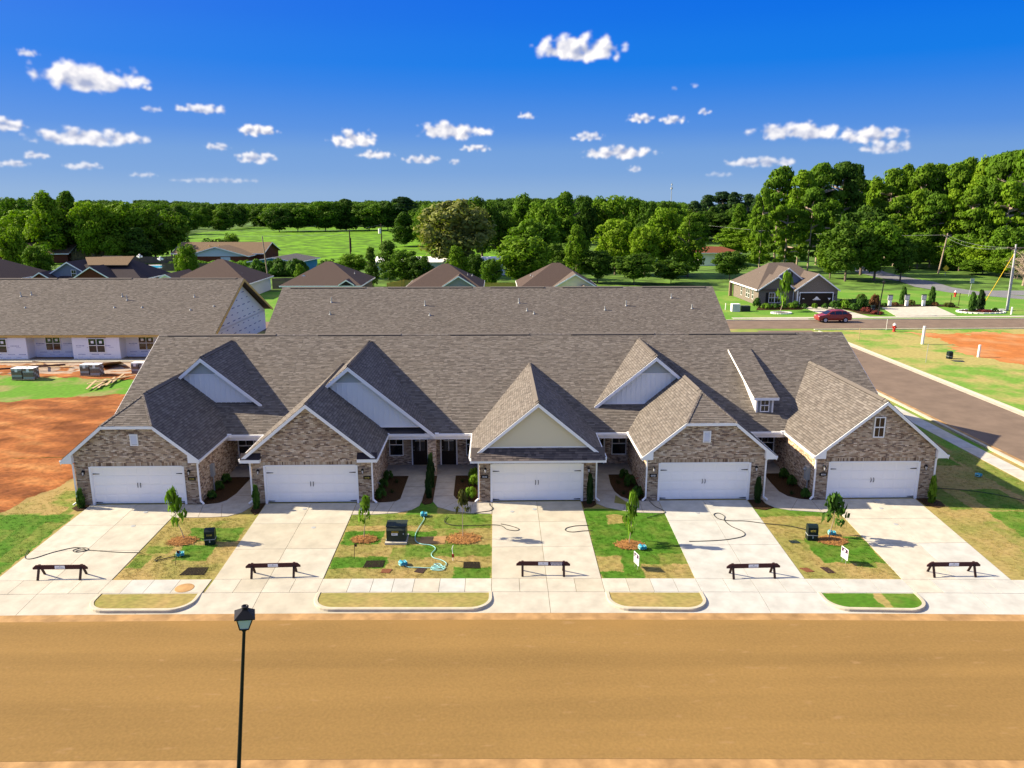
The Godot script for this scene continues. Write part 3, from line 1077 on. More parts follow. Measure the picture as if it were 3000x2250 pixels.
	pq.box(Vector3(d.plaque - 0.2, 1.36, 0.012), Vector3(d.plaque + 0.2, 1.55, 0.045))
	var pl := part("number_plaque", pq, M.black, h)
	digits(pl, d.number, Vector3(d.plaque, 1.455, 0.05), 0.085, M.newfence if d.number in ["3146", "3148"] else M.signwhite)
	if d.has("up"):
		upper_gable(h, d, wall_top)
	return h

func upper_gable(h: Node, d: Dictionary, _w) -> void:
	var x: float = d.up
	var y: float = d.up_y
	var z: float = d.up_z
	var sd: int = d.seed
	# where each slope meets the main roof at the front edge of the gable
	var half: float = (y - main_y(z)) / RISE if z < MAIN_Z else (y - EAVE) / RISE
	var back := MAIN_Z - (y - EAVE) / LOW
	var b := MB.new()
	var faces := []
	for s in [-1.0, 1.0]:
		faces.append([Vector3(x + s * half, y - RISE * half, z + 0.25), Vector3(x + s * half, y - RISE * half, z - 0.02), Vector3(x, y, back), Vector3(x, y, z + 0.25)])
		b.prism(faces[-1], Vector3(0, -0.12, 0))
	var ro := part("upper_roof", b, M.deck, h)
	for i in 2:
		shingle_face(ro, faces[i], 0, sd + 40 + i, func(_p): return false)
	var dl := Vector3(-1, -RISE, 0).normalized()
	var dr := Vector3(1, -RISE, 0).normalized()
	caps(ro, Vector3(x, y, z + 0.25), Vector3(x, y, back + 0.1), dl, dr, sd + 43)
	vent_strip(ro, Vector3(x, y, z - 0.2), Vector3(x, y, back + 1.0), dl, dr)
	for s in [-1.0, 1.0]:
		rake(h, Vector3(x + s * (half + 0.03), y - RISE * (half + 0.03) - 0.02, z + 0.25), Vector3(x, y - 0.02, z + 0.25), "rake_board", 0.24)
	# board and batten face with a louvred peak
	var base: float = d.up_base
	var hb := (y - 0.2 - base) / RISE
	b = MB.new()
	b.prism([Vector3(x - hb, base, z - 0.08), Vector3(x + hb, base, z - 0.08), Vector3(x, y - 0.2, z - 0.08)], Vector3(0, 0, -0.1))
	var face := part("gable_face", b, M.batten, h)
	var cutl := 5.66
	var xx := x - hb + 0.15
	while xx < x + hb:
		var top := minf(y - 0.22 - RISE * absf(xx - x), cutl)
		if top - base > 0.1:
			b = MB.new()
			b.box(Vector3(xx - 0.022, base + 0.02, z - 0.08), Vector3(xx + 0.022, top, z - 0.052))
			part("batten", b, M.batten, face)
		xx += 0.30
	b = MB.new()
	b.box(Vector3(x - hb, base - 0.06, z - 0.08), Vector3(x + hb, base + 0.02, z - 0.03))
	b.box(Vector3(x - (y - 0.22 - cutl) / RISE, cutl - 0.03, z - 0.079), Vector3(x + (y - 0.22 - cutl) / RISE, cutl + 0.03, z - 0.04))
	part("gable_band", b, M.trim, h)
	b = MB.new()
	var hp := (y - 0.24 - cutl) / RISE
	b.prism([Vector3(x - hp, cutl + 0.03, z - 0.077), Vector3(x + hp, cutl + 0.03, z - 0.077), Vector3(x, y - 0.24, z - 0.077)], Vector3(0, 0, 0.006))
	var lou := part("peak_siding", b, M.louvre, h)
	var yy := cutl + 0.06
	while yy < y - 0.42:
		var hh := (y - 0.3 - yy - 0.1) / RISE
		b = MB.new()
		b.prism([Vector3(x - hh, yy, z - 0.045), Vector3(x - hh, yy + 0.1, z - 0.066), Vector3(x - hh, yy + 0.1, z - 0.071), Vector3(x - hh, yy, z - 0.071)], Vector3(hh * 2, 0, 0))
		part("siding_plank", b, M.louvre, lou)
		yy += 0.1
	return

func dormer(h: Node) -> void:     # the shed dormer on the last house
	var z := -6.0
	var x0 := 15.97
	var x1 := 17.03
	var b := MB.new()
	var yb := main_y(z) - 0.1
	b.box(Vector3(x0, yb, z - 0.1), Vector3(x1, 4.25, z))
	var f := part("dormer_face", b, M.greyside, h)
	for i in 8:
		b = MB.new()
		b.prism([Vector3(x0 + 0.09, 3.3 + i * 0.115, z + 0.02), Vector3(x0 + 0.09, 3.3 + i * 0.115 + 0.115, z + 0.003), Vector3(x0 + 0.09, 3.3 + i * 0.115 + 0.115, z), Vector3(x0 + 0.09, 3.3 + i * 0.115, z)], Vector3(x1 - x0 - 0.18, 0, 0))
		part("siding_plank", b, M.greyside, f)
	b = MB.new()
	b.box(Vector3(x0 - 0.01, yb, z + 0.002), Vector3(x0 + 0.09, 4.25, z + 0.03))
	b.box(Vector3(x1 - 0.09, yb, z + 0.002), Vector3(x1 + 0.01, 4.25, z + 0.03))
	b.box(Vector3(x0 + 0.09, yb + 0.05, z + 0.002), Vector3(x1 - 0.09, 3.30, z + 0.03))
	part("dormer_trim", b, M.trim, h)
	var yr := 6.15
	var zr := MAIN_Z - (yr - EAVE) / LOW
	for s in [0, 1]:
		var x: float = x0 if s == 0 else x1
		b = MB.new()
		b.prism([Vector3(x, yb, z - 0.1), Vector3(x, 4.25, z - 0.1), Vector3(x, yr, zr - 0.2)], Vector3(0.06 if s == 0 else -0.06, 0, 0))
		part("dormer_cheek", b, M.white, h)
	var ry := 4.34
	var pts := [Vector3(x0 - 0.24, ry, z + 0.25), Vector3(x1 + 0.24, ry, z + 0.25), Vector3(x1 + 0.24, yr + 0.12, zr), Vector3(x0 - 0.24, yr + 0.12, zr)]
	b = MB.new()
	b.prism(pts, Vector3(0, -0.1, 0))
	var ro := part("dormer_roof", b, M.deck, h)
	shingle_face(ro, pts, 0, 991, func(_p): return false)
	b = MB.new()
	b.box(Vector3(x0 - 0.25, ry - 0.17, z + 0.25), Vector3(x1 + 0.25, ry - 0.01, z + 0.29))
	part("dormer_fascia", b, M.trim, h)
	b = MB.new()
	for x in [x0 - 0.25, x1 + 0.21]:
		b.prism([Vector3(x, ry - 0.01, z + 0.25), Vector3(x, ry - 0.15, z + 0.25), Vector3(x, yr - 0.03, zr), Vector3(x, yr + 0.11, zr)], Vector3(0.04, 0, 0))
	part("dormer_edge", b, M.trim, h)
	window(h, Vector3(16.5, 3.38, z + 0.03), Vector3.BACK, Vector3.RIGHT, 0.56, 0.84, 2, false)

func front_row() -> void:
	make_units()
	var list := [
		{"xa": -19.53, "wl": -22.6, "wr": -16.1, "door": -21.77, "kind": "clip", "x0": -23.2, "x1": -13.2, "e0": -16.1, "e1": -13.2, "win": -15.45, "win_w": 1.0, "ent": -14.75, "v0": -22.6, "v1": -15.2, "up": -18.0, "up_y": 6.75, "up_z": -7.0, "up_base": 3.72, "vent": -19.28, "number": "3146", "plaque": -16.42, "lit": "right", "seed": 100, "next_x": -10.07, "vent_end": -6.6,
			"label": "leftmost brick townhouse, number 3146, with clipped gable and white louvre vent"},
		{"xa": -10.07, "wl": -13.2, "wr": -6.78, "door": -12.48, "kind": "return", "x0": -13.2, "x1": -3.8, "e0": -6.78, "e1": -3.85, "win": -6.22, "win_w": 0.88, "ent": -5.2, "v0": -12.3, "v1": -6.6, "up": -8.6, "up_y": 6.7, "up_z": -4.45, "up_base": 3.02, "number": "3148", "plaque": -7.02, "lit": "right", "seed": 200, "vent_end": -4.0,
			"label": "brick townhouse number 3148 with a full brick gable and small eave returns"},
		{"xa": 2.22, "wl": -0.94, "wr": 5.36, "door": -0.26, "kind": "pent", "x0": -3.8, "x1": 5.36, "e0": -3.85, "e1": -0.94, "win": -1.46, "win_w": 0.88, "ent": -3.42, "v0": -3.2, "v1": 2.3, "number": "3150", "plaque": -0.66, "lit": "left", "seed": 300, "vent_end": -9.0,
			"label": "townhouse number 3150 with a cream lap siding gable above its garage"},
		{"xa": 11.5, "wl": 8.2, "wr": 14.6, "door": 8.89, "kind": "clip", "x0": 5.36, "x1": 14.6, "e0": 5.36, "e1": 8.2, "win": 7.62, "win_w": 0.92, "ent": 5.75, "v0": 5.2, "v1": 11.0, "up": 9.8, "up_y": 6.77, "up_z": -6.7, "up_base": 3.78, "vent": 11.35, "number": "3152", "plaque": 8.52, "lit": "left", "seed": 400, "vent_end": -6.2,
			"label": "brick townhouse number 3152, clipped gable in front of a pale board gable"},
		{"xa": 20.9, "wl": 17.45, "wr": 23.95, "door": 18.22, "kind": "gable", "x0": 14.6, "x1": 24.25, "e0": 14.6, "e1": 17.45, "win": 16.75, "win_w": 1.2, "ent": 15.0, "v0": 13.4, "v1": 20.9, "attic": 20.69, "number": "3154", "plaque": 17.86, "lit": "left", "seed": 500, "vent_end": -9.0, "win_cols": 3,
			"label": "rightmost brick townhouse, number 3154, with attic window and a small shed dormer"},
	]
	var homes := []
	for d in list:
		homes.append(townhouse(d))
	dormer(homes[4])
	# brick pier between the two middle entries, gable ends and back wall
	var b := MB.new()
	b.box(Vector3(-4.1, 0, -4.62), Vector3(-3.62, 2.24, -4.22))
	var pier := part("brick_pier", b, M.mortar, homes[2])
	brickwork(pier, Vector3(0, 0, -4.22), Vector3.RIGHT, Vector3.BACK, PackedVector2Array([Vector2(-4.1, 0), Vector2(-3.62, 0), Vector2(-3.62, 2.24), Vector2(-4.1, 2.24)]), [], 0, 71)
	brickwork(pier, Vector3(-3.62, 0, 0), Vector3(0, 0, -1), Vector3.RIGHT, PackedVector2Array([Vector2(4.22, 0), Vector2(4.62, 0), Vector2(4.62, 2.24), Vector2(4.22, 2.24)]), [], 0, 72)
	for s in [0, 1]:
		var x := -22.62 if s == 0 else 23.97
		b = MB.new()
		b.prism([Vector3(x, 0, WALL_Z), Vector3(x, EAVE, WALL_Z), Vector3(x, RIDGE_Y - 0.25, RIDGE_Z), Vector3(x, EAVE, -20.7), Vector3(x, 0, -20.7)], Vector3(0.3 if s == 0 else -0.3, 0, 0))
		part("end_wall", b, M.plain_brick, homes[0] if s == 0 else homes[4])
		b = MB.new()
		var xr := -23.24 if s == 0 else 24.25
		b.prism([Vector3(xr, EAVE - 0.02, MAIN_Z), Vector3(xr, RIDGE_Y - 0.02, RIDGE_Z), Vector3(xr, RIDGE_Y - 0.22, RIDGE_Z), Vector3(xr, EAVE - 0.22, MAIN_Z)], Vector3(0.04, 0, 0))
		b.prism([Vector3(xr, EAVE - 0.02, -22.4), Vector3(xr, RIDGE_Y - 0.02, RIDGE_Z), Vector3(xr, RIDGE_Y - 0.22, RIDGE_Z), Vector3(xr, EAVE - 0.22, -22.4)], Vector3(0.04, 0, 0))
		part("end_rake", b, M.trim, homes[0] if s == 0 else homes[4])
	for i in 5:
		b = MB.new()
		b.box(Vector3(maxf(list[i].x0, -22.6), 0, -20.95), Vector3(minf(list[i].x1, 23.95), 2.6, -20.72))
		part("back_wall", b, M.plain_brick, homes[i])
	# meters, taps and pipes
	b = MB.new()
	b.box(Vector3(-16.08, 0.95, -2.0), Vector3(-15.9, 1.65, -1.7))
	var mt := part("electric_meter", b, M.metergrey, homes[0])
	b = MB.new()
	b.tube([Vector3(-15.98, 0.95, -1.85), Vector3(-15.98, 0.0, -1.85)], 0.035, 8)
	part("conduit", b, M.metergrey, mt)
	b = MB.new()
	b.box(Vector3(17.2, 0.9, -0.95), Vector3(17.42, 1.65, -0.6))
	mt = part("electric_meter", b, M.metergrey, homes[4])
	b = MB.new()
	b.lathe(Vector3(17.15, 1.45, -0.78), [Vector2(0.0, 0.0), Vector2(0.09, 0.0), Vector2(0.09, 0.08), Vector2(0.0, 0.1)], 10)
	b.tube([Vector3(17.36, 0.9, -0.78), Vector3(17.36, 0.0, -0.78)], 0.04, 8)
	part("conduit", b, M.metergrey, mt)
	b = MB.new()
	b.tube([Vector3(8.17, 0.55, -2.1), Vector3(8.05, 0.55, -2.1), Vector3(8.02, 0.48, -2.1)], 0.02, 6)
	part("hose_tap", b, M.red, homes[3])
	b = MB.new()
	b.tube([Vector3(-6.76, 0.55, -1.6), Vector3(-6.62, 0.55, -1.6), Vector3(-6.6, 0.46, -1.6)], 0.02, 6)
	part("hose_tap", b, M.steel, homes[1])

# ------------------------------------------------------------------ ground, lawns, street, paving
# fresh green turf laid on the front lawns: x0, z0, x1, z1, how green
var SOD := [
	[-15.4, 3.0, -12.75, 4.5, 0.85], [-15.1, 4.9, -13.5, 6.5, 0.9], [-16.7, 5.0, -15.6, 5.7, 0.7], [-16.9, 5.9, -16.2, 7.2, 0.6], [-16.6, 2.2, -13.5, 2.9, 0.25],
	[-7.6, 1.5, -0.3, 2.9, 0.55], [-3.2, 1.6, -0.3, 3.3, 0.7], [-7.6, 3.5, -5.7, 5.0, 0.95], [-5.0, 3.6, -3.0, 4.3, 0.9], [-2.6, 3.5, -1.9, 5.1, 0.6], [-4.4, 5.1, -0.3, 6.3, 0.7], [-3.4, 5.1, -2.0, 5.9, 0.9],
	[-7.65, 6.25, -5.1, 7.35, 1.0], [-1.95, 7.35, -0.3, 8.5, 1.0], [-5.0, 5.4, -3.4, 6.6, 0.45], [-4.8, -0.2, -3.2, 1.6, 0.9],
	[4.6, 1.0, 9.0, 8.6, 0.95], [5.7, 1.8, 6.6, 2.9, -0.8], [4.6, 6.4, 5.75, 7.9, -1.0], [6.55, 7.2, 9.0, 8.6, -0.95], [7.5, 6.2, 9.0, 7.4, -0.6], [6.9, 5.9, 8.0, 7.4, 0.3],
	[13.7, 0.9, 17.6, 2.2, 0.75], [15.0, 4.7, 17.9, 7.3, 0.9], [14.6, 4.9, 15.6, 6.0, 0.35], [16.4, 6.6, 17.4, 7.7, 0.5],
	[-34.0, 1.2, -22.2, 14.0, 0.95], [-24.6, -2.2, -22.6, 1.4, 0.5], [-25.5, 3.0, -24.2, 5.0, -0.35], [-23.2, 2.2, -22.3, 6.5, -0.5], [-24.0, 0.2, -23.0, 1.3, -0.7],
	[24.3, -6.0, 25.4, 1.5, 0.65], [26.2, -8.0, 29.0, -5.5, 0.7], [29.2, -8.0, 30.8, 9.0, 0.5], [26.4, -1.4, 28.6, 1.6, 0.75], [26.0, 1.8, 29.0, 5.6, 0.85], [25.0, 3.0, 26.4, 6.5, 0.3], [27.0, 6.0, 31.0, 9.0, 0.7],
	[13.6, 10.0, 15.9, 12.2, 0.95], [16.3, 10.0, 18.2, 12.2, 0.85],
]
var n_edge := FastNoiseLite.new()
var n_tone := FastNoiseLite.new()
var n_fine := FastNoiseLite.new()
var n_long := FastNoiseLite.new()

func set_noises() -> void:
	var k := 0
	for q in [[n_edge, 0.9, 3], [n_tone, 0.22, 4], [n_fine, 4.0, 2], [n_long, 0.05, 4]]:
		q[0].seed = 40 + k
		q[0].noise_type = FastNoiseLite.TYPE_SIMPLEX_SMOOTH
		q[0].frequency = q[1]
		q[0].fractal_octaves = q[2]
		k += 1

func lawn_green(x: float, z: float) -> float:
	var e := n_edge.get_noise_2d(x, z)
	var g := 0.14 + 0.30 * n_tone.get_noise_2d(x, z) + 0.12 * e
	var wx := x + 0.16 * e
	var wz := z + 0.16 * n_edge.get_noise_2d(z + 50.0, x)
	for s in SOD:
		if wx > s[0] and wx < s[2] and wz > s[1] and wz < s[3]:
			if s[4] > 0.0:
				g = maxf(g, s[4] + 0.22 * e + 0.25 * n_tone.get_noise_2d(x * 2.0, z * 2.0))
			else:
				g = minf(g, 0.12 + 0.15 * e) if s[4] < -0.7 else g + s[4] * 0.7
	return clampf(g, 0.0, 1.0)

func lawn_colour(x: float, z: float) -> Vector3:
	var g := lawn_green(x, z)
	var c := Vector3(0.315, 0.235, 0.088).lerp(Vector3(0.16, 0.195, 0.035), clampf(g * 2.0, 0, 1)).lerp(Vector3(0.058, 0.155, 0.010), clampf(g * 2.0 - 1.0, 0, 1))
	return c * (1.0 + 0.28 * n_fine.get_noise_2d(x * 0.7, z * 1.4))

# the clay lot beside the left-hand house begins at this line
func clay_here(x: float, z: float) -> float:
	var w := 0.5 * n_edge.get_noise_2d(x * 0.5, z * 0.5) + 0.9 * n_tone.get_noise_2d(x, z)
	if x < -22.0:
		var edge := -24.9 - 0.26 * (z + 4.3)           # against the side lawn
		var top := -25.6 - 0.35 * (x + 32.0) + w        # against the grass behind
		if x < edge + w * 0.5 and z > top and z < 1.8 - 0.1 * (x + 26.0) + w * 0.6:
			return 1.0
		if z < -31.8 - 0.12 * (x + 40.0) * -1.0 + w and z > -38.6 and x > -70.0 and x < -28.0:
			return 1.0
	return 0.0

func paint_picture(x0: float, z0: float, x1: float, z1: float, px: float, pick: Callable) -> ImageTexture:
	var w := int((x1 - x0) / px)
	var h := int((z1 - z0) / px)
	var d := PackedByteArray()
	d.resize(w * h * 3)
	var i := 0
	for y in h:
		var z := z0 + (y + 0.5) * px
		for x in w:
			var c: Vector3 = pick.call(x0 + (x + 0.5) * px, z)
			d[i] = int(255.0 * pow(clampf(c.x, 0, 1), 0.4545))
			d[i + 1] = int(255.0 * pow(clampf(c.y, 0, 1), 0.4545))
			d[i + 2] = int(255.0 * pow(clampf(c.z, 0, 1), 0.4545))
			i += 3
	return ImageTexture.create_from_image(Image.create_from_data(w, h, false, Image.FORMAT_RGB8, d))

func picture_mat(key: String, tex: ImageTexture, bump := 0.0, tile := 0.5) -> StandardMaterial3D:
	var m := StandardMaterial3D.new()
	m.resource_name = key
	m.albedo_texture = tex
	m.roughness = 0.95
	m.metallic_specular = 0.2
	M[key] = m
	return m

func mapped_sheet(x0: float, z0: float, x1: float, z1: float, nx: int, nz: int, height: Callable) -> MB:
	var b := MB.new()
	b.mapped = true
	b.ux = Vector3(1.0 / (x1 - x0), 0, 0)
	b.uy = Vector3(0, 0, 1.0 / (z1 - z0))
	b.uo = Vector2(-x0 / (x1 - x0), -z0 / (z1 - z0))
	for j in nz + 1:
		for i in nx + 1:
			var x := lerpf(x0, x1, float(i) / nx)
			var z := lerpf(z0, z1, float(j) / nz)
			var e := 0.3
			var y: float = height.call(x, z)
			var n := Vector3(y - height.call(x + e, z), e, y - height.call(x, z + e)).normalized()
			b.put(Vector3(x, y, z), n)
	for j in nz:
		for i in nx:
			var a := j * (nx + 1) + i
			b.ix.append_array([a, a + 1, a + nx + 1, a + 1, a + nx + 2, a + nx + 1])
	return b

func front_colour(x: float, z: float) -> Vector3:
	if clay_here(x, z) > 0.5:
		return clay_colour(x, z)
	if x < -22.5 and z < 1.0:
		var k := n_tone.get_noise_2d(x * 2.0, z * 2.0)
		return Vector3(0.30, 0.225, 0.085).lerp(lawn_colour(x, z), clampf(0.5 + k * 2.0 + (x + 24.0) * 0.3, 0, 1))
	return lawn_colour(x, z)

func clay_colour(x: float, z: float) -> Vector3:
	var a := n_tone.get_noise_2d(x * 0.6 + z * 0.2, z * 1.5 - x * 0.4)
	var b := n_edge.get_noise_2d(x * 1.4, z * 2.6)
	var c := Vector3(0.30, 0.108, 0.030).lerp(Vector3(0.165, 0.055, 0.017), clampf(0.35 - a * 1.5, 0, 1))
	c = c.lerp(Vector3(0.38, 0.19, 0.068), clampf(a * 1.6 - 0.25, 0, 1))
	var g := n_fine.get_noise_2d(x * 0.9, z * 1.6)
	return c * (1.0 + 0.30 * b + 0.35 * g)

func clay_height(x: float, z: float) -> float:
	return 0.10 * n_tone.get_noise_2d(x * 0.5 + z * 0.2, z * 2.2 - x * 0.45) + 0.05 * n_edge.get_noise_2d(x * 1.4, z * 2.2)

func mid_colour(x: float, z: float) -> Vector3:
	var e := n_edge.get_noise_2d(x * 0.6, z * 0.6)
	var t := n_tone.get_noise_2d(x * 0.6, z * 0.6)
	var f := n_fine.get_noise_2d(x * 0.5, z * 0.8)
	var grass := Vector3(0.11, 0.25, 0.022) * (1.0 + 0.25 * f + 0.25 * e)
	if x < 30.0 and z > -56.0:
		if clay_here(x, z) > 0.5:
			if z < -33.5 and t + e * 0.6 > -0.05:
				return Vector3(0.36, 0.285, 0.22) * (1.0 + 0.3 * f)
			return clay_colour(x, z)
		if z < -38.0 and x < -25.0:
			return Vector3(0.26, 0.19, 0.13) * (1.0 + 0.2 * f)
		if x < -25.0:
			return Vector3(0.10, 0.235, 0.020).lerp(Vector3(0.25, 0.22, 0.09), clampf(0.2 + t * 2.2 + e * 0.5, 0, 0.8)) * (1.0 + 0.3 * f)
		if x > 23.0:
			return lawn_colour(x, z)
		return grass
	if x > 38.0 and z > -58.5:
		var dist := minf(minf((x - 50.5) + 0.25 * (z + 40.0) * (-1.0 if z > -40.0 else 0.4), (z + 56.0) * 1.2), 40.0)
		dist = minf(dist, -(z + 24.0) * 0.9 + (x - 56.0) * 0.55)
		if dist + 2.4 * t + 1.4 * e > 0.9:
			return Vector3(0.40, 0.145, 0.038).lerp(Vector3(0.43, 0.23, 0.10), clampf(t * 1.5 + 0.1, 0, 1)) * (1.0 + 0.16 * f + 0.2 * e)
		var k := clampf(0.35 + t * 1.6 + e * 0.5 + (0.25 if z > -36.0 else -0.1), 0, 1)
		return Vector3(0.33, 0.29, 0.10).lerp(Vector3(0.135, 0.265, 0.035), k) * (1.0 + 0.3 * f)
	if z > -59.5:
		return Vector3(0.30, 0.25, 0.10).lerp(grass, clampf(0.5 + t, 0, 1))
	return Vector3(0.105, 0.24, 0.026).lerp(Vector3(0.18, 0.265, 0.05), clampf(t * 1.6 + 0.1, 0, 1)) * (1.0 + 0.2 * f)

func land() -> void:
	set_noises()
	# one sheet to the horizon
	var xs := [-3500.0, -1200.0, -600.0, -300.0]
	for i in 22:
		xs.append(-220.0 + i * 20.0)
	xs.append_array([300.0, 600.0, 1200.0, 3500.0])
	var zs := [-4000.0, -2000.0, -1000.0, -700.0, -520.0, -440.0, -380.0, -320.0, -260.0, -200.0, -140.0, -100.0, -60.0, -30.0, -8.0, 0.3, 4.5, 8.4, 14.0, 30.0, 60.0, 200.0]
	var b := MB.new()
	for j in zs.size():
		for i in xs.size():
			b.put(Vector3(xs[i], gy(0.0, zs[j]) - 0.06 - (0.3 if zs[j] > 4.0 else 0.0), zs[j]), Vector3.UP)
	for j in zs.size() - 1:
		for i in xs.size() - 1:
			var a := j * xs.size() + i
			b.ix.append_array([a, a + 1, a + xs.size(), a + 1, a + xs.size() + 1, a + xs.size()])
	mat("meadow", 0.12, 0.23, 0.035, 0.95, T.blotch, 37.0)
	structure("ground", b, M.meadow, "grassy ground reaching to the horizon")
	# front lawns and the bare lot at their left
	var pic := paint_picture(-34.0, -8.0, 34.0, 14.0, 0.055, front_colour)
	picture_mat("front_lawn", pic)
	b = mapped_sheet(-34.0, -8.0, 34.0, 14.0, 170, 56, func(x, z): return gy(x, z) - 0.012 - (0.14 if z > street(x) + 1.2 else 0.0) + (0.05 + clay_height(x, z) if clay_here(x, z) > 0.5 and x < -25.0 else 0.0))
	structure("lawn", b, M.front_lawn, "patchy new lawn of tan and green turf")
	# ground behind and at both sides
	pic = paint_picture(-74.0, -104.0, 106.0, -8.0, 0.16, mid_colour)
	picture_mat("mid_ground", pic)
	b = mapped_sheet(-74.0, -104.0, 106.0, -8.0, 180, 96, func(x, z): return -0.012 + (0.05 + clay_height(x, z) * 1.5 if clay_here(x, z) > 0.5 else 0.0))
	structure("land", b, M.mid_ground, "red clay, rough grass and lawns behind the houses")
	# green crop field beyond the back gardens
	b = MB.new()
	var rise := func(x: float, z: float) -> float: return 0.2 + maxf(0.0, (-z - 200.0) / 240.0) * 1.2
	var row := 0
	for j in 16:
		for i in 24:
			var q := []
			for c in [[0, 0], [1, 0], [1, 1], [0, 1]]:
				var z := lerpf(-170.0, -452.0 + 0.0, (j + c[1]) / 16.0)
				var x := lerpf(-150.0, 30.0, (i + c[0]) / 24.0)
				q.append(Vector3(x, rise.call(x, z), z))
			b.poly(q, Vector3.UP)
	mat("crop", 0.135, 0.31, 0.005, 0.95, T.blotch, 46.0)
	structure("field", b, M.crop, "bright green crop field beyond the gardens")
	street_and_paving()

func band(b: MB, x0: float, x1: float, a: Callable, c: Callable, y0: float, y1: float, step := 2.0) -> void:
	var x := x0
	while x < x1:
		var xn := minf(x + step, x1)
		b.poly([Vector3(x, y0, a.call(x)), Vector3(xn, y0, a.call(xn)), Vector3(xn, y1, c.call(xn)), Vector3(x, y1, c.call(x))], Vector3.UP)
		x = xn

func road_colour(x: float, z: float) -> Vector3:
	var s := n_tone.get_noise_2d(x * 0.10, z * 2.6)
	var q := n_tone.get_noise_2d(x * 0.5 + 90.0, z * 0.9)
	var f := n_fine.get_noise_2d(x * 2.0, z * 2.0)
	var e := n_edge.get_noise_2d(x * 0.7, z * 2.5)
	var t := (z - street(x) - 3.3) / 8.05
	var c := Vector3(0.232, 0.143, 0.046)
	var tyre := exp(-pow((t - 0.36) / 0.07, 2.0)) + exp(-pow((t - 0.55) / 0.09, 2.0)) * 0.8 + exp(-pow((t - 0.75) / 0.06, 2.0)) * 0.6
	c *= 1.0 - 0.10 * tyre + 0.13 * s + 0.09 * q + 0.16 * f
	c = c.lerp(Vector3(0.265, 0.157, 0.048), clampf(0.5 - t * 5.0 + q, 0.0, 0.6))
	if e > 0.5:
		c = c.lerp(Vector3(0.31, 0.195, 0.09), clampf((e - 0.5) * 2.0, 0, 0.45))
	return c

func slab(parent: Node, pts: Array, y: Callable, m: Material, called := "slab") -> void:    # pts: x, z pairs; top edges eased by the joint
	var b := MB.new()
	var top := []
	for p in pts:
		top.append(Vector3(p.x, y.call(p.x, p.y), p.y))
	b.flat_faces(top, Vector3.UP)
	for i in top.size():
		var j: int = (i + 1) % top.size()
		var e: Vector3 = top[j] - top[i]
		var mid := Vector3.ZERO
		for p in top:
			mid += p / top.size()
		var out := e.cross(Vector3.UP)
		if out.dot((top[i] + top[j]) * 0.5 - mid) < 0:
			out = -out
		b.poly([top[i], top[j], top[j] + Vector3(0, -0.14, 0), top[i] + Vector3(0, -0.14, 0)], out)
	part(called, b, m, parent)

func apron_y(x: float, z: float) -> float:
	var f := street(x)
	if z <= f + 1.23:
		return gy(x, z) + 0.012
	return lerpf(-0.258, -0.372, clampf((z - f - 1.23) / 1.57, 0, 1))

const DRIVES := [[-21.98, -16.93, -22.1, -17.0], [-12.55, -7.64, -12.5, -7.7], [-0.26, 4.6, -0.25, 4.6], [8.88, 13.77, 8.75, 13.6], [18.2, 23.12, 17.87, 22.66]]

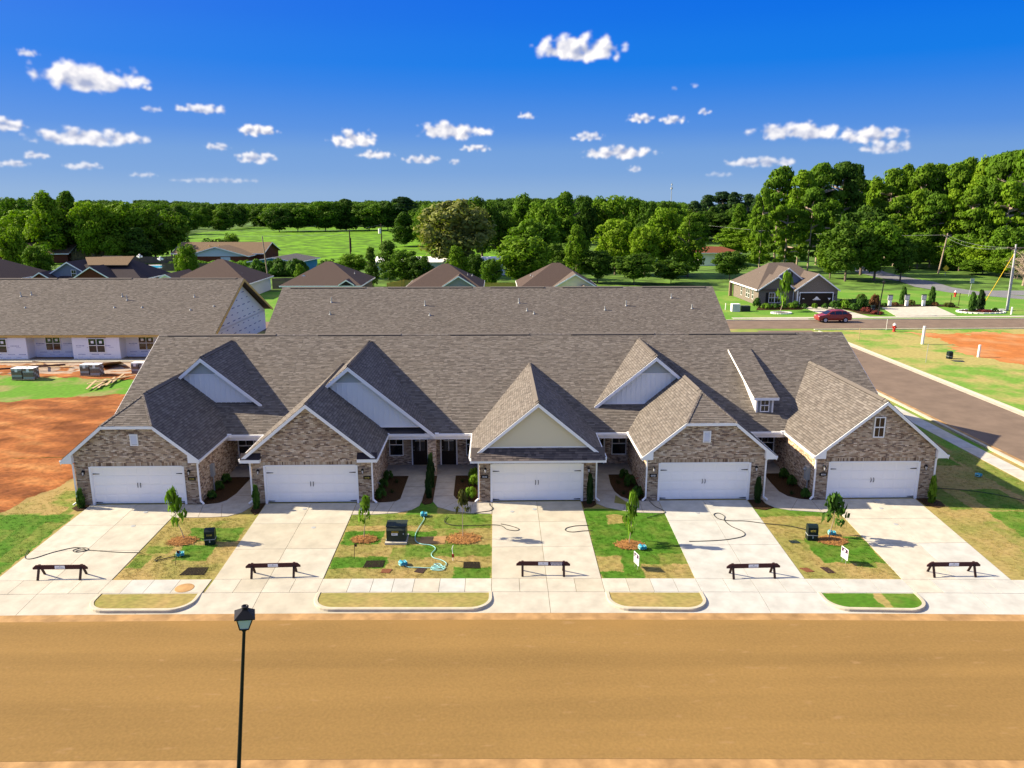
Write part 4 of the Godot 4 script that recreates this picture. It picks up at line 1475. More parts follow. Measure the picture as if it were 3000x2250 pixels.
func street_and_paving() -> void:
	var gx0 := -48.0
	var gx1 := 33.2
	# road
	var pic := paint_picture(-34.0, 10.9, 36.0, 21.4, 0.05, road_colour)
	picture_mat("road_mud", pic)
	M.road_mud.heightmap_enabled = false
	var b := MB.new()
	b.mapped = true
	b.ux = Vector3(1.0 / 70.0, 0, 0)
	b.uy = Vector3(0, 0, 1.0 / 10.5)
	b.uo = Vector2(34.0 / 70.0, -10.9 / 10.5)
	for k in 8:
		var t0 := k / 8.0
		var t1 := (k + 1) / 8.0
		var y0 := -0.385 + 0.09 * (1.0 - pow(t0 * 2.0 - 1.0, 2.0))
		var y1 := -0.385 + 0.09 * (1.0 - pow(t1 * 2.0 - 1.0, 2.0))
		band(b, -34.0, 36.0, func(x): return street(x) + 3.3 + 8.05 * t0, func(x): return street(x) + 3.3 + 8.05 * t1, y0, y1)
	structure("street", b, M.road_mud, "wide street stained tan with dried mud")
	b = MB.new()
	band(b, gx0, gx1, func(x): return street(x) + 2.78, func(x): return street(x) + 3.31, -0.372, -0.392)
	structure("gutter", b, M.gutter, "concrete gutter stained orange by clay")
	b = MB.new()
	band(b, gx0, 60.0, func(x): return street(x) + 11.34, func(x): return street(x) + 11.9, -0.392, -0.372)
	structure("gutter", b, M.gutter, "gutter on the near side of the street")
	b = MB.new()
	for i in 40:
		var x := gx0 + i * 2.5
		var f0 := street(x) + 11.9
		var f1 := street(x + 2.5) + 11.9
		b.prism([Vector3(x, -0.5, f0), Vector3(x, -0.29, f0 + 0.03), Vector3(x, -0.27, f0 + 0.15), Vector3(x, -0.5, f0 + 0.16)], Vector3(2.5, 0, f1 - f0))
	structure("kerb", b, M.kerb, "kerb on the near side of the street")
	# dark bed under the slabs, so that the joints read
	b = MB.new()
	for d in DRIVES:
		var f := street(d[0])
		b.poly([Vector3(d[0], -0.02, 0.02), Vector3(d[1], -0.02, 0.02), Vector3(d[3], -0.292, f), Vector3(d[2], -0.292, f)], Vector3.UP)
	band(b, gx0, 30.9, func(x): return street(x) - 0.01, func(x): return street(x) + 1.25, -0.292, -0.292)
	band(b, gx0, 30.9, func(x): return street(x) + 1.2, func(x): return street(x) + 2.8, -0.292, -0.40)
	structure("path_bed", b, M.joint, "dark joints between the concrete slabs")
	# driveways in slabs
	var r := RandomNumberGenerator.new()
	r.seed = 9
	var tones := [["concrete", "concrete_b"], ["concrete", "concrete_c"], ["concrete_c", "concrete"], ["concrete_d", "concrete_d"], ["concrete_b", "concrete_d"]]
	var j := 0.009
	for k in 5:
		var d: Array = DRIVES[k]
		var root := structure_root("driveway", ["leftmost concrete driveway, with a coiled black hose", "concrete driveway of the second house from the left", "concrete driveway of the middle house", "pale concrete driveway of the fourth house, a long black hose across it", "rightmost concrete driveway"][k])
		var f := street((d[0] + d[1]) * 0.5)
		var rows := [0.03, 2.62, 5.42, f]
		for i in 3:
			for s in 2:
				var q := []
				for c in [[0, 0], [1, 0], [1, 1], [0, 1]]:
					var z: float = rows[i + c[1]] + (j if c[1] == 0 else -j)
					var t: float = z / f
					if i == 2 and c[1] == 1:
						z = street(lerpf(d[2], d[3], (s + c[0]) * 0.5)) - j
					var xl: float = lerpf(d[0], d[2], t)
					var xr: float = lerpf(d[1], d[3], t)
					q.append(Vector2(lerpf(xl, xr, (s + c[0]) * 0.5) + (j if c[0] == 0 else -j), z))
				var dy := r.randf_range(-0.002, 0.002)
				slab(root, q, func(x, z): return gy(x, z) + 0.012 + dy, M[tones[k][r.randi() % 2]])
		var x0: float = (DRIVES[k - 1][3] + d[2]) * 0.5 if k > 0 else -40.0
		var x1: float = (d[3] + DRIVES[k + 1][2]) * 0.5 if k < 4 else 30.9
		var xm: float = (d[2] + d[3]) * 0.5
		for s in 4:       # pavement squares crossing the driveway
			var a: float = lerpf(d[2], d[3], s / 4.0) + j
			var c: float = lerpf(d[2], d[3], (s + 1) / 4.0) - j
			slab(root, [Vector2(a, street(a) + j), Vector2(c, street(c) + j), Vector2(c, street(c) + 1.23 - j), Vector2(a, street(a) + 1.23 - j)], apron_y, M[tones[k][r.randi() % 2]])
		for s in 2:       # apron down to the gutter
			var a: float = (x0 if s == 0 else xm) + j
			var c: float = (xm if s == 0 else x1) - j
			slab(root, [Vector2(a, street(a) + 1.23 + j), Vector2(c, street(c) + 1.23 + j), Vector2(c, street(c) + 2.79), Vector2(a, street(a) + 2.79)], apron_y, M[tones[k][r.randi() % 2]])
	# pavement squares between the driveways
	var side := structure_root("sidewalk", "concrete pavement in front of the lawns")
	var cuts := [[-17.0, -16.09, -15.11, -13.96, -12.6], [-7.7, -6.45, -5.46, -4.54, -3.64, -2.52, -1.4, -0.25], [4.6, 5.68, 6.73, 7.76, 8.75], [13.6, 14.81, 16.41, 17.87], [22.66, 24.6, 26.5, 28.4, 30.9], [-40.0, -37.0, -34.0, -31.0, -28.0, -25.0, -22.1]]
	for row in cuts:
		for i in row.size() - 1:
			var a: float = row[i] + j
			var c: float = row[i + 1] - j
			slab(side, [Vector2(a, street(a) + j), Vector2(c, street(c) + j), Vector2(c, street(c) + 1.23 - j), Vector2(a, street(a) + 1.23 - j)], func(x, z): return -0.258, M[["concrete_b", "concrete_d", "concrete", "concrete_d"][r.randi() % 4]])
	# planted islands with rounded kerbs
	var isl := [[-17.0, -12.55, "leftmost"], [-7.72, -0.18, "longest"], [4.58, 8.8, "third"], [13.62, 17.9, "green rightmost"]]
	for k in 4:
		var x0: float = isl[k][0] + 0.02
		var x1: float = isl[k][1] - 0.02
		var path := []
		var inner := []
		for q in [[x0, 1.235, 0], [x0, 1.75, 0]]:
			path.append(Vector3(q[0], 0, street(q[0]) + q[1]))
		var rad := 0.95
		for i in range(1, 9):
			var an := PI * 0.5 * i / 8.0
			path.append(Vector3(x0 + rad - cos(an) * rad, 0, street(x0) + 1.75 + sin(an) * rad))
		for i in range(0, 9):
			var an := PI * 0.5 * i / 8.0
			path.append(Vector3(x1 - rad + sin(an) * rad, 0, street(x1) + 1.75 + cos(an) * rad))
		path.append(Vector3(x1, 0, street(x1) + 1.235))
		var kb := MB.new()
		var wd := 0.16
		for i in path.size() - 1:
			var p: Vector3 = path[i]
			var q: Vector3 = path[i + 1]
			var np := Vector3.ZERO
			var nq := Vector3.ZERO
			for e in [[i - 1, i], [i, i + 1]]:
				if e[0] >= 0:
					np += (path[e[1]] - path[e[0]]).cross(Vector3.UP).normalized()
			for e in [[i, i + 1], [i + 1, i + 2]]:
				if e[1] < path.size():
					nq += (path[e[1]] - path[e[0]]).cross(Vector3.UP).normalized()
			np = -np.normalized() * wd
			nq = -nq.normalized() * wd
			var yt := Vector3(0, -0.238, 0)
			var yb := Vector3(0, -0.46, 0)
			var e0 := np * 0.18
			var e1 := nq * 0.18
			kb.poly([p + yt + e0, q + yt + e1, q + nq + yt, p + np + yt], Vector3.UP)
			kb.poly([p + yt + e0, q + yt + e1, q + yt + Vector3(0, -0.03, 0), p + yt + Vector3(0, -0.03, 0)], -np + Vector3.UP * 0.1)
			kb.poly([p + yt + Vector3(0, -0.03, 0), q + yt + Vector3(0, -0.03, 0), q + yb - nq * 0.15, p + yb - np * 0.15], -np)
			kb.poly([p + np + yt, q + nq + yt, q + nq + yb, p + np + yb], np)
			inner.append(p + np * 0.96 + Vector3(0, -0.262, 0))
		inner.append(path[-1] + Vector3(-wd * 0.96, -0.262, 0))
		structure("kerb", kb, M.kerb, "rounded concrete kerb round the " + isl[k][2] + " grass island")
		var gr := MB.new()
		gr.mapped = true
		gr.ux = Vector3(1.0 / 68.0, 0, 0)
		gr.uy = Vector3(0, 0, 1.0 / 22.0)
		gr.uo = Vector2(34.0 / 68.0, 8.0 / 22.0)
		gr.flat_faces(inner, Vector3.UP)
		structure("lawn", gr, M.front_lawn, "grass island between the kerb and the pavement")
	walks()
	side_street()

func flat_piece(called: String, pts: Array, y: float, m: Material, label: String, thick := 0.1) -> MeshInstance3D:
	var b := MB.new()
	var q := []
	for p in pts:
		q.append(Vector3(p[0], y - thick, p[1]))
	b.prism(q, Vector3(0, thick, 0))
	return structure(called, b, m, label)

func draped(called: String, pts: Array, lift: float, m: Material, label: String) -> MeshInstance3D:
	var b := MB.new()
	var q := []
	for p in pts:
		q.append(Vector3(p[0], gy(p[0], p[1]) + lift - 0.1, p[1]))
	b.prism(q, Vector3(0, 0.1, 0))
	return structure(called, b, m, label)

func walks() -> void:
	draped("path", [[-14.6, -4.2], [-13.22, -4.2], [-13.22, 0.45], [-13.5, 1.15], [-14.1, 1.65], [-15.0, 1.76], [-16.9, 1.76], [-16.9, 0.1], [-15.7, 0.08], [-15.15, -0.1], [-14.85, -0.5], [-14.65, -1.5]], 0.012, M.walk, "curved concrete path of the leftmost house")
	draped("path", [[-7.62, 0.04], [-6.7, 0.03], [-6.0, -0.02], [-5.55, -0.15], [-5.33, -0.5], [-5.27, -4.2], [-4.06, -4.2], [-4.12, -0.2], [-4.2, 0.5], [-4.55, 1.0], [-5.3, 1.40], [-6.4, 1.55], [-7.62, 1.57]], 0.012, M.walk, "curved concrete path of the second house from the left")
	draped("path", [[-3.56, -4.2], [-2.47, -4.2], [-2.43, -1.0], [-2.25, -0.45], [-1.95, -0.15], [-1.4, 0.03], [-0.28, 0.03], [-0.28, 1.6], [-1.4, 1.5], [-2.4, 1.2], [-3.2, 0.66], [-3.5, -0.1]], 0.012, M.walk, "curved concrete path of the middle house")
	draped("path", [[5.4, -4.2], [6.7, -4.2], [6.6, -2.6], [6.66, -1.4], [6.9, -0.6], [7.3, -0.15], [7.9, 0.05], [8.86, 0.05], [8.84, 1.7], [7.6, 1.6], [6.72, 1.33], [5.9, 0.9], [5.42, 0.35]], 0.012, M.walk, "curved concrete path of the fourth house")
	draped("path", [[14.62, -4.2], [16.12, -4.2], [16.0, -2.6], [15.98, -1.2], [16.2, -0.5], [16.7, -0.05], [17.4, 0.1], [18.16, 0.1], [18.14, 1.76], [17.3, 1.74], [15.65, 1.45], [14.9, 1.07], [14.62, 0.5]], 0.012, M.walk, "curved concrete path of the rightmost house")
	var jb := MB.new()
	for e in [[-14.9, 0.1, -14.4, 1.72], [-15.9, 0.1, -15.6, 1.74], [-14.6, -1.2, -13.25, -1.2], [-6.4, 0.03, -6.6, 1.53], [-5.6, -0.1, -5.8, 1.48], [-5.25, -0.9, -4.12, -0.9], [-5.25, -2.4, -4.1, -2.4], [-3.5, -0.9, -2.45, -0.9], [-3.52, -2.0, -2.47, -2.0], [-3.54, -3.1, -2.47, -3.1], [-2.1, -0.2, -2.9, 0.85], [-1.3, 0.05, -1.4, 1.48], [5.45, -1.5, 6.6, -1.5], [7.2, -0.15, 6.75, 1.3], [7.8, 0.05, 7.75, 1.58], [16.0, -1.3, 14.66, -1.3], [16.6, -0.05, 15.7, 1.42], [17.3, 0.1, 17.2, 1.7]]:
		var a := Vector3(e[0], gy(e[0], e[1]) + 0.013, e[1])
		var c := Vector3(e[2], gy(e[2], e[3]) + 0.013, e[3])
		jb.bar(a, c, 0.018, 0.005)
	structure("path_joint", jb, M.joint, "joints across the front paths")
	var beds := [
		[[[-16.08, -4.2], [-14.62, -4.2], [-14.67, -1.5], [-14.87, -0.52], [-15.17, -0.12], [-15.7, 0.06], [-16.08, 0.06]], "mulch bed beside the path of the leftmost house"],
		[[[-6.74, -4.2], [-5.29, -4.2], [-5.35, -0.5], [-5.57, -0.17], [-6.0, -0.04], [-6.74, 0.0]], "mulch bed beside the path of the second house from the left"],
		[[[-4.05, -4.2], [-3.57, -4.2], [-3.5, -0.12], [-3.6, 0.2], [-3.9, 0.35], [-4.1, 0.1]], "narrow mulch strip between the two middle paths"],
		[[[-2.45, -4.2], [-0.96, -4.2], [-0.96, 0.02], [-1.4, 0.01], [-1.94, -0.17], [-2.23, -0.47], [-2.41, -1.0]], "mulch bed beside the path of the middle house"],
		[[[6.72, -4.2], [8.18, -4.2], [8.18, 0.03], [7.9, 0.03], [7.32, -0.17], [6.92, -0.62], [6.68, -1.4], [6.62, -2.6]], "mulch bed beside the path of the fourth house"],
		[[[16.14, -4.2], [17.43, -4.2], [17.43, 0.08], [16.72, -0.07], [16.22, -0.52], [16.0, -1.2], [16.02, -2.6]], "mulch bed beside the path of the rightmost house"],
		[[[-22.62, -0.2], [-22.0, -0.2], [-22.0, 0.75], [-22.3, 0.85], [-22.75, 0.5]], "mulch at the outer corner of the leftmost house"],
		[[[-13.18, 0.02], [-12.58, 0.02], [-12.58, 1.3], [-12.75, 1.5], [-13.1, 1.0]], "mulch at the left corner of the second house from the left"],
		[[[4.64, 0.02], [5.38, 0.02], [5.38, 0.5], [5.1, 0.85], [4.66, 0.9]], "mulch at the right corner of the middle house"],
		[[[13.82, 0.02], [14.6, 0.02], [14.58, 0.6], [14.9, 1.1], [14.3, 1.4], [13.8, 1.2]], "mulch at the right corner of the fourth house"],
		[[[23.16, 0.02], [23.98, 0.02], [24.3, 0.5], [24.2, 1.1], [23.7, 1.3], [23.2, 1.0]], "mulch at the right corner of the rightmost house"],
	]
	for q in beds:
		var o := draped("mulch_bed", q[0], 0.02, M.mulch, "")
		o.remove_meta("kind")
		tag(o, q[1], "mulch bed")

func side_street() -> void:
	var b := MB.new()
	b.box(Vector3(33.35, -0.3, -58.0), Vector3(40.35, 0.0, 11.4))
	structure("road", b, M.asphalt_far, "side street running back past the right-hand house")
	b = MB.new()
	b.box(Vector3(40.35, -0.3, -57.0), Vector3(40.9, 0.02, 10.0))
	b.box(Vector3(40.9, -0.3, -57.0), Vector3(41.1, 0.13, 10.0))
	structure("kerb", b, M.kerb, "pale kerb along the far side of the side street")
	b = MB.new()
	b.box(Vector3(32.85, -0.3, -56.0), Vector3(33.35, 0.014, 10.0))
	structure("gutter", b, M.gutter, "muddy gutter along the near side of the side street")
	b = MB.new()
	b.box(Vector3(32.62, -0.3, -56.0), Vector3(32.85, 0.11, 10.0))
	structure("kerb", b, M.kerb, "kerb along the near side of the side street")
	var root := structure_root("sidewalk", "pavement beside the right-hand house")
	for i in 14:
		b = MB.new()
		b.box(Vector3(30.95, -0.1, -20.0 + i * 2.2 + 0.01), Vector3(32.15, 0.012 + gy(31.0, -20.0 + i * 2.2), -20.0 + (i + 1) * 2.2 - 0.01))
		part("slab", b, M[["concrete_d", "concrete_b"][i % 2]], root)
	# far street behind
	b = MB.new()
	b.poly([Vector3(-90, 0.006, -58.6), Vector3(140, 0.006, -60.2), Vector3(140, 0.006, -68.6), Vector3(-90, 0.006, -66.4)], Vector3.UP)
	structure("road", b, M.asphalt_far, "far street where the red car stands")
	b = MB.new()
	b.prism([Vector3(30, 0.0, -66.55), Vector3(140, 0.0, -68.62), Vector3(140, 0.0, -69.0), Vector3(30, 0.0, -66.95)], Vector3(0, 0.1, 0))
	b.prism([Vector3(41, 0.0, -58.3), Vector3(140, 0.0, -59.9), Vector3(140, 0.0, -60.2), Vector3(41, 0.0, -58.7)], Vector3(0, 0.09, 0))
	structure("kerb", b, M.kerb, "pale kerbs of the far street")
	b = MB.new()
	b.prism([Vector3(33.5, 0.0, -68.3), Vector3(120, 0.0, -70.4), Vector3(120, 0.0, -71.5), Vector3(33.5, 0.0, -69.4)], Vector3(0, 0.03, 0))
	structure("sidewalk", b, M.concrete_b, "pavement in front of the model home")
	# old lane winding into the woods
	b = MB.new()
	var lane := [[128.0, -62.0], [105.0, -79.0], [92.0, -90.5], [86.0, -100.0], [85.0, -110.0], [87.5, -121.0], [87.0, -130.0], [88.5, -143.0], [93.0, -160.0]]
	for i in lane.size() - 1:
		var p := Vector3(lane[i][0], 0.01, lane[i][1])
		var q := Vector3(lane[i + 1][0], 0.01, lane[i + 1][1])
		var s0 := Vector3(3.3, 0, 0.6)
		b.poly([p - s0, p + s0, q + s0, q - s0], Vector3.UP)
	b.poly([Vector3(88.0, 0.016, -99.0), Vector3(93.0, 0.016, -95.5), Vector3(130, 0.016, -96.0), Vector3(130, 0.016, -103.0), Vector3(91.0, 0.016, -103.5)], Vector3.UP)
	structure("road", b, M.asphalt_grey, "old grey lane curving into the woods")

# ------------------------------------------------------------------ small things in front
func barricades() -> void:
	var spots := [[-19.3, 7.95, 0.0, "leftmost wooden barricade, on the driveway with the coiled hose"], [-9.95, 7.97, 0.03, "wooden barricade on the driveway of the second house from the left"], [2.05, 8.05, -0.03, "wooden barricade with an extra printed sign, on the middle driveway"], [11.35, 8.45, 0.02, "wooden barricade on the pale driveway of the fourth house"], [20.3, 8.5, 0.0, "rightmost wooden barricade, before the rightmost house"]]
	var first: Node3D = null
	for i in 5:
		var s: Array = spots[i]
		var at := Vector3(s[0], gy(s[0], s[1]) + 0.012, s[1])
		if first == null:
			first = thing("barricade", s[3], "barricade", at, "barricades across the driveways", s[2])
			var b := MB.new()
			var y0 := 0.42
			b.prism([Vector3(-1.2, y0, 0.045), Vector3(1.2, y0, 0.045), Vector3(1.2, y0 + 0.08, 0.045), Vector3(1.06, y0 + 0.20, 0.045), Vector3(-1.06, y0 + 0.20, 0.045), Vector3(-1.2, y0 + 0.08, 0.045)], Vector3(0, 0, 0.04))
			part("beam", b, M.stain_red, first)
			for x in [-0.92, 0.92]:
				for k in [-1.0, 1.0]:
					b = MB.new()
					b.bar(Vector3(x + 0.0, 0.0, k * 0.29), Vector3(x, 0.62, k * 0.01 + 0.02), 0.10, 0.04, Vector3(0, 0.4, k))
					part("leg", b, M.darkwood, first)
			b = MB.new()
			b.box(Vector3(-0.22, y0 + 0.03, 0.086), Vector3(0.22, y0 + 0.175, 0.094))
			var p := part("sign_panel", b, M.signwhite, first)
			b = MB.new()
			b.prism([Vector3(-0.045, y0 + 0.115, 0.0945), Vector3(0.045, y0 + 0.115, 0.0945), Vector3(0.0, y0 + 0.16, 0.0945)], Vector3(0, 0, 0.002))
			b.box(Vector3(-0.16, y0 + 0.07, 0.0945), Vector3(0.16, y0 + 0.088, 0.0965))
			part("print", b, M.metergrey, p)
			continue
		copy_of(first, at, s[3], s[2])
		if i == 2:
			var c: Node3D = get_child(get_child_count() - 1)
			var b := MB.new()
			b.box(Vector3(0.28, 0.425, 0.086), Vector3(0.90, 0.615, 0.095))
			var p := part("sign_panel", b, M.purple, c)
			p.set_meta("label", "dark sticker sign with two lines of pale lettering")
			b = MB.new()
			for k in 9:
				b.box(Vector3(0.33 + k * 0.058, 0.535, 0.0955), Vector3(0.37 + k * 0.058, 0.585, 0.0975))
			for k in 8:
				b.box(Vector3(0.35 + k * 0.062, 0.450, 0.0955), Vector3(0.392 + k * 0.062, 0.500, 0.0975))
			part("print", b, M.signwhite, p)

func street_lamp() -> void:
	# the post leans a little
	var top := Vector3(-6.86, 4.72, 20.9)
	var foot := Vector3(-7.42, -0.28, 20.9)
	var o := thing("street_lamp", "black street lamp with four-sided lantern in the foreground", "street lamp", foot)
	o.basis = Basis(Quaternion(Vector3.UP, (top - foot).normalized()))
	var h := (top - foot).length()
	var b := MB.new()
	b.tube([Vector3(0, 0, 0), Vector3(0, 0.5, 0)], 0.085, 14, 0.075)
	b.tube([Vector3(0, 0.5, 0), Vector3(0, h - 0.06, 0)], 0.060, 14, 0.043)
	b.lathe(Vector3(0, h - 0.10, 0), [Vector2(0.043, 0.0), Vector2(0.07, 0.03), Vector2(0.05, 0.06), Vector2(0.09, 0.12), Vector2(0.0, 0.14)], 14)
	part("post", b, M.iron, o)
	var y0 := h + 0.02
	var y1 := h + 0.40
	var yaw := Basis(Vector3.UP, 0.30)
	var ring := func(y: float, w: float) -> Array:
		var q := []
		for c in [[-1, -1], [1, -1], [1, 1], [-1, 1]]:
			q.append(yaw * Vector3(c[0] * w, 0, c[1] * w) + Vector3(0, y, 0))
		return q
	var lo: Array = ring.call(y0, 0.115)
	var hi: Array = ring.call(y1, 0.21)
	b = MB.new()
	for i in 4:
		var j := (i + 1) % 4
		b.bar(lo[i], hi[i], 0.022, 0.022)
		b.bar(lo[i], lo[j], 0.03, 0.03)
		b.bar(hi[i], hi[j], 0.03, 0.03)
	part("lantern_frame", b, M.iron, o)
	for i in 4:
		var j := (i + 1) % 4
		b = MB.new()
		var mid: Vector3 = (lo[i] + lo[j] + hi[i] + hi[j]) * 0.25 - Vector3(0, (y0 + y1) * 0.5, 0)
		b.prism([lo[i] - mid * 0.04, lo[j] - mid * 0.04, hi[j] - mid * 0.04, hi[i] - mid * 0.04], -mid * 0.03)
		part("pane", b, M.lampglass, o)
	b = MB.new()
	var ev: Array = ring.call(y1 + 0.0, 0.265)
	var nk: Array = ring.call(y1 + 0.17, 0.07)
	for i in 4:
		var j := (i + 1) % 4
		b.poly([ev[i], ev[j], nk[j], nk[i]], ev[i] + ev[j] + Vector3.UP * 0.3)
		b.poly([ev[i], ev[j], ev[j] + Vector3(0, -0.025, 0), ev[i] + Vector3(0, -0.025, 0)], ev[i] + ev[j] - Vector3.UP * y1 * 2.0)
	var bt := []
	for p in ev:
		bt.append(p + Vector3(0, -0.025, 0))
	b.poly(bt, Vector3.DOWN)
	b.lathe(Vector3(0, y1 + 0.17, 0), [Vector2(0.07, 0.0), Vector2(0.065, 0.05), Vector2(0.095, 0.06), Vector2(0.095, 0.09), Vector2(0.05, 0.10), Vector2(0.045, 0.04), Vector2(0.0, 0.04)], 16)
	part("lantern_roof", b, M.iron, o)

func on_ground(pts: Array, lift: float) -> Array:
	var c := Curve3D.new()
	for i in pts.size():
		var p := Vector3(pts[i][0], 0, pts[i][1])
		var a: Array = pts[maxi(i - 1, 0)]
		var e: Array = pts[mini(i + 1, pts.size() - 1)]
		var tn := Vector3(e[0] - a[0], 0, e[1] - a[1]) / 6.0
		c.add_point(p, -tn, tn)
	var out := []
	var len := c.get_baked_length()
	var k := int(len / 0.09) + 2
	for i in k:
		var p := c.sample_baked(len * i / (k - 1), true)
		out.append(Vector3(p.x, gy(p.x, p.z) + lift, p.z))
	return out

func hose(called: String, pts: Array, r: float, m: Material, label: String, category := "hose") -> MeshInstance3D:
	var b := MB.new()
	b.tube(on_ground(pts, 0.012 + r), r, 6)
	var o := part(called, b, m)
	tag(o, label, category)
	return o

func reel(x: float, z: float, turn: float, label: String) -> void:
	var o := thing("hose_reel", label, "hose reel", Vector3(x, gy(x, z), z), "blue hose reels lying on the lawns", turn)
	var b := MB.new()
	for s in [-0.16, 0.06]:
		b.tube([Vector3(-0.16, 0.05, s), Vector3(-0.16, 0.16, s), Vector3(0.16, 0.16, s), Vector3(0.16, 0.05, s), Vector3(-0.16, 0.05, s)], 0.022, 6)
	for p in [[-0.16, 0.05], [0.16, 0.05], [-0.16, 0.16], [0.16, 0.16]]:
		b.bar(Vector3(p[0], p[1], -0.16), Vector3(p[0], p[1], 0.06), 0.03, 0.03)
	part("frame", b, M.hose, o)
	b = MB.new()
	b.tube([Vector3(-0.06, 0.13, -0.2), Vector3(-0.06, 0.13, 0.12)], 0.085, 10)
	b.tube([Vector3(0.11, 0.12, -0.1), Vector3(0.11, 0.12, 0.1)], 0.07, 10)
	part("drum", b, M.reel, o)

func yard_sign(x: float, z: float, turn: float, label: String) -> void:
	var o := thing("yard_sign", label, "sign", Vector3(x, gy(x, z), z), "purple and white yard signs", turn)
	var b := MB.new()
	for s in [-0.17, 0.17]:
		b.bar(Vector3(s, 0, 0), Vector3(s, 0.35, 0), 0.012, 0.012)
	part("stake", b, M.steel, o)
	b = MB.new()
	b.box(Vector3(-0.32, 0.26, -0.008), Vector3(0.32, 0.92, 0.008))
	var p := part("panel", b, M.signwhite, o)
	b = MB.new()
	for s in [0.0082, -0.0102]:
		b.box(Vector3(-0.28, 0.64, s), Vector3(0.28, 0.88, s + 0.002))
	part("print", b, M.purple, p)
	b = MB.new()
	for s in [0.0082, -0.0102]:
		b.box(Vector3(-0.28, 0.42, s), Vector3(0.28, 0.46, s + 0.002))
		b.box(Vector3(-0.28, 0.30, s), Vector3(0.28, 0.34, s + 0.002))
		b.box(Vector3(0.24, 0.34, s), Vector3(0.28, 0.42, s + 0.002))
		b.box(Vector3(-0.28, 0.34, s), Vector3(-0.25, 0.42, s + 0.002))
	part("print", b, M.navy, p)
	b = MB.new()
	for s in [0.0104, -0.0124]:
		b.prism([Vector3(-0.10, 0.69, s), Vector3(0.06, 0.69, s), Vector3(0.06, 0.76, s), Vector3(0.10, 0.76, s), Vector3(-0.02, 0.83, s), Vector3(-0.10, 0.78, s)], Vector3(0, 0, 0.002))
	part("emblem", b, M.signwhite, p)
	o.scale = Vector3(0.8, 0.8, 0.8)

func pedestal(x: float, z: float, label: String, text: String, turn := 0.0) -> void:
	var o := thing("utility_pedestal", label, "utility box", Vector3(x, gy(x, z), z), "", turn)
	var b := MB.new()
	var w := 0.24
	b.prism([Vector3(-w, 0, 0.2), Vector3(-w, 0.30, 0.22), Vector3(-w, 0.66, 0.20), Vector3(-w, 0.76, 0.10), Vector3(-w, 0.78, -0.08), Vector3(-w, 0.70, -0.2), Vector3(-w, 0, -0.2)], Vector3(w * 2, 0, 0))
	part("cabinet", b, M.ped_green, o)
	b = MB.new()
	b.box(Vector3(-w - 0.015, 0.26, -0.2), Vector3(w + 0.015, 0.29, 0.235))
	b.box(Vector3(-0.025, 0.12, 0.2), Vector3(0.025, 0.24, 0.24))
	part("hasp", b, M.metergrey, o)
	digits(o, text, Vector3(0.0, 0.50, 0.225), 0.085, M.newfence, 0.0, "lettering")

func transformer() -> void:
	var o := thing("transformer_cabinet", "dark green transformer box with warning labels on the middle lawn", "utility box", Vector3(-4.9, gy(-4.9, 4.5), 4.5))
	var b := MB.new()
	b.box(Vector3(-0.53, -0.05, -0.52), Vector3(0.53, 0.07, 0.56))
	part("plinth", b, M.concrete, o)
	b = MB.new()
	b.prism([Vector3(-0.47, 0.07, 0.36), Vector3(-0.47, 0.62, 0.36), Vector3(-0.47, 0.76, 0.22), Vector3(-0.47, 0.80, -0.42), Vector3(-0.47, 0.07, -0.42)], Vector3(0.94, 0, 0))
	part("cabinet", b, M.xf_green, o)
	b = MB.new()
	b.prism([Vector3(-0.5, 0.765, 0.26), Vector3(-0.5, 0.80, 0.22), Vector3(-0.5, 0.835, -0.46), Vector3(-0.5, 0.79, -0.46)], Vector3(1.0, 0, 0))
	part("lid", b, M.xf_green, o)
	b = MB.new()
	b.box(Vector3(-0.22, 0.50, 0.362), Vector3(0.12, 0.575, 0.366))
	var w := part("warning_label", b, M.yellow, o)
	b = MB.new()
	b.box(Vector3(-0.22, 0.37, 0.362), Vector3(0.08, 0.49, 0.366))
	var s := part("warning_label", b, M.signwhite, o)
	digits(w, "WARNING", Vector3(-0.05, 0.537, 0.367), 0.05, M.black, 0.0, "lettering")
	b = MB.new()
	b.box(Vector3(-0.19, 0.45, 0.3665), Vector3(0.05, 0.462, 0.3675))
	b.box(Vector3(-0.19, 0.42, 0.3665), Vector3(-0.02, 0.432, 0.3675))
	part("print", b, M.navy, s)
	b = MB.new()
	b.tube([Vector3(0.36, 0.45, 0.36), Vector3(0.36, 0.45, 0.40)], 0.03, 8)
	part("padlock", b, M.steel, o)

func patch(called: String, q: Array, m: Material, label: String, category: String, group := "") -> void:
	var b := MB.new()
	var p := []
	for c in q:
		p.append(Vector3(c[0], gy(c[0], c[1]) - 0.02, c[1]))
	b.prism(p, Vector3(0, 0.032, 0))
	tag(part(called, b, m), label, category, group)

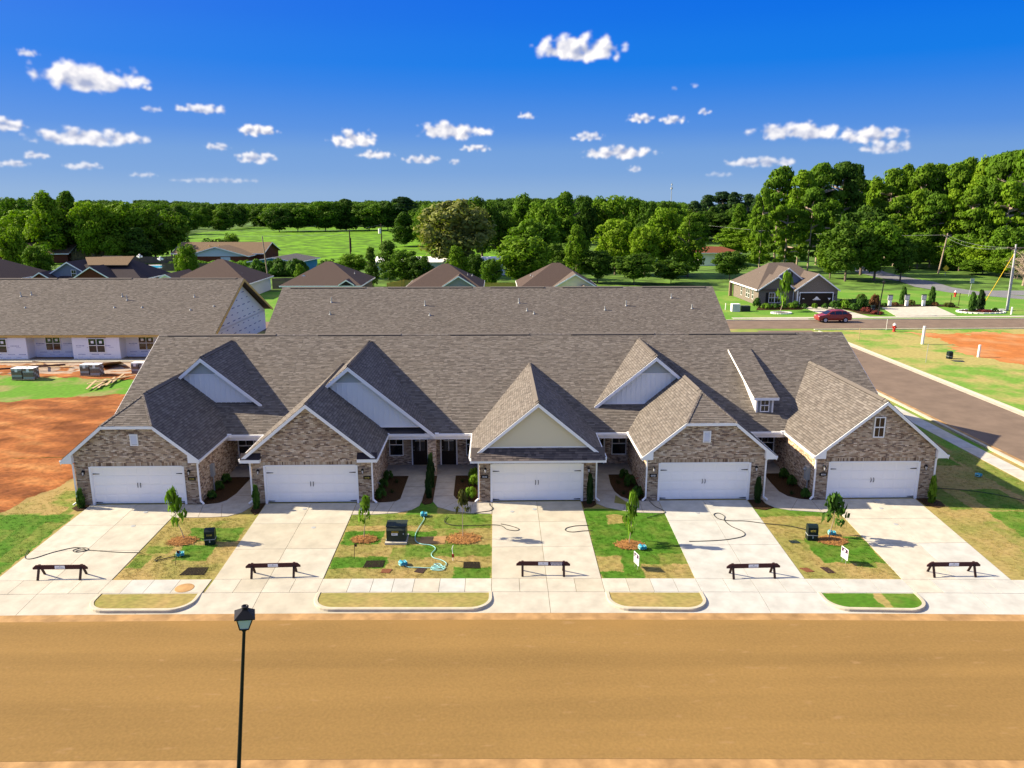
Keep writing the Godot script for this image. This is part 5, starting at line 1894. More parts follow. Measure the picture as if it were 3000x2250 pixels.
func front_things() -> void:
	barricades()
	street_lamp()
	transformer()
	pedestal(-13.89, 4.72, "black utility pedestal with yellow digits on the leftmost lawn", "3148", 0.15)
	pedestal(15.43, 4.85, "dark green utility pedestal beside the young tree of the rightmost house", "3152", -0.1)
	pedestal(47.58, -39.3, "dark utility pedestal on the grass across the side street", "", 0.2)
	yard_sign(6.31, 7.62, -1.3, "purple and white yard sign on the greenest lawn")
	yard_sign(15.97, 7.3, -1.4, "purple and white yard sign on the tan lawn of the rightmost house")
	# hoses
	hose("garden_hose", [[-3.83, 1.95], [-3.78, 2.3], [-3.95, 3.2], [-4.05, 4.0], [-3.98, 4.7], [-3.7, 5.05], [-3.2, 5.2], [-2.95, 5.55], [-3.1, 6.1], [-2.95, 6.5], [-2.6, 6.7], [-2.35, 7.0], [-2.4, 7.3], [-2.75, 7.5], [-3.0, 7.35], [-2.7, 7.2], [-2.35, 7.45], [-2.6, 7.6], [-2.95, 7.5], [-2.8, 7.3], [-2.4, 7.55], [-2.55, 7.7], [-3.0, 7.6], [-2.9, 7.42], [-2.5, 7.4], [-2.65, 7.05], [-2.9, 7.1], [-2.7, 7.3], [-3.1, 7.45], [-3.6, 7.4], [-4.05, 7.35], [-4.2, 7.2]], 0.017, M.hose, "pale turquoise hose snaking over the middle lawn into a coil")
	reel(-3.83, 1.85, 0.1, "blue reel end by the middle paths, at the top of the turquoise hose")
	reel(-4.3, 7.15, 0.5, "blue reel end near the pavement, at the bottom of the turquoise hose")
	reel(-14.85, 6.05, 0.3, "blue reel on the leftmost lawn beside a dark hose")
	reel(6.94, 5.8, 0.2, "pale blue reel right of the straw ring on the greenest lawn")
	reel(16.62, 4.45, -0.2, "turquoise reel behind the young tree of the rightmost house")
	reel(28.8, -3.4, 0.6, "blue reel in the shadow beside the rightmost house")
	hose("black_hose", [[-15.0, 6.1], [-15.4, 6.3], [-15.8, 6.55], [-15.85, 6.3], [-15.7, 6.1]], 0.022, M.black_hose, "short dark hose on the leftmost lawn")
	hose("black_hose", [[-22.3, 5.3], [-22.0, 6.1], [-21.6, 6.2], [-21.0, 5.6], [-20.3, 5.15], [-19.8, 5.2], [-19.55, 5.45], [-19.9, 5.6], [-20.15, 5.4], [-19.85, 5.15], [-19.5, 5.25], [-19.55, 5.5], [-19.95, 5.55], [-19.8, 5.35], [-18.8, 5.5], [-17.8, 5.65], [-16.8, 5.7]], 0.017, M.black_hose, "thin black hose coiled on the leftmost driveway")
	hose("black_hose", [[-0.4, 0.25], [-0.38, 0.55], [-0.22, 0.9], [-0.35, 1.25], [-0.8, 1.4], [-1.2, 1.55]], 0.017, M.black_hose, "thin black hose on the path of the middle house")
	hose("black_hose", [[-2.6, 1.9], [-2.7, 2.6], [-2.2, 3.0], [-1.2, 3.05], [-0.2, 3.0], [0.25, 3.15], [0.5, 3.55], [0.95, 3.7], [1.1, 3.5], [0.7, 3.15], [0.2, 2.9]], 0.017, M.black_hose, "thin black hose looping from the middle lawn onto the driveway")
	hose("black_hose", [[4.7, 3.15], [4.0, 3.2], [3.5, 3.45], [3.45, 3.75], [3.75, 3.9], [4.3, 3.8], [4.8, 3.75]], 0.017, M.black_hose, "black hose loop at the right edge of the middle driveway")
	hose("black_hose", [[8.35, 0.1], [8.5, 0.8], [8.8, 1.3], [8.9, 1.65], [8.5, 1.9], [7.8, 2.3]], 0.017, M.black_hose, "thin black hose by the path of the fourth house")
	hose("black_hose", [[9.35, 5.05], [10.5, 5.0], [11.4, 4.85], [12.2, 4.5], [12.3, 4.0], [11.9, 3.4], [11.75, 2.7], [11.9, 2.2], [11.7, 1.8], [11.4, 1.95], [11.5, 2.5], [12.0, 2.75], [12.8, 2.8], [13.7, 3.1], [14.8, 3.4], [15.6, 3.9]], 0.018, M.black_hose, "long black hose winding over the pale driveway of the fourth house")
	hose("black_hose", [[25.0, -1.5], [26.5, -1.2], [28.0, -0.4], [29.3, 0.9], [30.6, 2.3]], 0.017, M.black_hose, "black hose across the shaded lawn beside the rightmost house")
	# flags, painted sign shadows and covers
	for q in [[-14.72, 6.95, 0.25, "leftmost"], [-6.65, 6.45, 0.05, "second"]]:
		var o := thing("marker_flag", "thin dark marker stake on the %s lawn" % ["leftmost", "middle"][0 if q[3] == "leftmost" else 1], "marker stake", Vector3(q[0], gy(q[0], q[1]), q[1]))
		var b := MB.new()
		b.bar(Vector3.ZERO, Vector3(q[2] * 0.4, 0.72, -0.1), 0.02, 0.02)
		part("stake", b, M.darkwood, o)
		b = MB.new()
		b.box(Vector3(q[2] * 0.4 - 0.02, 0.55, -0.115), Vector3(q[2] * 0.4 + 0.10, 0.68, -0.1))
		part("ribbon", b, M.stain_red, o)
	var fo := thing("marker_flag", "pale stake with a red ribbon on the middle lawn", "marker stake", Vector3(-2.05, gy(-2, 6.75), 6.75))
	var fb := MB.new()
	fb.tube([Vector3.ZERO, Vector3(0, 0.35, 0), Vector3(-0.03, 0.6, -0.03), Vector3(0.02, 0.75, -0.05)], 0.016, 6)
	part("stake", fb, M.pvc, fo)
	fb = MB.new()
	fb.box(Vector3(-0.05, 0.18, -0.02), Vector3(0.06, 0.34, 0.02))
	part("ribbon", fb, M.red, fo)
	patch("painted_shadow", [[-14.05, 7.15], [-13.15, 7.15], [-13.1, 7.85], [-14.2, 7.85]], M.shadow_paint, "dark rectangle painted as a sign shadow on the leftmost lawn", "painted shadow")  # shadows of signs that are not there, painted as flat dark rectangles
	patch("painted_shadow", [[-6.05, 6.65], [-5.2, 6.65], [-5.22, 7.3], [-6.12, 7.3]], M.shadow_paint, "dark rectangle painted as a sign shadow, left of the turquoise hose", "painted shadow")
	patch("painted_shadow", [[-1.55, 6.85], [-0.82, 6.88], [-0.78, 7.5], [-1.55, 7.45]], M.shadow_paint, "dark rectangle painted as a sign shadow, right of the turquoise hose", "painted shadow")
	patch("concrete_pad", [[-3.75, 4.25], [-2.5, 4.2], [-2.55, 5.0], [-3.8, 5.0]], M.gutter, "bare clay-coloured pad right of the transformer box", "pad")
	patch("meter_cover", [[-5.2, 7.45], [-4.75, 7.5], [-4.85, 7.85], [-5.25, 7.8]], M.rust, "left brown meter cover near the pavement", "meter cover")
	patch("meter_cover", [[-3.6, 7.4], [-3.2, 7.45], [-3.35, 7.9], [-3.75, 7.75]], M.darkwood, "brown meter cover under the turquoise hose", "meter cover")
	patch("meter_cover", [[13.72, 7.75], [14.1, 7.75], [14.3, 8.1], [13.95, 8.15]], M.rust, "brown meter cover nearest to driveway of the fourth house", "meter cover")
	patch("meter_cover", [[14.7, 7.7], [15.05, 7.72], [15.2, 8.25], [14.85, 8.25]], M.darkwood, "brown meter cover below the tan lawn of the rightmost house", "meter cover")
	patch("ground_cover", [[14.25, 5.0], [14.65, 5.0], [14.75, 5.3], [14.3, 5.3]], M.ped_green, "green box lid in the lawn, left of the utility pedestal", "box lid")
	var mb := MB.new()
	mb.tinted = false
	mb.lathe(Vector3(-13.5, -0.262, 9.05), [Vector2(0.40, 0.0), Vector2(0.40, 0.012), Vector2(0.36, 0.013), Vector2(0.0, 0.013)], 22)
	tag(part("manhole_cover", mb, M.gutter), "round rusty manhole cover in the pavement", "manhole cover")
	# small drain covers in the driveways
	var first := true
	for q in [[-18.6, 1.05], [-18.5, 2.75], [-10.3, 0.8], [-9.3, 3.1], [0.8, 1.35], [2.0, 1.05], [10.6, 1.7], [11.7, 0.35], [20.9, 0.25], [20.6, 1.3], [20.4, 3.3]]:
		var b := MB.new()
		b.lathe(Vector3(q[0], gy(q[0], q[1]) + 0.008, q[1]), [Vector2(0.12, 0.0), Vector2(0.12, 0.009), Vector2(0.09, 0.010), Vector2(0.0, 0.008)], 14)
		var side: String = "leftmost" if q[0] < -15 else "second" if q[0] < -5 else "middle" if q[0] < 6 else "fourth" if q[0] < 15 else "rightmost"
		tag(part("drain_cover", b, M.metergrey), "%s small round drain cover in the %s driveway" % ["upper" if q[1] < 1.2 else "lower" if q[1] > 2.0 else "middle", side], "drain cover", "drain covers in the %s driveway" % side)
	# rings of pine straw round the young trees
	var straw := MB.new()
	var r := RandomNumberGenerator.new()
	r.seed = 31
	var rings := [[-15.35, 4.45, 0.68, "leftmost"], [-6.5, 4.45, 0.62, "left middle"], [-1.65, 4.45, 0.85, "right middle"], [6.4, 5.3, 0.68, "greenest"], [16.4, 5.05, 0.68, "rightmost"]]
	for q in rings:
		straw = MB.new()
		straw.tinted = true
		var c := Vector3(q[0], gy(q[0], q[1]), q[1])
		straw.col = Color(0.30, 0.15, 0.05)
		for i in 20:
			var a := TAU * i / 20.0
			var e := TAU * (i + 1) / 20.0
			straw.poly([c + Vector3(0, 0.08, 0), c + Vector3(cos(a) * q[2], 0.0, sin(a) * q[2] * 0.75), c + Vector3(cos(e) * q[2], 0.0, sin(e) * q[2] * 0.75)], Vector3.UP)
		for i in 420:
			var a := r.randf() * TAU
			var d: float = sqrt(r.randf()) * q[2] * 1.05
			var p := c + Vector3(cos(a) * d, 0.085 * (1.0 - d / q[2]) + 0.012, sin(a) * d * 0.78)
			var t := r.randf() * TAU
			var k := r.randf_range(0.6, 1.5)
			straw.col = Color(0.34 * k, 0.175 * k, 0.06 * k)
			straw.bar(p, p + Vector3(cos(t) * 0.16, r.randf_range(-0.01, 0.03), sin(t) * 0.16), 0.012, 0.008)
		tag(part("straw_ring", straw, M.paint_any), "ring of orange pine straw under the young tree on the %s lawn" % q[3], "straw ring")

# ------------------------------------------------------------------ buildings behind
func gabled(parent: Node, x0: float, x1: float, z0: float, z1: float, eave: float, rise: float, along_x: bool, wall: Material, roof: Material, over := 0.4, gable: Material = null, hip := 0.0) -> void:
	var b := MB.new()
	b.box(Vector3(x0, 0, z0), Vector3(x1, eave, z1))
	part("wall", b, wall, parent)
	b = MB.new()
	var A := x0 - over
	var B := x1 + over
	var C := z0 - over
	var D := z1 + over
	var up := Vector3(0, -0.16, 0)
	if along_x:
		var zm := (C + D) * 0.5
		var y := eave + rise
		var p := Vector3(A + hip, y, zm)
		var q := Vector3(B - hip, y, zm)
		b.prism([Vector3(A, eave, D), Vector3(B, eave, D), q, p], up)
		b.prism([Vector3(A, eave, C), Vector3(B, eave, C), q, p], up)
		if hip > 0.0:
			b.prism([Vector3(A, eave, C), Vector3(A, eave, D), p], up)
			b.prism([Vector3(B, eave, C), Vector3(B, eave, D), q], up)
	else:
		var xm := (A + B) * 0.5
		var y := eave + rise
		var p := Vector3(xm, y, C + hip)
		var q := Vector3(xm, y, D - hip)
		b.prism([Vector3(A, eave, C), Vector3(A, eave, D), q, p], up)
		b.prism([Vector3(B, eave, C), Vector3(B, eave, D), q, p], up)
		if hip > 0.0:
			b.prism([Vector3(A, eave, C), Vector3(B, eave, C), p], up)
			b.prism([Vector3(A, eave, D), Vector3(B, eave, D), q], up)
	part("roof", b, roof, parent)
	b = MB.new()       # fascia
	var t := 0.05
	var ft := eave - 0.02
	var fb := eave - 0.22
	if hip > 0.0 or along_x:
		b.box(Vector3(A, fb, D), Vector3(B, ft, D + t))
		b.box(Vector3(A, fb, C - t), Vector3(B, ft, C))
	if hip > 0.0 or not along_x:
		b.box(Vector3(A - t, fb, C), Vector3(A, ft, D))
		b.box(Vector3(B, fb, C), Vector3(B + t, ft, D))
	if hip == 0.0:
		for s in [0, 1]:
			if along_x:
				var x: float = A - t if s == 0 else B
				var zm := (C + D) * 0.5
				for e in [C, D]:
					b.prism([Vector3(x, ft, e), Vector3(x, ft + rise, zm), Vector3(x, fb + rise, zm), Vector3(x, fb, e)], Vector3(t, 0, 0))
			else:
				var z: float = C - t if s == 0 else D
				var xm := (A + B) * 0.5
				for e in [A, B]:
					b.prism([Vector3(e, ft, z), Vector3(xm, ft + rise, z), Vector3(xm, fb + rise, z), Vector3(e, fb, z)], Vector3(0, 0, t))
	part("fascia", b, M.trim, parent)
	if gable and hip == 0.0:
		b = MB.new()
		if along_x:
			for x in [x0 - 0.004, x1 - 0.2 + 0.004]:
				b.prism([Vector3(x, eave - 0.1, z0), Vector3(x, eave - 0.1, z1), Vector3(x, eave + rise - 0.3, (z0 + z1) * 0.5)], Vector3(0.2, 0, 0))
		else:
			for z in [z0 - 0.004, z1 - 0.2 + 0.004]:
				b.prism([Vector3(x0, eave - 0.1, z), Vector3(x1, eave - 0.1, z), Vector3((x0 + x1) * 0.5, eave + rise - 0.3, z)], Vector3(0, 0, 0.2))
		part("gable", b, gable, parent)

func front_gable(parent: Node, xm: float, half: float, z: float, peak: float, slope: float, back: float, wall: Material, roof: Material, base: float) -> void:   # a gable facing the viewer with its own ridge running back
	var y := peak - slope * half
	var b := MB.new()
	b.prism([Vector3(xm - half * 0.93, base, z), Vector3(xm + half * 0.93, base, z), Vector3(xm + half * 0.93, y + 0.0, z), Vector3(xm, peak - 0.15, z), Vector3(xm - half * 0.93, y + 0.0, z)], Vector3(0, 0, -0.3))
	part("gable", b, wall, parent)
	b = MB.new()
	for s in [-1.0, 1.0]:
		b.prism([Vector3(xm + s * half, y, z + 0.3), Vector3(xm, peak, z + 0.3), Vector3(xm, peak, back), Vector3(xm + s * half, y, back)], Vector3(0, -0.14, 0))
	part("gable_roof", b, roof, parent)
	b = MB.new()
	for s in [-1.0, 1.0]:
		b.prism([Vector3(xm + s * half, y - 0.02, z + 0.3), Vector3(xm, peak - 0.02, z + 0.3), Vector3(xm, peak - 0.24, z + 0.3), Vector3(xm + s * half, y - 0.24, z + 0.3)], Vector3(0, 0, 0.06))
	part("rake_board", b, M.trim, parent)

func roof_pipes(parent: Node, spots: Array, slope: Callable) -> void:
	for q in spots:
		var b := MB.new()
		var y: float = slope.call(q[1])
		b.tube([Vector3(q[0], y - 0.1, q[1]), Vector3(q[0], y + q[2], q[1])], 0.055, 8)
		b.lathe(Vector3(q[0], y - 0.02, q[1]), [Vector2(0.14, 0.0), Vector2(0.07, 0.12)], 8)
		part("vent_pipe", b, M.metergrey, parent)

func rear_rows() -> void:
	# finished row behind
	var h := thing("row_building", "long low building with grey-brown roof right behind the townhouses", "building")
	var b := MB.new()
	b.box(Vector3(-22.4, 0, -52.6), Vector3(23.0, 2.6, -36.0))
	part("wall", b, M.plain_brick, h)
	b = MB.new()
	var up := Vector3(0, -0.16, 0)
	b.prism([Vector3(-22.9, 2.6, -35.2), Vector3(23.5, 2.6, -35.2), Vector3(23.5, 7.05, -44.1), Vector3(-22.9, 7.05, -44.1)], up)
	b.prism([Vector3(-22.9, 2.6, -53.0), Vector3(23.5, 2.6, -53.0), Vector3(23.5, 7.05, -44.1), Vector3(-22.9, 7.05, -44.1)], up)
	b.prism([Vector3(-22.4, 2.6, -36.0), Vector3(-22.4, 2.6, -52.6), Vector3(-22.4, 6.8, -44.1)], Vector3(0.2, 0, 0))
	b.prism([Vector3(23.0, 2.6, -36.0), Vector3(23.0, 2.6, -52.6), Vector3(23.0, 6.8, -44.1)], Vector3(-0.2, 0, 0))
	var ro := part("roof", b, M.roof_far, h)
	shingle_face(ro, [Vector3(-22.9, 2.6, -35.2), Vector3(23.5, 2.6, -35.2), Vector3(23.5, 7.05, -44.1), Vector3(-22.9, 7.05, -44.1)], 0, 61, func(p): return p.y < 2.9)
	var sl := Vector3(0, -0.5, 1).normalized()
	var sb := Vector3(0, -0.5, -1).normalized()
	for q in [[-22.0, -14.0], [-11.6, -2.6], [-0.6, 5.2], [7.2, 13.6], [15.8, 22.6]]:
		vent_strip(ro, Vector3(q[0], 7.07, -44.1), Vector3(q[1], 7.07, -44.1), sl, sb)
	var y_at := func(z: float) -> float: return 2.6 + 0.5 * (-35.2 - z)
	roof_pipes(ro, [[-17.2, -41.6, 0.5], [-17.0, -39.6, 0.3], [-7.4, -41.0, 0.55], [-6.8, -39.4, 0.25], [2.4, -41.4, 0.5], [3.2, -40.1, 0.3], [3.9, -39.6, 0.25], [11.3, -40.2, 0.4], [13.6, -40.9, 0.55], [18.6, -42.2, 0.45], [20.4, -40.4, 0.45]], y_at)
	# row under construction
	h = thing("unfinished_building", "long unfinished building wrapped in printed white sheeting", "building", Vector3.ZERO)
	b = MB.new()
	var zf := -40.6
	var zi := -42.0
	b.box(Vector3(-90, 0, -61.0), Vector3(-30.2, 2.62, -42.25))
	part("core_wall", b, M.wrap, h)
	b = MB.new()
	b.prism([Vector3(-30.2, 2.4, -41.2), Vector3(-30.2, 2.4, -61.2), Vector3(-30.2, 7.1, -51.2)], Vector3(0.25, 0, 0))
	b.box(Vector3(-30.2, 0, -61.0), Vector3(-29.95, 2.45, -42.3))
	var gw := part("end_wall", b, M.wrap, h)
	b = MB.new()
	for k in 9:
		for e in 9:
			var z := -43.0 - e * 1.9 - (k % 2) * 0.7
			var y := 0.6 + k * 0.72
			if y < 2.4 + 0.47 * (10.0 - absf(z + 51.2)) - 0.5:
				b.box(Vector3(-29.948, y, z), Vector3(-29.944, y + 0.10, z + (0.9 if k % 2 else 0.5)))
	part("print", b, M.wrap_print, gw)
	# bays: front blocks project in front of the recessed wall
	var bays := [[-56.5, -48.75], [-44.04, -39.18]]
	var wind := []
	for q in bays:
		b = MB.new()
		b.box(Vector3(q[0], 0.02, -42.2), Vector3(q[1], 2.5, zf))
		var w := part("bay_wall", b, M.wrap, h)
		var pb := MB.new()
		print_rows(pb, q[0] + 0.2, q[1] - 0.2, zf + 0.003)
		part("print", pb, M.wrap_print, w)
		b = MB.new()
		b.box(Vector3(q[0] - 0.05, -0.05, -42.2), Vector3(q[1] + 0.05, 0.10, zf + 0.06))
		part("footing", b, M.concrete_c, h)
	b = MB.new()
	b.box(Vector3(-60, 0.02, -42.24), Vector3(-30.4, 2.5, zi))
	var wl := part("entry_wall", b, M.wrap, h)
	var pb2 := MB.new()
	print_rows(pb2, -48.6, -44.9, zi + 0.003)
	print_rows(pb2, -39.0, -30.8, zi + 0.003)
	part("print", pb2, M.wrap_print, wl)
	for q in [[-51.6, zf, 1.75], [-46.75, zi, 1.55], [-41.5, zf, 1.7], [-37.0, zi, 1.6], [-32.6, zi, 1.6]]:
		for s in [-0.5, 0.5]:
			var f := window(h, Vector3(q[0] + s * q[2] * 0.5, 0.75, q[1] + 0.06), Vector3.BACK, Vector3.RIGHT, q[2] * 0.5 + 0.03, 1.5, 1, true)
			b = MB.new()
			b.box(Vector3(q[0] + s * q[2] * 0.5 - 0.14, 1.72, q[1] + 0.065), Vector3(q[0] + s * q[2] * 0.5 + 0.14, 1.98, q[1] + 0.07))
			part("window_sticker", b, M.signwhite, f)
	b = MB.new()
	b.box(Vector3(-44.75, 0.05, zi + 0.002), Vector3(-44.1, 2.15, zi + 0.05))
	part("door_opening", b, M.black, h)
	b = MB.new()
	b.box(Vector3(-42.5, 2.28, zf + 0.002), Vector3(-40.5, 2.45, zf + 0.06))
	b.box(Vector3(-53.0, 2.28, zf + 0.002), Vector3(-50.6, 2.45, zf + 0.06))
	part("flashing", b, M.navy, h)
	b = MB.new()
	b.prism([Vector3(-90, 2.62, -40.5), Vector3(-29.2, 2.62, -40.5), Vector3(-29.2, 7.4, -51.2), Vector3(-90, 7.4, -51.2)], up)
	b.prism([Vector3(-90, 2.62, -61.8), Vector3(-29.2, 2.62, -61.8), Vector3(-29.2, 7.4, -51.2), Vector3(-90, 7.4, -51.2)], up)
	ro = part("roof", b, M.roof_far, h)
	shingle_face(ro, [Vector3(-90.0, 2.62, -40.5), Vector3(-29.2, 2.62, -40.5), Vector3(-29.2, 7.4, -51.2), Vector3(-90.0, 7.4, -51.2)], 0, 62, func(p): return p.x < -62.0)
	b = MB.new()
	b.box(Vector3(-90, 2.36, -40.5), Vector3(-29.25, 2.58, -40.44))
	for e in [-40.5, -61.8]:
		b.prism([Vector3(-29.2, 2.58, e), Vector3(-29.2, 7.36, -51.2), Vector3(-29.2, 7.08, -51.2), Vector3(-29.2, 2.3, e)], Vector3(0.08, 0, 0))
	part("fascia", b, M.raw_fascia, h)
	for q in [[-75.0, -66.0], [-62.5, -50.5], [-49.2, -42.0], [-38.5, -30.0]]:
		vent_strip(ro, Vector3(q[0], 7.42, -51.2), Vector3(q[1], 7.42, -51.2), sl, sb)
	var y2 := func(z: float) -> float: return 2.62 + 0.447 * (-40.5 - z)
	roof_pipes(ro, [[-55.3, -46.2, 0.5], [-52.8, -47.6, 0.5], [-51.8, -47.9, 0.4], [-54.4, -45.4, 0.15], [-51.2, -45.4, 0.15], [-41.6, -47.5, 0.4], [-40.8, -46.8, 0.6], [-41.6, -45.4, 0.15], [-38.6, -45.4, 0.15], [-33.2, -44.9, 0.15], [-30.9, -45.6, 0.15], [-33.6, -47.4, 0.3]], y2)
	b = MB.new()
	b.box(Vector3(-70, -0.2, -40.6), Vector3(-31.0, 0.06, -39.2))
	part("foundation_slab", b, M.concrete_c, h)
	# building stuff lying in front
	for q in [[-43.6, -31.3, 2.1, 1.1, "pallet of grey bricks at the left edge of the grass"], [-38.3, -32.9, 1.85, 1.1, "pallet of grey bricks between the planks and the plywood"], [-34.0, -33.7, 1.6, 1.0, "pallet of grey bricks half hidden by the roof"]]:
		var p := thing("brick_pallet", q[4], "brick pallet", Vector3(q[0], 0.03, q[1]))
		b = MB.new()
		for k in 3:
			b.box(Vector3(-q[2] * 0.5, 0.0, -0.5 + k * 0.45), Vector3(q[2] * 0.5, 0.1, -0.4 + k * 0.45))
		part("pallet", b, M.lumber, p)
		var n := 0
		for s in [-1.0, 1.0]:
			for ly in 5:
				for row in 4:
					b = MB.new()
					var xa: float = s * (q[2] * 0.25) - q[2] * 0.22
					b.box(Vector3(xa, 0.105 + ly * 0.19, -0.5 + row * 0.25), Vector3(xa + q[2] * 0.44, 0.29 + ly * 0.19, -0.265 + row * 0.25))
					part("brick_layer", b, M[["grey_brick", "plain_brick", "metergrey"][(n * 7 + ly) % 3]], p)
					n += 1
			b = MB.new()
			b.box(Vector3(s * q[2] * 0.25 - q[2] * 0.23, 1.058, -0.52), Vector3(s * q[2] * 0.25 + q[2] * 0.23, 1.075, 0.5))
			b.box(Vector3(s * q[2] * 0.25 - 0.12, 0.75, 0.486), Vector3(s * q[2] * 0.25 + 0.12, 1.06, 0.492))
			part("wrapper", b, M.wrap, p)
	var planks := [[-36.6, -30.7, -34.6, -28.0], [-36.2, -30.2, -34.9, -27.6], [-36.0, -31.2, -34.2, -28.6], [-35.2, -31.6, -34.75, -28.9], [-36.9, -29.6, -35.3, -27.4], [-34.2, -31.7, -36.2, -29.3], [-35.5, -32.0, -34.4, -29.9]]
	for i in planks.size():
		var q: Array = planks[i]
		b = MB.new()
		b.bar(Vector3(q[0] + 0.6, 0.12 + i * 0.035, q[1]), Vector3(q[2] + 0.9 - 1.2, 0.12 + (i % 3) * 0.05, q[3] + 0.9), 0.19, 0.045)
		tag(part("plank", b, M.lumber), "pale plank in the loose fan beside the brick pallets", "plank", "loose planks on the grass")
	planks = [[-48.4, -37.2, -43.4, -36.7], [-47.2, -36.6, -41.7, -36.0], [-48.0, -36.4, -44.0, -37.3], [-46.0, -37.3, -42.2, -36.3], [-45.4, -37.6, -44.7, -34.6]]
	for i in planks.size():
		var q: Array = planks[i]
		b = MB.new()
		b.bar(Vector3(q[0], 0.1 + i * 0.05, q[1]), Vector3(q[2], 0.14 + (0.9 if i == 4 else 0.03 * i), q[3]), 0.2, 0.05)
		tag(part("plank", b, M.lumber), "long pale plank in the heap before the unfinished wall", "plank", "planks before the unfinished building")
	b = MB.new()
	b.obox(Vector3(-38.3, 0.35, -36.6), Vector3(0.95, 0.06, -0.35), Vector3(0, 0.012, 0.0), Vector3(0.25, 0.30, 0.9))
	tag(part("plywood_sheet", b, M.plywood), "tan plywood sheet leaning behind the brick pallet", "plywood sheet")
	b = MB.new()
	b.bar(Vector3(-50.2, 0.4, -33.0), Vector3(-42.0, 0.6, -35.2), 0.12, 0.14)
	tag(part("steel_beam", b, M.stain_red), "long dark red beam lying over the brick pallet", "beam")

func print_rows(b: MB, x0: float, x1: float, z: float) -> void:
	var r := RandomNumberGenerator.new()
	r.seed = int(absf(x0) * 100.0)
	for row in [[2.32, 0.07, 0.75], [1.42, 0.08, 0.9], [1.28, 0.035, 0.5], [0.52, 0.07, 0.75], [0.25, 0.03, 0.5]]:
		var x: float = x0 + r.randf() * 0.4
		while x < x1 - 0.6:
			var n := 6
			for i in n:
				b.box(Vector3(x + i * row[2] / n, row[0], z), Vector3(x + (i + 0.62) * row[2] / n, row[0] + row[1], z + 0.002))
			x += row[2] + r.randf_range(0.35, 0.7)

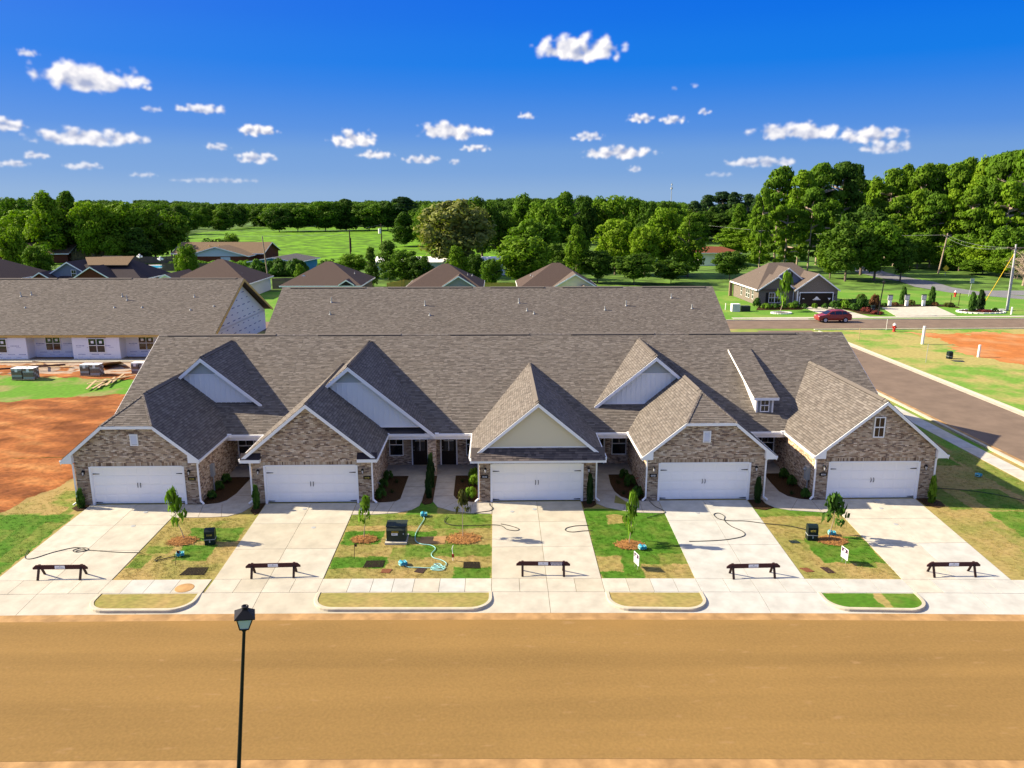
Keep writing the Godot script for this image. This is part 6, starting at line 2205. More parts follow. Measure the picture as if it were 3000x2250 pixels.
func houses_behind() -> void:
	var h := thing("house", "dark brown hip roof at the far left edge", "house", Vector3(-96, 0, -106))
	gabled(h, -14.5, 9.5, -8, 8, 2.7, 3.9, true, M.plain_brick, M.roof_brown, 0.5, null, 7.0)
	h = thing("house", "house with three front gables, blue-grey siding and a dark roof", "house", Vector3(-72, 0, -106))
	gabled(h, -6, 8.5, -7, 5, 2.7, 3.7, true, M.red_brick, M.roof_dark, 0.5, null, 6.0)
	front_gable(h, -4.2, 4.6, 4.6, 5.75, 0.62, -4.0, M.bluegrey, M.roof_dark, 2.6)
	front_gable(h, 1.1, 4.2, 7.2, 5.1, 0.62, -2.0, M.red_brick, M.roof_dark, 0.0)
	front_gable(h, -8.1, 2.4, 6.6, 4.1, 0.62, 2.0, M.red_brick, M.roof_dark, 0.0)
	var b := MB.new()
	b.prism([Vector3(-3.6, 6.2, -0.6), Vector3(5.4, 6.4, -0.6), Vector3(5.4, 5.0, 2.6), Vector3(-1.6, 5.0, 2.6)], Vector3(0, -0.15, 0))
	part("upper_roof", b, M.roof_tan, h)
	window(h, Vector3(-3.3, 3.0, 4.62), Vector3.BACK, Vector3.RIGHT, 0.9, 1.3, 2, false)
	h = thing("house", "tan hip-roofed house behind the unfinished building, low white gable", "house", Vector3(-49, 0, -101))
	gabled(h, -6.5, 6.6, -7, 7.2, 2.6, 3.6, true, M.pvc, M.roof_brown, 0.5, null, 6.6)
	front_gable(h, -6.5, 3.2, 8.2, 4.3, 0.55, -2.0, M.white, M.roof_brown, 0.0)
	roof_pipes(h, [[3.6, 1.0, 0.3], [4.6, 3.0, 0.4]], func(z): return 3.6)
	h = thing("house", "brown hip-roofed house with a small vented roof gable, behind the long roof", "house", Vector3(-29, 0, -97.6))
	gabled(h, -6.3, 6.2, -7, 7.4, 2.6, 3.4, true, M.grey_brick, M.roof_brown, 0.5, null, 6.2)
	front_gable(h, -3.4, 2.1, 4.6, 4.15, 0.62, 0.0, M.cream, M.roof_brown, 2.8)
	front_gable(h, 4.3, 1.3, 7.9, 3.6, 0.62, 4.0, M.roof_dark, M.roof_brown, 2.6)
	roof_pipes(h, [[3.4, -1.5, 0.3], [4.4, 0.5, 0.35]], func(z): return 3.9)
	h = thing("house", "brown hip-roofed house in front of the pale shed, grey front gable", "house", Vector3(-7.9, 0, -91))
	gabled(h, -6.3, 5.4, -7, 7, 2.6, 3.5, true, M.grey_brick, M.roof_brown, 0.5, null, 5.9)
	front_gable(h, 2.0, 3.0, 7.2, 4.75, 0.62, 0.0, M.greyside, M.roof_brown, 0.0)
	roof_pipes(h, [[3.2, 0.5, 0.3], [4.0, 1.6, 0.3]], func(z): return 4.2)
	h = thing("house", "rightmost of the brown-roofed houses behind, pale boarded gable", "house", Vector3(10.0, 0, -90.5))
	gabled(h, -6.0, 6.2, -7, 6, 2.6, 3.6, true, M.grey_brick, M.roof_brown, 0.5, null, 6.0)
	front_gable(h, 2.6, 3.9, 6.6, 5.0, 0.58, 0.0, M.cream, M.roof_far, 0.0)
	front_gable(h, 3.9, 1.0, 8.0, 3.3, 0.7, 5.0, M.trim, M.roof_far, 0.0)
	roof_pipes(h, [[-3.2, 1.0, 0.35], [-4.2, 0.0, 0.3], [-3.9, 2.2, 0.3]], func(z): return 4.1)
	# houses on the next road
	h = thing("brick_house", "far left red brick house with a pale siding gable and tan roof", "house", Vector3(-116, 0, -181), "", 0.10)
	gabled(h, -34, 0, -6.5, 6.5, 2.7, 2.6, true, M.red_brick, M.roof_tan, 0.6, M.paleside)
	for q in [1.0, 3.9]:
		b = MB.new()
		b.box(Vector3(0.002, 0.7, -q + 1.0), Vector3(0.06, 2.1, -q + 2.4))
		part("window", b, M.metergrey, h)
	h = thing("brick_house", "low red brick house with a wide white gable and orange-brown roof", "house", Vector3(-72, 0, -181))
	gabled(h, -14, 9.5, -7, 8.5, 2.8, 2.6, true, M.red_brick, M.roof_tan, 0.6, M.red_brick)
	gabled(h, -8.4, 7.4, 6.0, 15.0, 2.5, 2.4, false, M.red_brick, M.roof_tan, 0.5, M.paleside)
	b = MB.new()
	b.box(Vector3(0.6, 0.6, 15.0), Vector3(3.0, 2.2, 15.06))
	part("window", b, M.paleside, h)
	for q in [[-6.0, 4.0, 0.7], [-3.0, 5.0, 0.9]]:
		b = MB.new()
		b.tube([Vector3(q[0], 3.4, q[1]), Vector3(q[0], 4.6 + q[2] * 0.3, q[1])], 0.14, 8)
		part("flue", b, M.raw_fascia, h)
	h = thing("blue_house", "small blue house with a low grey roof", "house", Vector3(-51, 0, -152), "", -0.12)
	gabled(h, -5.6, 5.6, -6.5, 7.5, 2.6, 1.0, false, M.bluewall, M.roof_grey, 0.6, M.bluewall)
	h = thing("red_roofed_house", "small house with a rust red roof among the trees", "house", Vector3(58, 0, -168))
	gabled(h, -5, 5, -5, 5, 3.4, 1.3, true, M.pvc, M.roof_rust, 0.8, null, 4.0)
	h = thing("long_shed", "long pale shed half hidden behind the trees", "shed", Vector3(-12, 0, -142))
	gabled(h, -15, 18, -5, 5, 3.0, 0.9, true, M.paleside, M.white, 0.4, M.paleside)
	model_home()
	fences()

func model_home() -> void:
	var h := thing("model_home", "single brick house with dark garage door beside the red car", "house", Vector3(41.7, 0, -81.0))
	var b := MB.new()
	b.box(Vector3(0, 0, -15.2), Vector3(11.7, 2.6, -2.2))
	part("wall", b, M.grey_brick, h)
	b = MB.new()
	var A := -0.5
	var B := 12.2
	var C := -15.7
	var D := -1.2
	var p := Vector3(3.6, 6.3, -8.4)
	var q := Vector3(7.6, 6.3, -8.4)
	var up := Vector3(0, -0.16, 0)
	b.prism([Vector3(A, 2.6, D), Vector3(B, 2.6, D), q, p], up)
	b.prism([Vector3(A, 2.6, C), Vector3(B, 2.6, C), q, p], up)
	b.prism([Vector3(A, 2.6, C), Vector3(A, 2.6, D), p], up)
	b.prism([Vector3(B, 2.6, C), Vector3(B, 2.6, D), q], up)
	part("roof", b, M.roof_far, h)
	b = MB.new()
	b.box(Vector3(A - 0.06, 2.38, C), Vector3(A, 2.6, D))
	b.box(Vector3(B, 2.38, C), Vector3(B + 0.06, 2.6, D))
	part("gutter", b, M.trim, h)
	b = MB.new()
	b.box(Vector3(0.1, 0, -2.2), Vector3(5.3, 2.6, -1.4))
	b.box(Vector3(5.6, 0, -2.2), Vector3(11.8, 2.6, -0.5))
	part("front_wall", b, M.grey_brick, h)
	front_gable(h, 2.7, 3.1, -1.38, 4.7, 0.68, -7.0, M.grey_brick, M.roof_far, 0.0)
	front_gable(h, 8.7, 3.6, -0.48, 5.2, 0.72, -8.0, M.grey_brick, M.roof_far, 0.0)
	front_gable(h, 4.9, 2.5, -3.0, 5.9, 0.75, -8.0, M.bluegrey, M.roof_far, 2.9)
	window(h, Vector3(4.9, 4.05, -2.96), Vector3.BACK, Vector3.RIGHT, 0.75, 1.15, 2, false)
	b = MB.new()
	b.box(Vector3(4.18, 4.05, -2.99), Vector3(4.48, 5.2, -2.93))
	b.box(Vector3(5.32, 4.05, -2.99), Vector3(5.62, 5.2, -2.93))
	b.box(Vector3(1.0, 0.5, -1.38), Vector3(1.4, 2.1, -1.32))
	part("shutter", b, M.black, h)
	for s in [0, 1]:
		window(h, Vector3(1.95 + s * 0.95, 0.5, -1.33), Vector3.BACK, Vector3.RIGHT, 0.95, 1.6, 2, false)
	for z in [-4.6, -6.6, -7.7, -10.5]:
		window(h, Vector3(-0.02, 0.7, z), Vector3.LEFT, Vector3(0, 0, 1), 0.75, 1.4, 1, true)
	b = MB.new()
	b.box(Vector3(6.0, 0.05, -0.498), Vector3(11.4, 2.28, -0.44))
	part("door_frame", b, M.trim, h)
	b = MB.new()
	b.box(Vector3(6.15, 0.03, -0.438), Vector3(11.25, 2.14, -0.40))
	var g := part("garage_door", b, M.door_dark, h)
	b = MB.new()
	b.prism([Vector3(8.3, 1.2, -0.398), Vector3(9.2, 1.2, -0.398), Vector3(8.75, 1.62, -0.398)], Vector3(0, 0, 0.01))
	b.box(Vector3(8.15, 1.05, -0.398), Vector3(9.35, 1.15, -0.39))
	b.prism([Vector3(10.5, 1.35, -0.398), Vector3(11.0, 1.35, -0.398), Vector3(10.75, 1.0, -0.398)], Vector3(0, 0, 0.01))
	b.box(Vector3(6.5, 1.2, -0.398), Vector3(6.8, 1.32, -0.39))
	part("print", b, M.signwhite, g)
	b = MB.new()
	b.box(Vector3(5.32, 0.0, -2.3), Vector3(5.42, 2.4, -1.2))
	b.box(Vector3(5.6, 0.0, -0.62), Vector3(5.8, 2.5, -0.42))
	part("corner_post", b, M.trim, h)
	b = MB.new()
	b.box(Vector3(-0.7, 0, -15.6), Vector3(-0.2, 2.4, -15.1))
	part("porch_post", b, M.plain_brick, h)
	sconce_far(h, 5.95, -0.46)
	sconce_far(h, 11.55, -0.46)
	roof_pipes(h, [[1.9, -7.6, 0.4], [3.2, -7.2, 0.4], [1.6, -4.2, 0.3]], func(z): return 4.4 if z < -5 else 3.6)

func sconce_far(h: Node, x: float, z: float) -> void:
	var b := MB.new()
	b.lathe(Vector3(x, 1.65, z + 0.12), [Vector2(0.0, 0.34), Vector2(0.08, 0.24), Vector2(0.05, 0.0), Vector2(0.0, 0.0)], 8)
	part("wall_lantern", b, M.iron, h)

func fence_run(label: String, pts: Array, hgt: float, m: Material, wide := 0.145, gap := 0.015) -> void:
	var o := thing("fence", label, "fence", Vector3(pts[0][0], 0, pts[0][1]))
	var r := RandomNumberGenerator.new()
	r.seed = int(absf(pts[0][0]) * 31.0)
	var base := Vector3(pts[0][0], 0, pts[0][1])
	var boards := MB.new()
	for i in pts.size() - 1:
		var a := Vector3(pts[i][0], 0, pts[i][1]) - base
		var c := Vector3(pts[i + 1][0], 0, pts[i + 1][1]) - base
		var u := (c - a).normalized()
		var nn := u.cross(Vector3.UP)
		var len := (c - a).length()
		var x := 0.0
		while x + wide < len:
			var h := hgt + r.randf_range(-0.03, 0.03)
			boards.obox(a + u * (x + wide * 0.5) + Vector3(0, h * 0.5, 0) + nn * r.randf_range(-0.01, 0.01), u * wide * 0.5, Vector3(0, h * 0.5, 0), nn * 0.012)
			x += wide + gap
		for y in [0.4, hgt - 0.4]:
			var b := MB.new()
			b.bar(a + Vector3(0, y, 0) - nn * 0.05, c + Vector3(0, y, 0) - nn * 0.05, 0.05, 0.09)
			part("rail", b, m, o)
		x = 0.0
		while x < len + 0.01:
			var b := MB.new()
			b.box(a + u * x - nn * 0.1 + Vector3(-0.06, 0, -0.06), a + u * x - nn * 0.1 + Vector3(0.06, hgt + 0.05, 0.06))
			part("post", b, m, o)
			x += 2.44
	var s := part("boards", boards, m, o)
	s.set_meta("kind", "stuff")

func fences() -> void:
	fence_run("weathered board fence behind the swimming pool", [[-100.0, -170.0], [-83.5, -173.0]], 2.0, M.oldfence)
	fence_run("dark board fence between the pool and the tan-roofed house", [[-80.0, -150.0], [-62.0, -150.0]], 1.8, M.oldfence)
	fence_run("dark weathered fence between the two brown-roofed houses", [[-42.3, -109.0], [-36.8, -112.0], [-34.0, -122.0]], 2.0, M.oldfence)
	fence_run("new yellow wood fence left of the house with a grey gable", [[-19.5, -101.0], [-17.2, -106.5], [-12.0, -106.5]], 1.9, M.newfence)
	fence_run("new yellow wood fence right of the house with a grey gable", [[-2.2, -101.0], [4.6, -101.0]], 1.9, M.newfence)
	# pool
	var b := MB.new()
	var rim := []
	for i in 20:
		var a := TAU * i / 20.0
		rim.append(Vector3(-87.5 + cos(a) * 6.2, 0.05, -159.5 + sin(a) * 6.5))
	b.prism(rim, Vector3(0, 0.25, 0))
	var o := thing("swimming_pool", "oval blue swimming pool in a back garden", "pool", Vector3.ZERO)
	part("pool_deck", b, M.concrete_d, o)
	b = MB.new()
	rim = []
	for i in 20:
		var a := TAU * i / 20.0
		rim.append(Vector3(-87.0 + cos(a) * 4.6, 0.2, -158.5 + sin(a) * 4.4))
	b.prism(rim, Vector3(0, 0.13, 0))
	part("pool_water", b, M.poolblue, o)
	for q in [[-92.5, -166.5, "left cluster of white globe lamps behind the pool"], [-83.2, -157.0, "right cluster of white globe lamps in front of the pool"]]:
		o = thing("globe_lamp", q[2], "garden lamp", Vector3(q[0], 0, q[1]))
		b = MB.new()
		b.tube([Vector3.ZERO, Vector3(0, 2.3, 0)], 0.06, 8)
		part("post", b, M.iron, o)
		for k in 4:
			b = MB.new()
			b.blob(Vector3([-0.5, 0.5, 0.0, 0.05][k], [2.35, 2.35, 2.75, 2.2][k], [0, 0, 0, 0.4][k]), Vector3(0.27, 0.27, 0.27), 10, 7)
			part("globe", b, M.white, o)

# ------------------------------------------------------------------ things along the far streets
func car() -> void:
	var o := thing("parked_car", "dark red sports utility car parked on the far street", "car", Vector3(46.2, 0.02, -65.2), "", 0.03)
	# profile with the nose to the left; the length runs along x
	var side := [[-2.28, 0.42], [-2.32, 0.72], [-2.22, 0.92], [-1.35, 1.08], [-0.55, 1.56], [0.35, 1.66], [1.45, 1.60], [2.02, 1.22], [2.24, 1.02], [2.28, 0.55], [2.2, 0.38]]
	var w := [0.82, 0.86, 0.84, 0.86, 0.66, 0.64, 0.64, 0.78, 0.84, 0.88, 0.84]
	var b := MB.new()
	var n := side.size()
	for i in n - 1:
		b.poly([Vector3(side[i][0], side[i][1], w[i]), Vector3(side[i + 1][0], side[i + 1][1], w[i + 1]), Vector3(side[i + 1][0], side[i + 1][1], -w[i + 1]), Vector3(side[i][0], side[i][1], -w[i])], Vector3(side[i][0] + side[i + 1][0], 1.2 if i > 1 and i < 8 else 0.0, 0))
	for s in [-1.0, 1.0]:
		var body := [Vector3(-2.28, 0.42, s * 0.82), Vector3(-2.32, 0.72, s * 0.86), Vector3(-2.22, 0.92, s * 0.84), Vector3(-1.35, 1.08, s * 0.86), Vector3(0.4, 1.08, s * 0.93), Vector3(2.02, 1.12, s * 0.9), Vector3(2.24, 1.02, s * 0.84), Vector3(2.28, 0.55, s * 0.88), Vector3(2.2, 0.38, s * 0.84)]
		var belt := Vector3(0.0, 0.62, s * 0.97)
		for i in body.size():
			b.poly([body[i], body[(i + 1) % body.size()], belt], Vector3(0, 0, s))
		b.poly([Vector3(-1.35, 1.08, s * 0.86), Vector3(0.4, 1.08, s * 0.93), Vector3(0.35, 1.66, s * 0.64), Vector3(-0.55, 1.56, s * 0.66)], Vector3(0, 0.3, s))
		b.poly([Vector3(0.4, 1.08, s * 0.93), Vector3(2.02, 1.14, s * 0.88), Vector3(1.45, 1.60, s * 0.64), Vector3(0.35, 1.66, s * 0.64)], Vector3(0, 0.3, s))
	b.box(Vector3(-2.2, 0.30, -0.8), Vector3(2.15, 0.5, 0.8))
	part("body", b, M.car_red, o)
	for s in [-1.0, 1.0]:
		for q in [[[-1.10, 1.12], [-0.16, 1.12], [-0.16, 1.52], [-0.50, 1.51]], [[-0.08, 1.12], [0.82, 1.12], [0.82, 1.56], [-0.08, 1.55]], [[0.90, 1.13], [1.72, 1.16], [1.40, 1.52], [0.90, 1.55]]]:
			b = MB.new()
			var pts := []
			for c in q:
				pts.append(Vector3(c[0], c[1], s * lerpf(0.925, 0.69, (c[1] - 1.08) / 0.55)))
			b.prism(pts, Vector3(0, 0.005, s * 0.012))
			part("side_window", b, M.glass, o)
	b = MB.new()
	b.poly([Vector3(-1.32, 1.105, 0.76), Vector3(-1.32, 1.105, -0.76), Vector3(-0.6, 1.555, -0.6), Vector3(-0.6, 1.555, 0.6)], Vector3(-1, 1, 0))
	b.poly([Vector3(1.52, 1.57, 0.6), Vector3(1.52, 1.57, -0.6), Vector3(2.0, 1.25, -0.7), Vector3(2.0, 1.25, 0.7)], Vector3(1, 1, 0))
	part("windscreen", b, M.glass, o)
	for x in [-1.42, 1.36]:
		for s in [-1.0, 1.0]:
			b = MB.new()
			b.tube([Vector3(x, 0.36, s * 0.70), Vector3(x, 0.36, s * 0.95)], 0.36, 18)
			var wh := part("wheel", b, M.black, o)
			b = MB.new()
			b.tube([Vector3(x, 0.36, s * 0.90), Vector3(x, 0.36, s * 0.962)], 0.23, 14)
			part("rim", b, M.steel, wh)
	for s in [-1.0, 1.0]:
		b = MB.new()
		b.obox(Vector3(-2.2, 0.82, s * 0.62), Vector3(0.06, 0, 0), Vector3(0, 0.07, 0), Vector3(0.0, 0, 0.2))
		part("headlight", b, M.lampglass, o)
		b = MB.new()
		b.obox(Vector3(2.2, 0.98, s * 0.68), Vector3(0.06, 0, 0), Vector3(0, 0.1, 0), Vector3(0, 0, 0.14))
		part("tail_light", b, M.red, o)
		b = MB.new()
		b.obox(Vector3(-0.95, 1.12, s * 1.0), Vector3(0.09, 0, 0), Vector3(0, 0.07, 0), Vector3(0, 0, 0.08))
		part("mirror", b, M.car_red, o)

func hydrant(x: float, z: float, label: String) -> void:
	var o := thing("fire_hydrant", label, "hydrant", Vector3(x, 0, z))
	var b := MB.new()
	b.lathe(Vector3.ZERO, [Vector2(0.24, 0.0), Vector2(0.24, 0.06), Vector2(0.15, 0.08), Vector2(0.15, 0.72), Vector2(0.2, 0.75), Vector2(0.2, 0.8), Vector2(0.0, 0.8)], 14)
	for s in [-1.0, 1.0]:
		b.tube([Vector3(s * 0.1, 0.55, 0), Vector3(s * 0.28, 0.55, 0)], 0.08, 8)
	b.tube([Vector3(0, 0.5, 0.1), Vector3(0, 0.5, 0.3)], 0.1, 8)
	part("barrel", b, M.red, o)
	b = MB.new()
	b.lathe(Vector3.ZERO, [Vector2(0.2, 0.8), Vector2(0.17, 0.95), Vector2(0.05, 1.03), Vector2(0.05, 1.1), Vector2(0.0, 1.1)], 14)
	part("bonnet", b, M.white, o)

func post(called: String, x: float, z: float, h: float, r: float, m: Material, label: String, category: String) -> void:
	var b := MB.new()
	b.tube([Vector3(x, -0.02, z), Vector3(x + 0.12 * h * 0.2, h, z)], r, 8)
	tag(part(called, b, m), label, category)

func wires(a: Vector3, c: Vector3, sag: float, r: float, label: String) -> void:
	var path := []
	for i in 25:
		var t := i / 24.0
		path.append(a.lerp(c, t) - Vector3(0, sag * 4.0 * t * (1.0 - t), 0))
	var b := MB.new()
	b.tube(path, r, 4)
	tag(part("power_line", b, M.metergrey), label, "power line")

func street_things() -> void:
	car()
	hydrant(50.56, -56.9, "red fire hydrant with a white top on the grass before the far street")
	hydrant(79.95, -94.0, "small red hydrant beside the old lane")
	post("pipe_post", 49.34, -47.9, 2.1, 0.16, M.pvc, "tall white pipe standing on the grass near the clay patch", "pipe")
	post("pipe_post", 51.14, -40.1, 1.3, 0.13, M.pvc, "short white pipe standing at the edge of the clay patch", "pipe")
	post("pipe_post", 75.45, -71.9, 1.1, 0.12, M.pvc, "white post by the pavement before the tall utility pole", "post")
	post("stake", 50.2, -58.2, 1.4, 0.03, M.pvc, "thin pale stake beside the fire hydrant", "stake")
	post("stake", 43.2, -50.7, 1.5, 0.035, M.lumber, "thin wooden stake near the ridge end", "stake")
	post("stake", 44.0, -37.3, 1.9, 0.025, M.metergrey, "thin grey stake beside the kerb of the side street", "stake")
	post("stake", 72.1, -81.8, 1.8, 0.05, M.darkwood, "left dark garden stake beyond the parking pad", "stake")
	post("stake", 73.6, -82.1, 2.0, 0.05, M.darkwood, "right dark garden stake beyond the parking pad", "stake")
	patch("ground_cover", [[47.2, -38.4], [48.4, -38.2], [48.2, -37.5], [47.3, -37.7]], M.ped_green, "flat green lid on the grass across the side street", "box lid")
	# lamp in front of the model home
	var o := thing("street_lamp", "slim black street lamp before the model home", "street lamp", Vector3(55.7, 0, -71.8))
	var b := MB.new()
	b.tube([Vector3.ZERO, Vector3(0.35, 4.5, 0)], 0.10, 10, 0.07)
	part("post", b, M.iron, o)
	b = MB.new()
	b.lathe(Vector3(0.36, 4.5, 0), [Vector2(0.1, 0.0), Vector2(0.2, 0.3), Vector2(0.28, 0.32), Vector2(0.06, 0.5), Vector2(0.0, 0.52)], 8)
	part("lantern", b, M.iron, o)
	pedestal(57.3, -76.8, "dark pedestal beside the parking pad of the model home", "")
	# parking pad, path and stone pillars
	flat_piece("driveway", [[57.6, -70.0], [66.8, -70.9], [69.4, -81.0], [60.2, -80.0]], 0.03, M.concrete_b, "pale parking pad beside the model home")
	flat_piece("driveway", [[47.8, -69.8], [53.6, -69.9], [53.0, -80.6], [48.0, -80.9]], 0.028, M.concrete_b, "driveway of the model home")
	flat_piece("path", [[38.0, -66.9], [44.0, -66.9], [44.0, -68.3], [36.0, -68.1]], 0.028, M.concrete_c, "concrete ramp at the corner of the far street")
	flat_piece("ground_slab", [[76.2, -77.8], [78.1, -77.8], [78.1, -76.9], [76.0, -76.9]], 0.05, M.concrete_d, "flat pale slab near the tall utility pole")
	var labels := ["left stone pillar with a plaque behind the parking pad", "middle stone pillar with a plaque behind the parking pad", "right stone pillar with a plaque behind the parking pad"]
	for i in 3:
		var q: Array = [[62.1, -81.3], [65.0, -81.7], [67.7, -81.7]][i]
		o = thing("stone_pillar", labels[i], "pillar", Vector3(q[0], 0, q[1]), "plaque pillars")
		b = MB.new()
		b.box(Vector3(-0.2, 0, -0.2), Vector3(0.2, 0.95, 0.2))
		part("shaft", b, M.pvc, o)
		b = MB.new()
		b.box(Vector3(-0.36, 0.97, -0.1), Vector3(0.36, 1.75, 0.1))
		var pl := part("plaque", b, M.metergrey, o)
		b = MB.new()
		for k in 3:
			b.box(Vector3(-0.24, 1.2 + k * 0.16, 0.1005), Vector3(0.24, 1.26 + k * 0.16, 0.104))
		part("print", b, M.signwhite, pl)
		b = MB.new()
		b.box(Vector3(-0.4, 1.76, -0.14), Vector3(0.4, 1.85, 0.14))
		part("cap", b, M.iron, o)
	# air conditioner
	o = thing("air_conditioner", "grey air conditioning unit beside the model home lawn", "air conditioner", Vector3(36.2, 0, -76.2))
	b = MB.new()
	b.box(Vector3(-0.75, 0.0, -0.45), Vector3(0.45, 1.15, 0.45))
	part("casing", b, M.pvc, o)
	for k in 6:
		b = MB.new()
		b.box(Vector3(-0.7 + k * 0.19, 0.12, 0.451), Vector3(-0.62 + k * 0.19, 1.05, 0.465))
		part("slat", b, M.metergrey, o)
	b = MB.new()
	b.box(Vector3(37.0, 0, -76.9), Vector3(38.3, 0.8, -76.0))
	tag(part("utility_box", b, M.xf_green), "dark low utility box right of the air conditioner", "utility box")
	post("pipe_post", 35.1, -78.0, 1.0, 0.07, M.pvc, "thin white post left of the air conditioner", "post")
	# raised beds with stone edging
	for q in [[42.2, -73.8, 1.45, 0.9, "round tree bed with pale edging on the model home lawn"], [72.6, -74.6, 3.4, 2.0, "oval bed with stone edging and two small cypresses"]]:
		b = MB.new()
		for i in 26:
			var a := TAU * i / 26.0
			b.obox(Vector3(q[0] + cos(a) * q[2], 0.09, q[1] + sin(a) * q[3]), Vector3(-sin(a), 0, cos(a)) * 0.19 * q[2] / 1.8, Vector3(0, 0.1, 0), Vector3(cos(a), 0, sin(a)) * 0.1)
		var e := part("stone_edging", b, M.pvc)
		tag(e, q[4], "garden bed")
		b = MB.new()
		var rim := []
		for i in 16:
			var a := TAU * i / 16.0
			rim.append(Vector3(q[0] + cos(a) * q[2] * 0.95, 0.0, q[1] + sin(a) * q[3] * 0.95))
		b.prism(rim, Vector3(0, 0.09, 0))
		part("mulch", b, M.mulch, e)
	for q in [[[[39.6, -77.3], [46.6, -77.6], [48.0, -79.6], [47.5, -82.0], [41.6, -82.0], [40.4, -79.2]], "planted bed before the model home"], [[[53.6, -73.0], [56.0, -71.4], [57.2, -74.6], [59.5, -79.0], [59.4, -82.4], [53.9, -81.0]], "planted bed between the model home and the parking pad"], [[[59.4, -80.4], [70.0, -81.4], [72.0, -79.0], [72.6, -80.6], [70.4, -83.6], [59.6, -83.2]], "planted bed behind the parking pad"]]:
		var pts := []
		b = MB.new()
		for c in q[0]:
			pts.append(Vector3(c[0], 0.0, c[1]))
		b.prism(pts, Vector3(0, 0.05, 0))
		tag(part("garden_bed", b, M.mulch), q[1], "garden bed")
	# utility poles
	o = thing("utility_pole", "tall utility pole with braced cross arm at the right edge", "utility pole", Vector3(77.7, 0, -76.4))
	b = MB.new()
	b.tube([Vector3(0, 0, 0), Vector3(0.0, 9.9, 0)], 0.17, 10, 0.12)
	for x in [0.16, -0.14]:
		b.tube([Vector3(x, 0, 0.1), Vector3(x, 6.5, 0.1)], 0.05, 6)
	part("pole", b, M.steel, o)
	b = MB.new()
	b.bar(Vector3(-1.2, 9.4, 0), Vector3(1.2, 9.4, 0), 0.1, 0.12)
	b.bar(Vector3(-0.9, 9.4, 0.05), Vector3(0, 8.5, 0.05), 0.04, 0.04)
	b.bar(Vector3(0.9, 9.4, 0.05), Vector3(0, 8.5, 0.05), 0.04, 0.04)
	part("cross_arm", b, M.polewood, o)
	b = MB.new()
	b.tube([Vector3(-0.05, 8.6, 0), Vector3(-1.7, 0.0, -3.5)], 0.045, 6)
	part("guy_wire", b, M.yellow, o)
	o = thing("utility_pole", "leaning wooden utility pole before the right-hand wood", "utility pole", Vector3(102.0, 0, -138.7))
	b = MB.new()
	b.tube([Vector3(0, 0, 0), Vector3(1.1, 9.2, 0)], 0.2, 8, 0.14)
	part("pole", b, M.polewood, o)
	b = MB.new()
	b.bar(Vector3(0.2, 8.6, 0), Vector3(2.0, 8.8, 0), 0.12, 0.12)
	b.bar(Vector3(-1.0, 6.2, 0), Vector3(2.6, 6.3, 0), 0.08, 0.08)
	part("cross_arm", b, M.polewood, o)
	wires(Vector3(77.7, 9.45, -76.4), Vector3(103.0, 8.8, -138.7), 0.8, 0.014, "power line from the tall pole to the leaning pole")
	wires(Vector3(77.0, 9.4, -76.4), Vector3(102.2, 8.7, -138.7), 1.2, 0.014, "lower power line between the two right-hand poles")
	wires(Vector3(102.5, 8.8, -138.7), Vector3(62.0, 9.5, -190.0), 1.0, 0.016, "power line running left from the leaning pole")
	o = thing("utility_pole", "wooden pole in front of the tan roofed brick house", "utility pole", Vector3(-49.5, 0, -131.0))
	b = MB.new()
	b.tube([Vector3(0, 0, 0), Vector3(-0.6, 9.0, 0)], 0.16, 8, 0.11)
	part("pole", b, M.polewood, o)
	o = thing("utility_pole", "pole with a transformer can in front of the green field", "utility pole", Vector3(-34.5, 0, -200.0))
	b = MB.new()
	b.tube([Vector3(0, 0, 0), Vector3(0, 9.8, 0)], 0.2, 8, 0.14)
	part("pole", b, M.darkwood, o)
	b = MB.new()
	b.tube([Vector3(-0.45, 6.9, 0.2), Vector3(-0.45, 8.4, 0.2)], 0.42, 10)
	part("transformer_can", b, M.pvc, o)
	o = thing("utility_pole", "shorter pole left of the transformer pole by the field", "utility pole", Vector3(-42.6, 0, -192.0))
	b = MB.new()
	b.tube([Vector3(0, 0, 0), Vector3(0, 8.4, 0)], 0.2, 8, 0.15)
	b.tube([Vector3(0.1, 2.0, 0), Vector3(0.1, 6.0, 0)], 0.3, 8)
	part("pole", b, M.darkwood, o)
	o = thing("utility_pole", "thin pole beside the far left brick house", "utility pole", Vector3(-137.0, 0, -215.0))
	b = MB.new()
	b.tube([Vector3(0, 0, 0), Vector3(0, 10.0, 0)], 0.2, 8, 0.14)
	part("pole", b, M.polewood, o)
	wires(Vector3(-34.5, 9.5, -200), Vector3(-49.8, 8.9, -131), 0.8, 0.014, "power line from the field pole to the brick house pole")
	wires(Vector3(-200, 9.4, -222), Vector3(-42.6, 8.2, -192), 1.0, 0.02, "power line passing in front of the left-hand trees")
	wires(Vector3(-200, 7.4, -222), Vector3(-42.6, 6.8, -192), 1.0, 0.02, "lower power line passing in front of the left-hand trees")
	# signs on the lane
	o = thing("road_sign", "sign seen from behind on a pole beside the lane", "road sign", Vector3(82.7, 0, -94.6))
	b = MB.new()
	b.tube([Vector3.ZERO, Vector3(0.35, 3.0, 0)], 0.04, 6)
	part("post", b, M.steel, o)
	b = MB.new()
	b.box(Vector3(0.0, 2.3, -0.03), Vector3(0.7, 3.1, 0.0))
	part("panel", b, M.steel, o)
	o = thing("road_sign", "yellow diamond road sign at the bend of the lane", "road sign", Vector3(101.1, 0, -134.3))
	b = MB.new()
	b.tube([Vector3.ZERO, Vector3(0, 1.6, 0)], 0.05, 6)
	part("post", b, M.steel, o)
	b = MB.new()
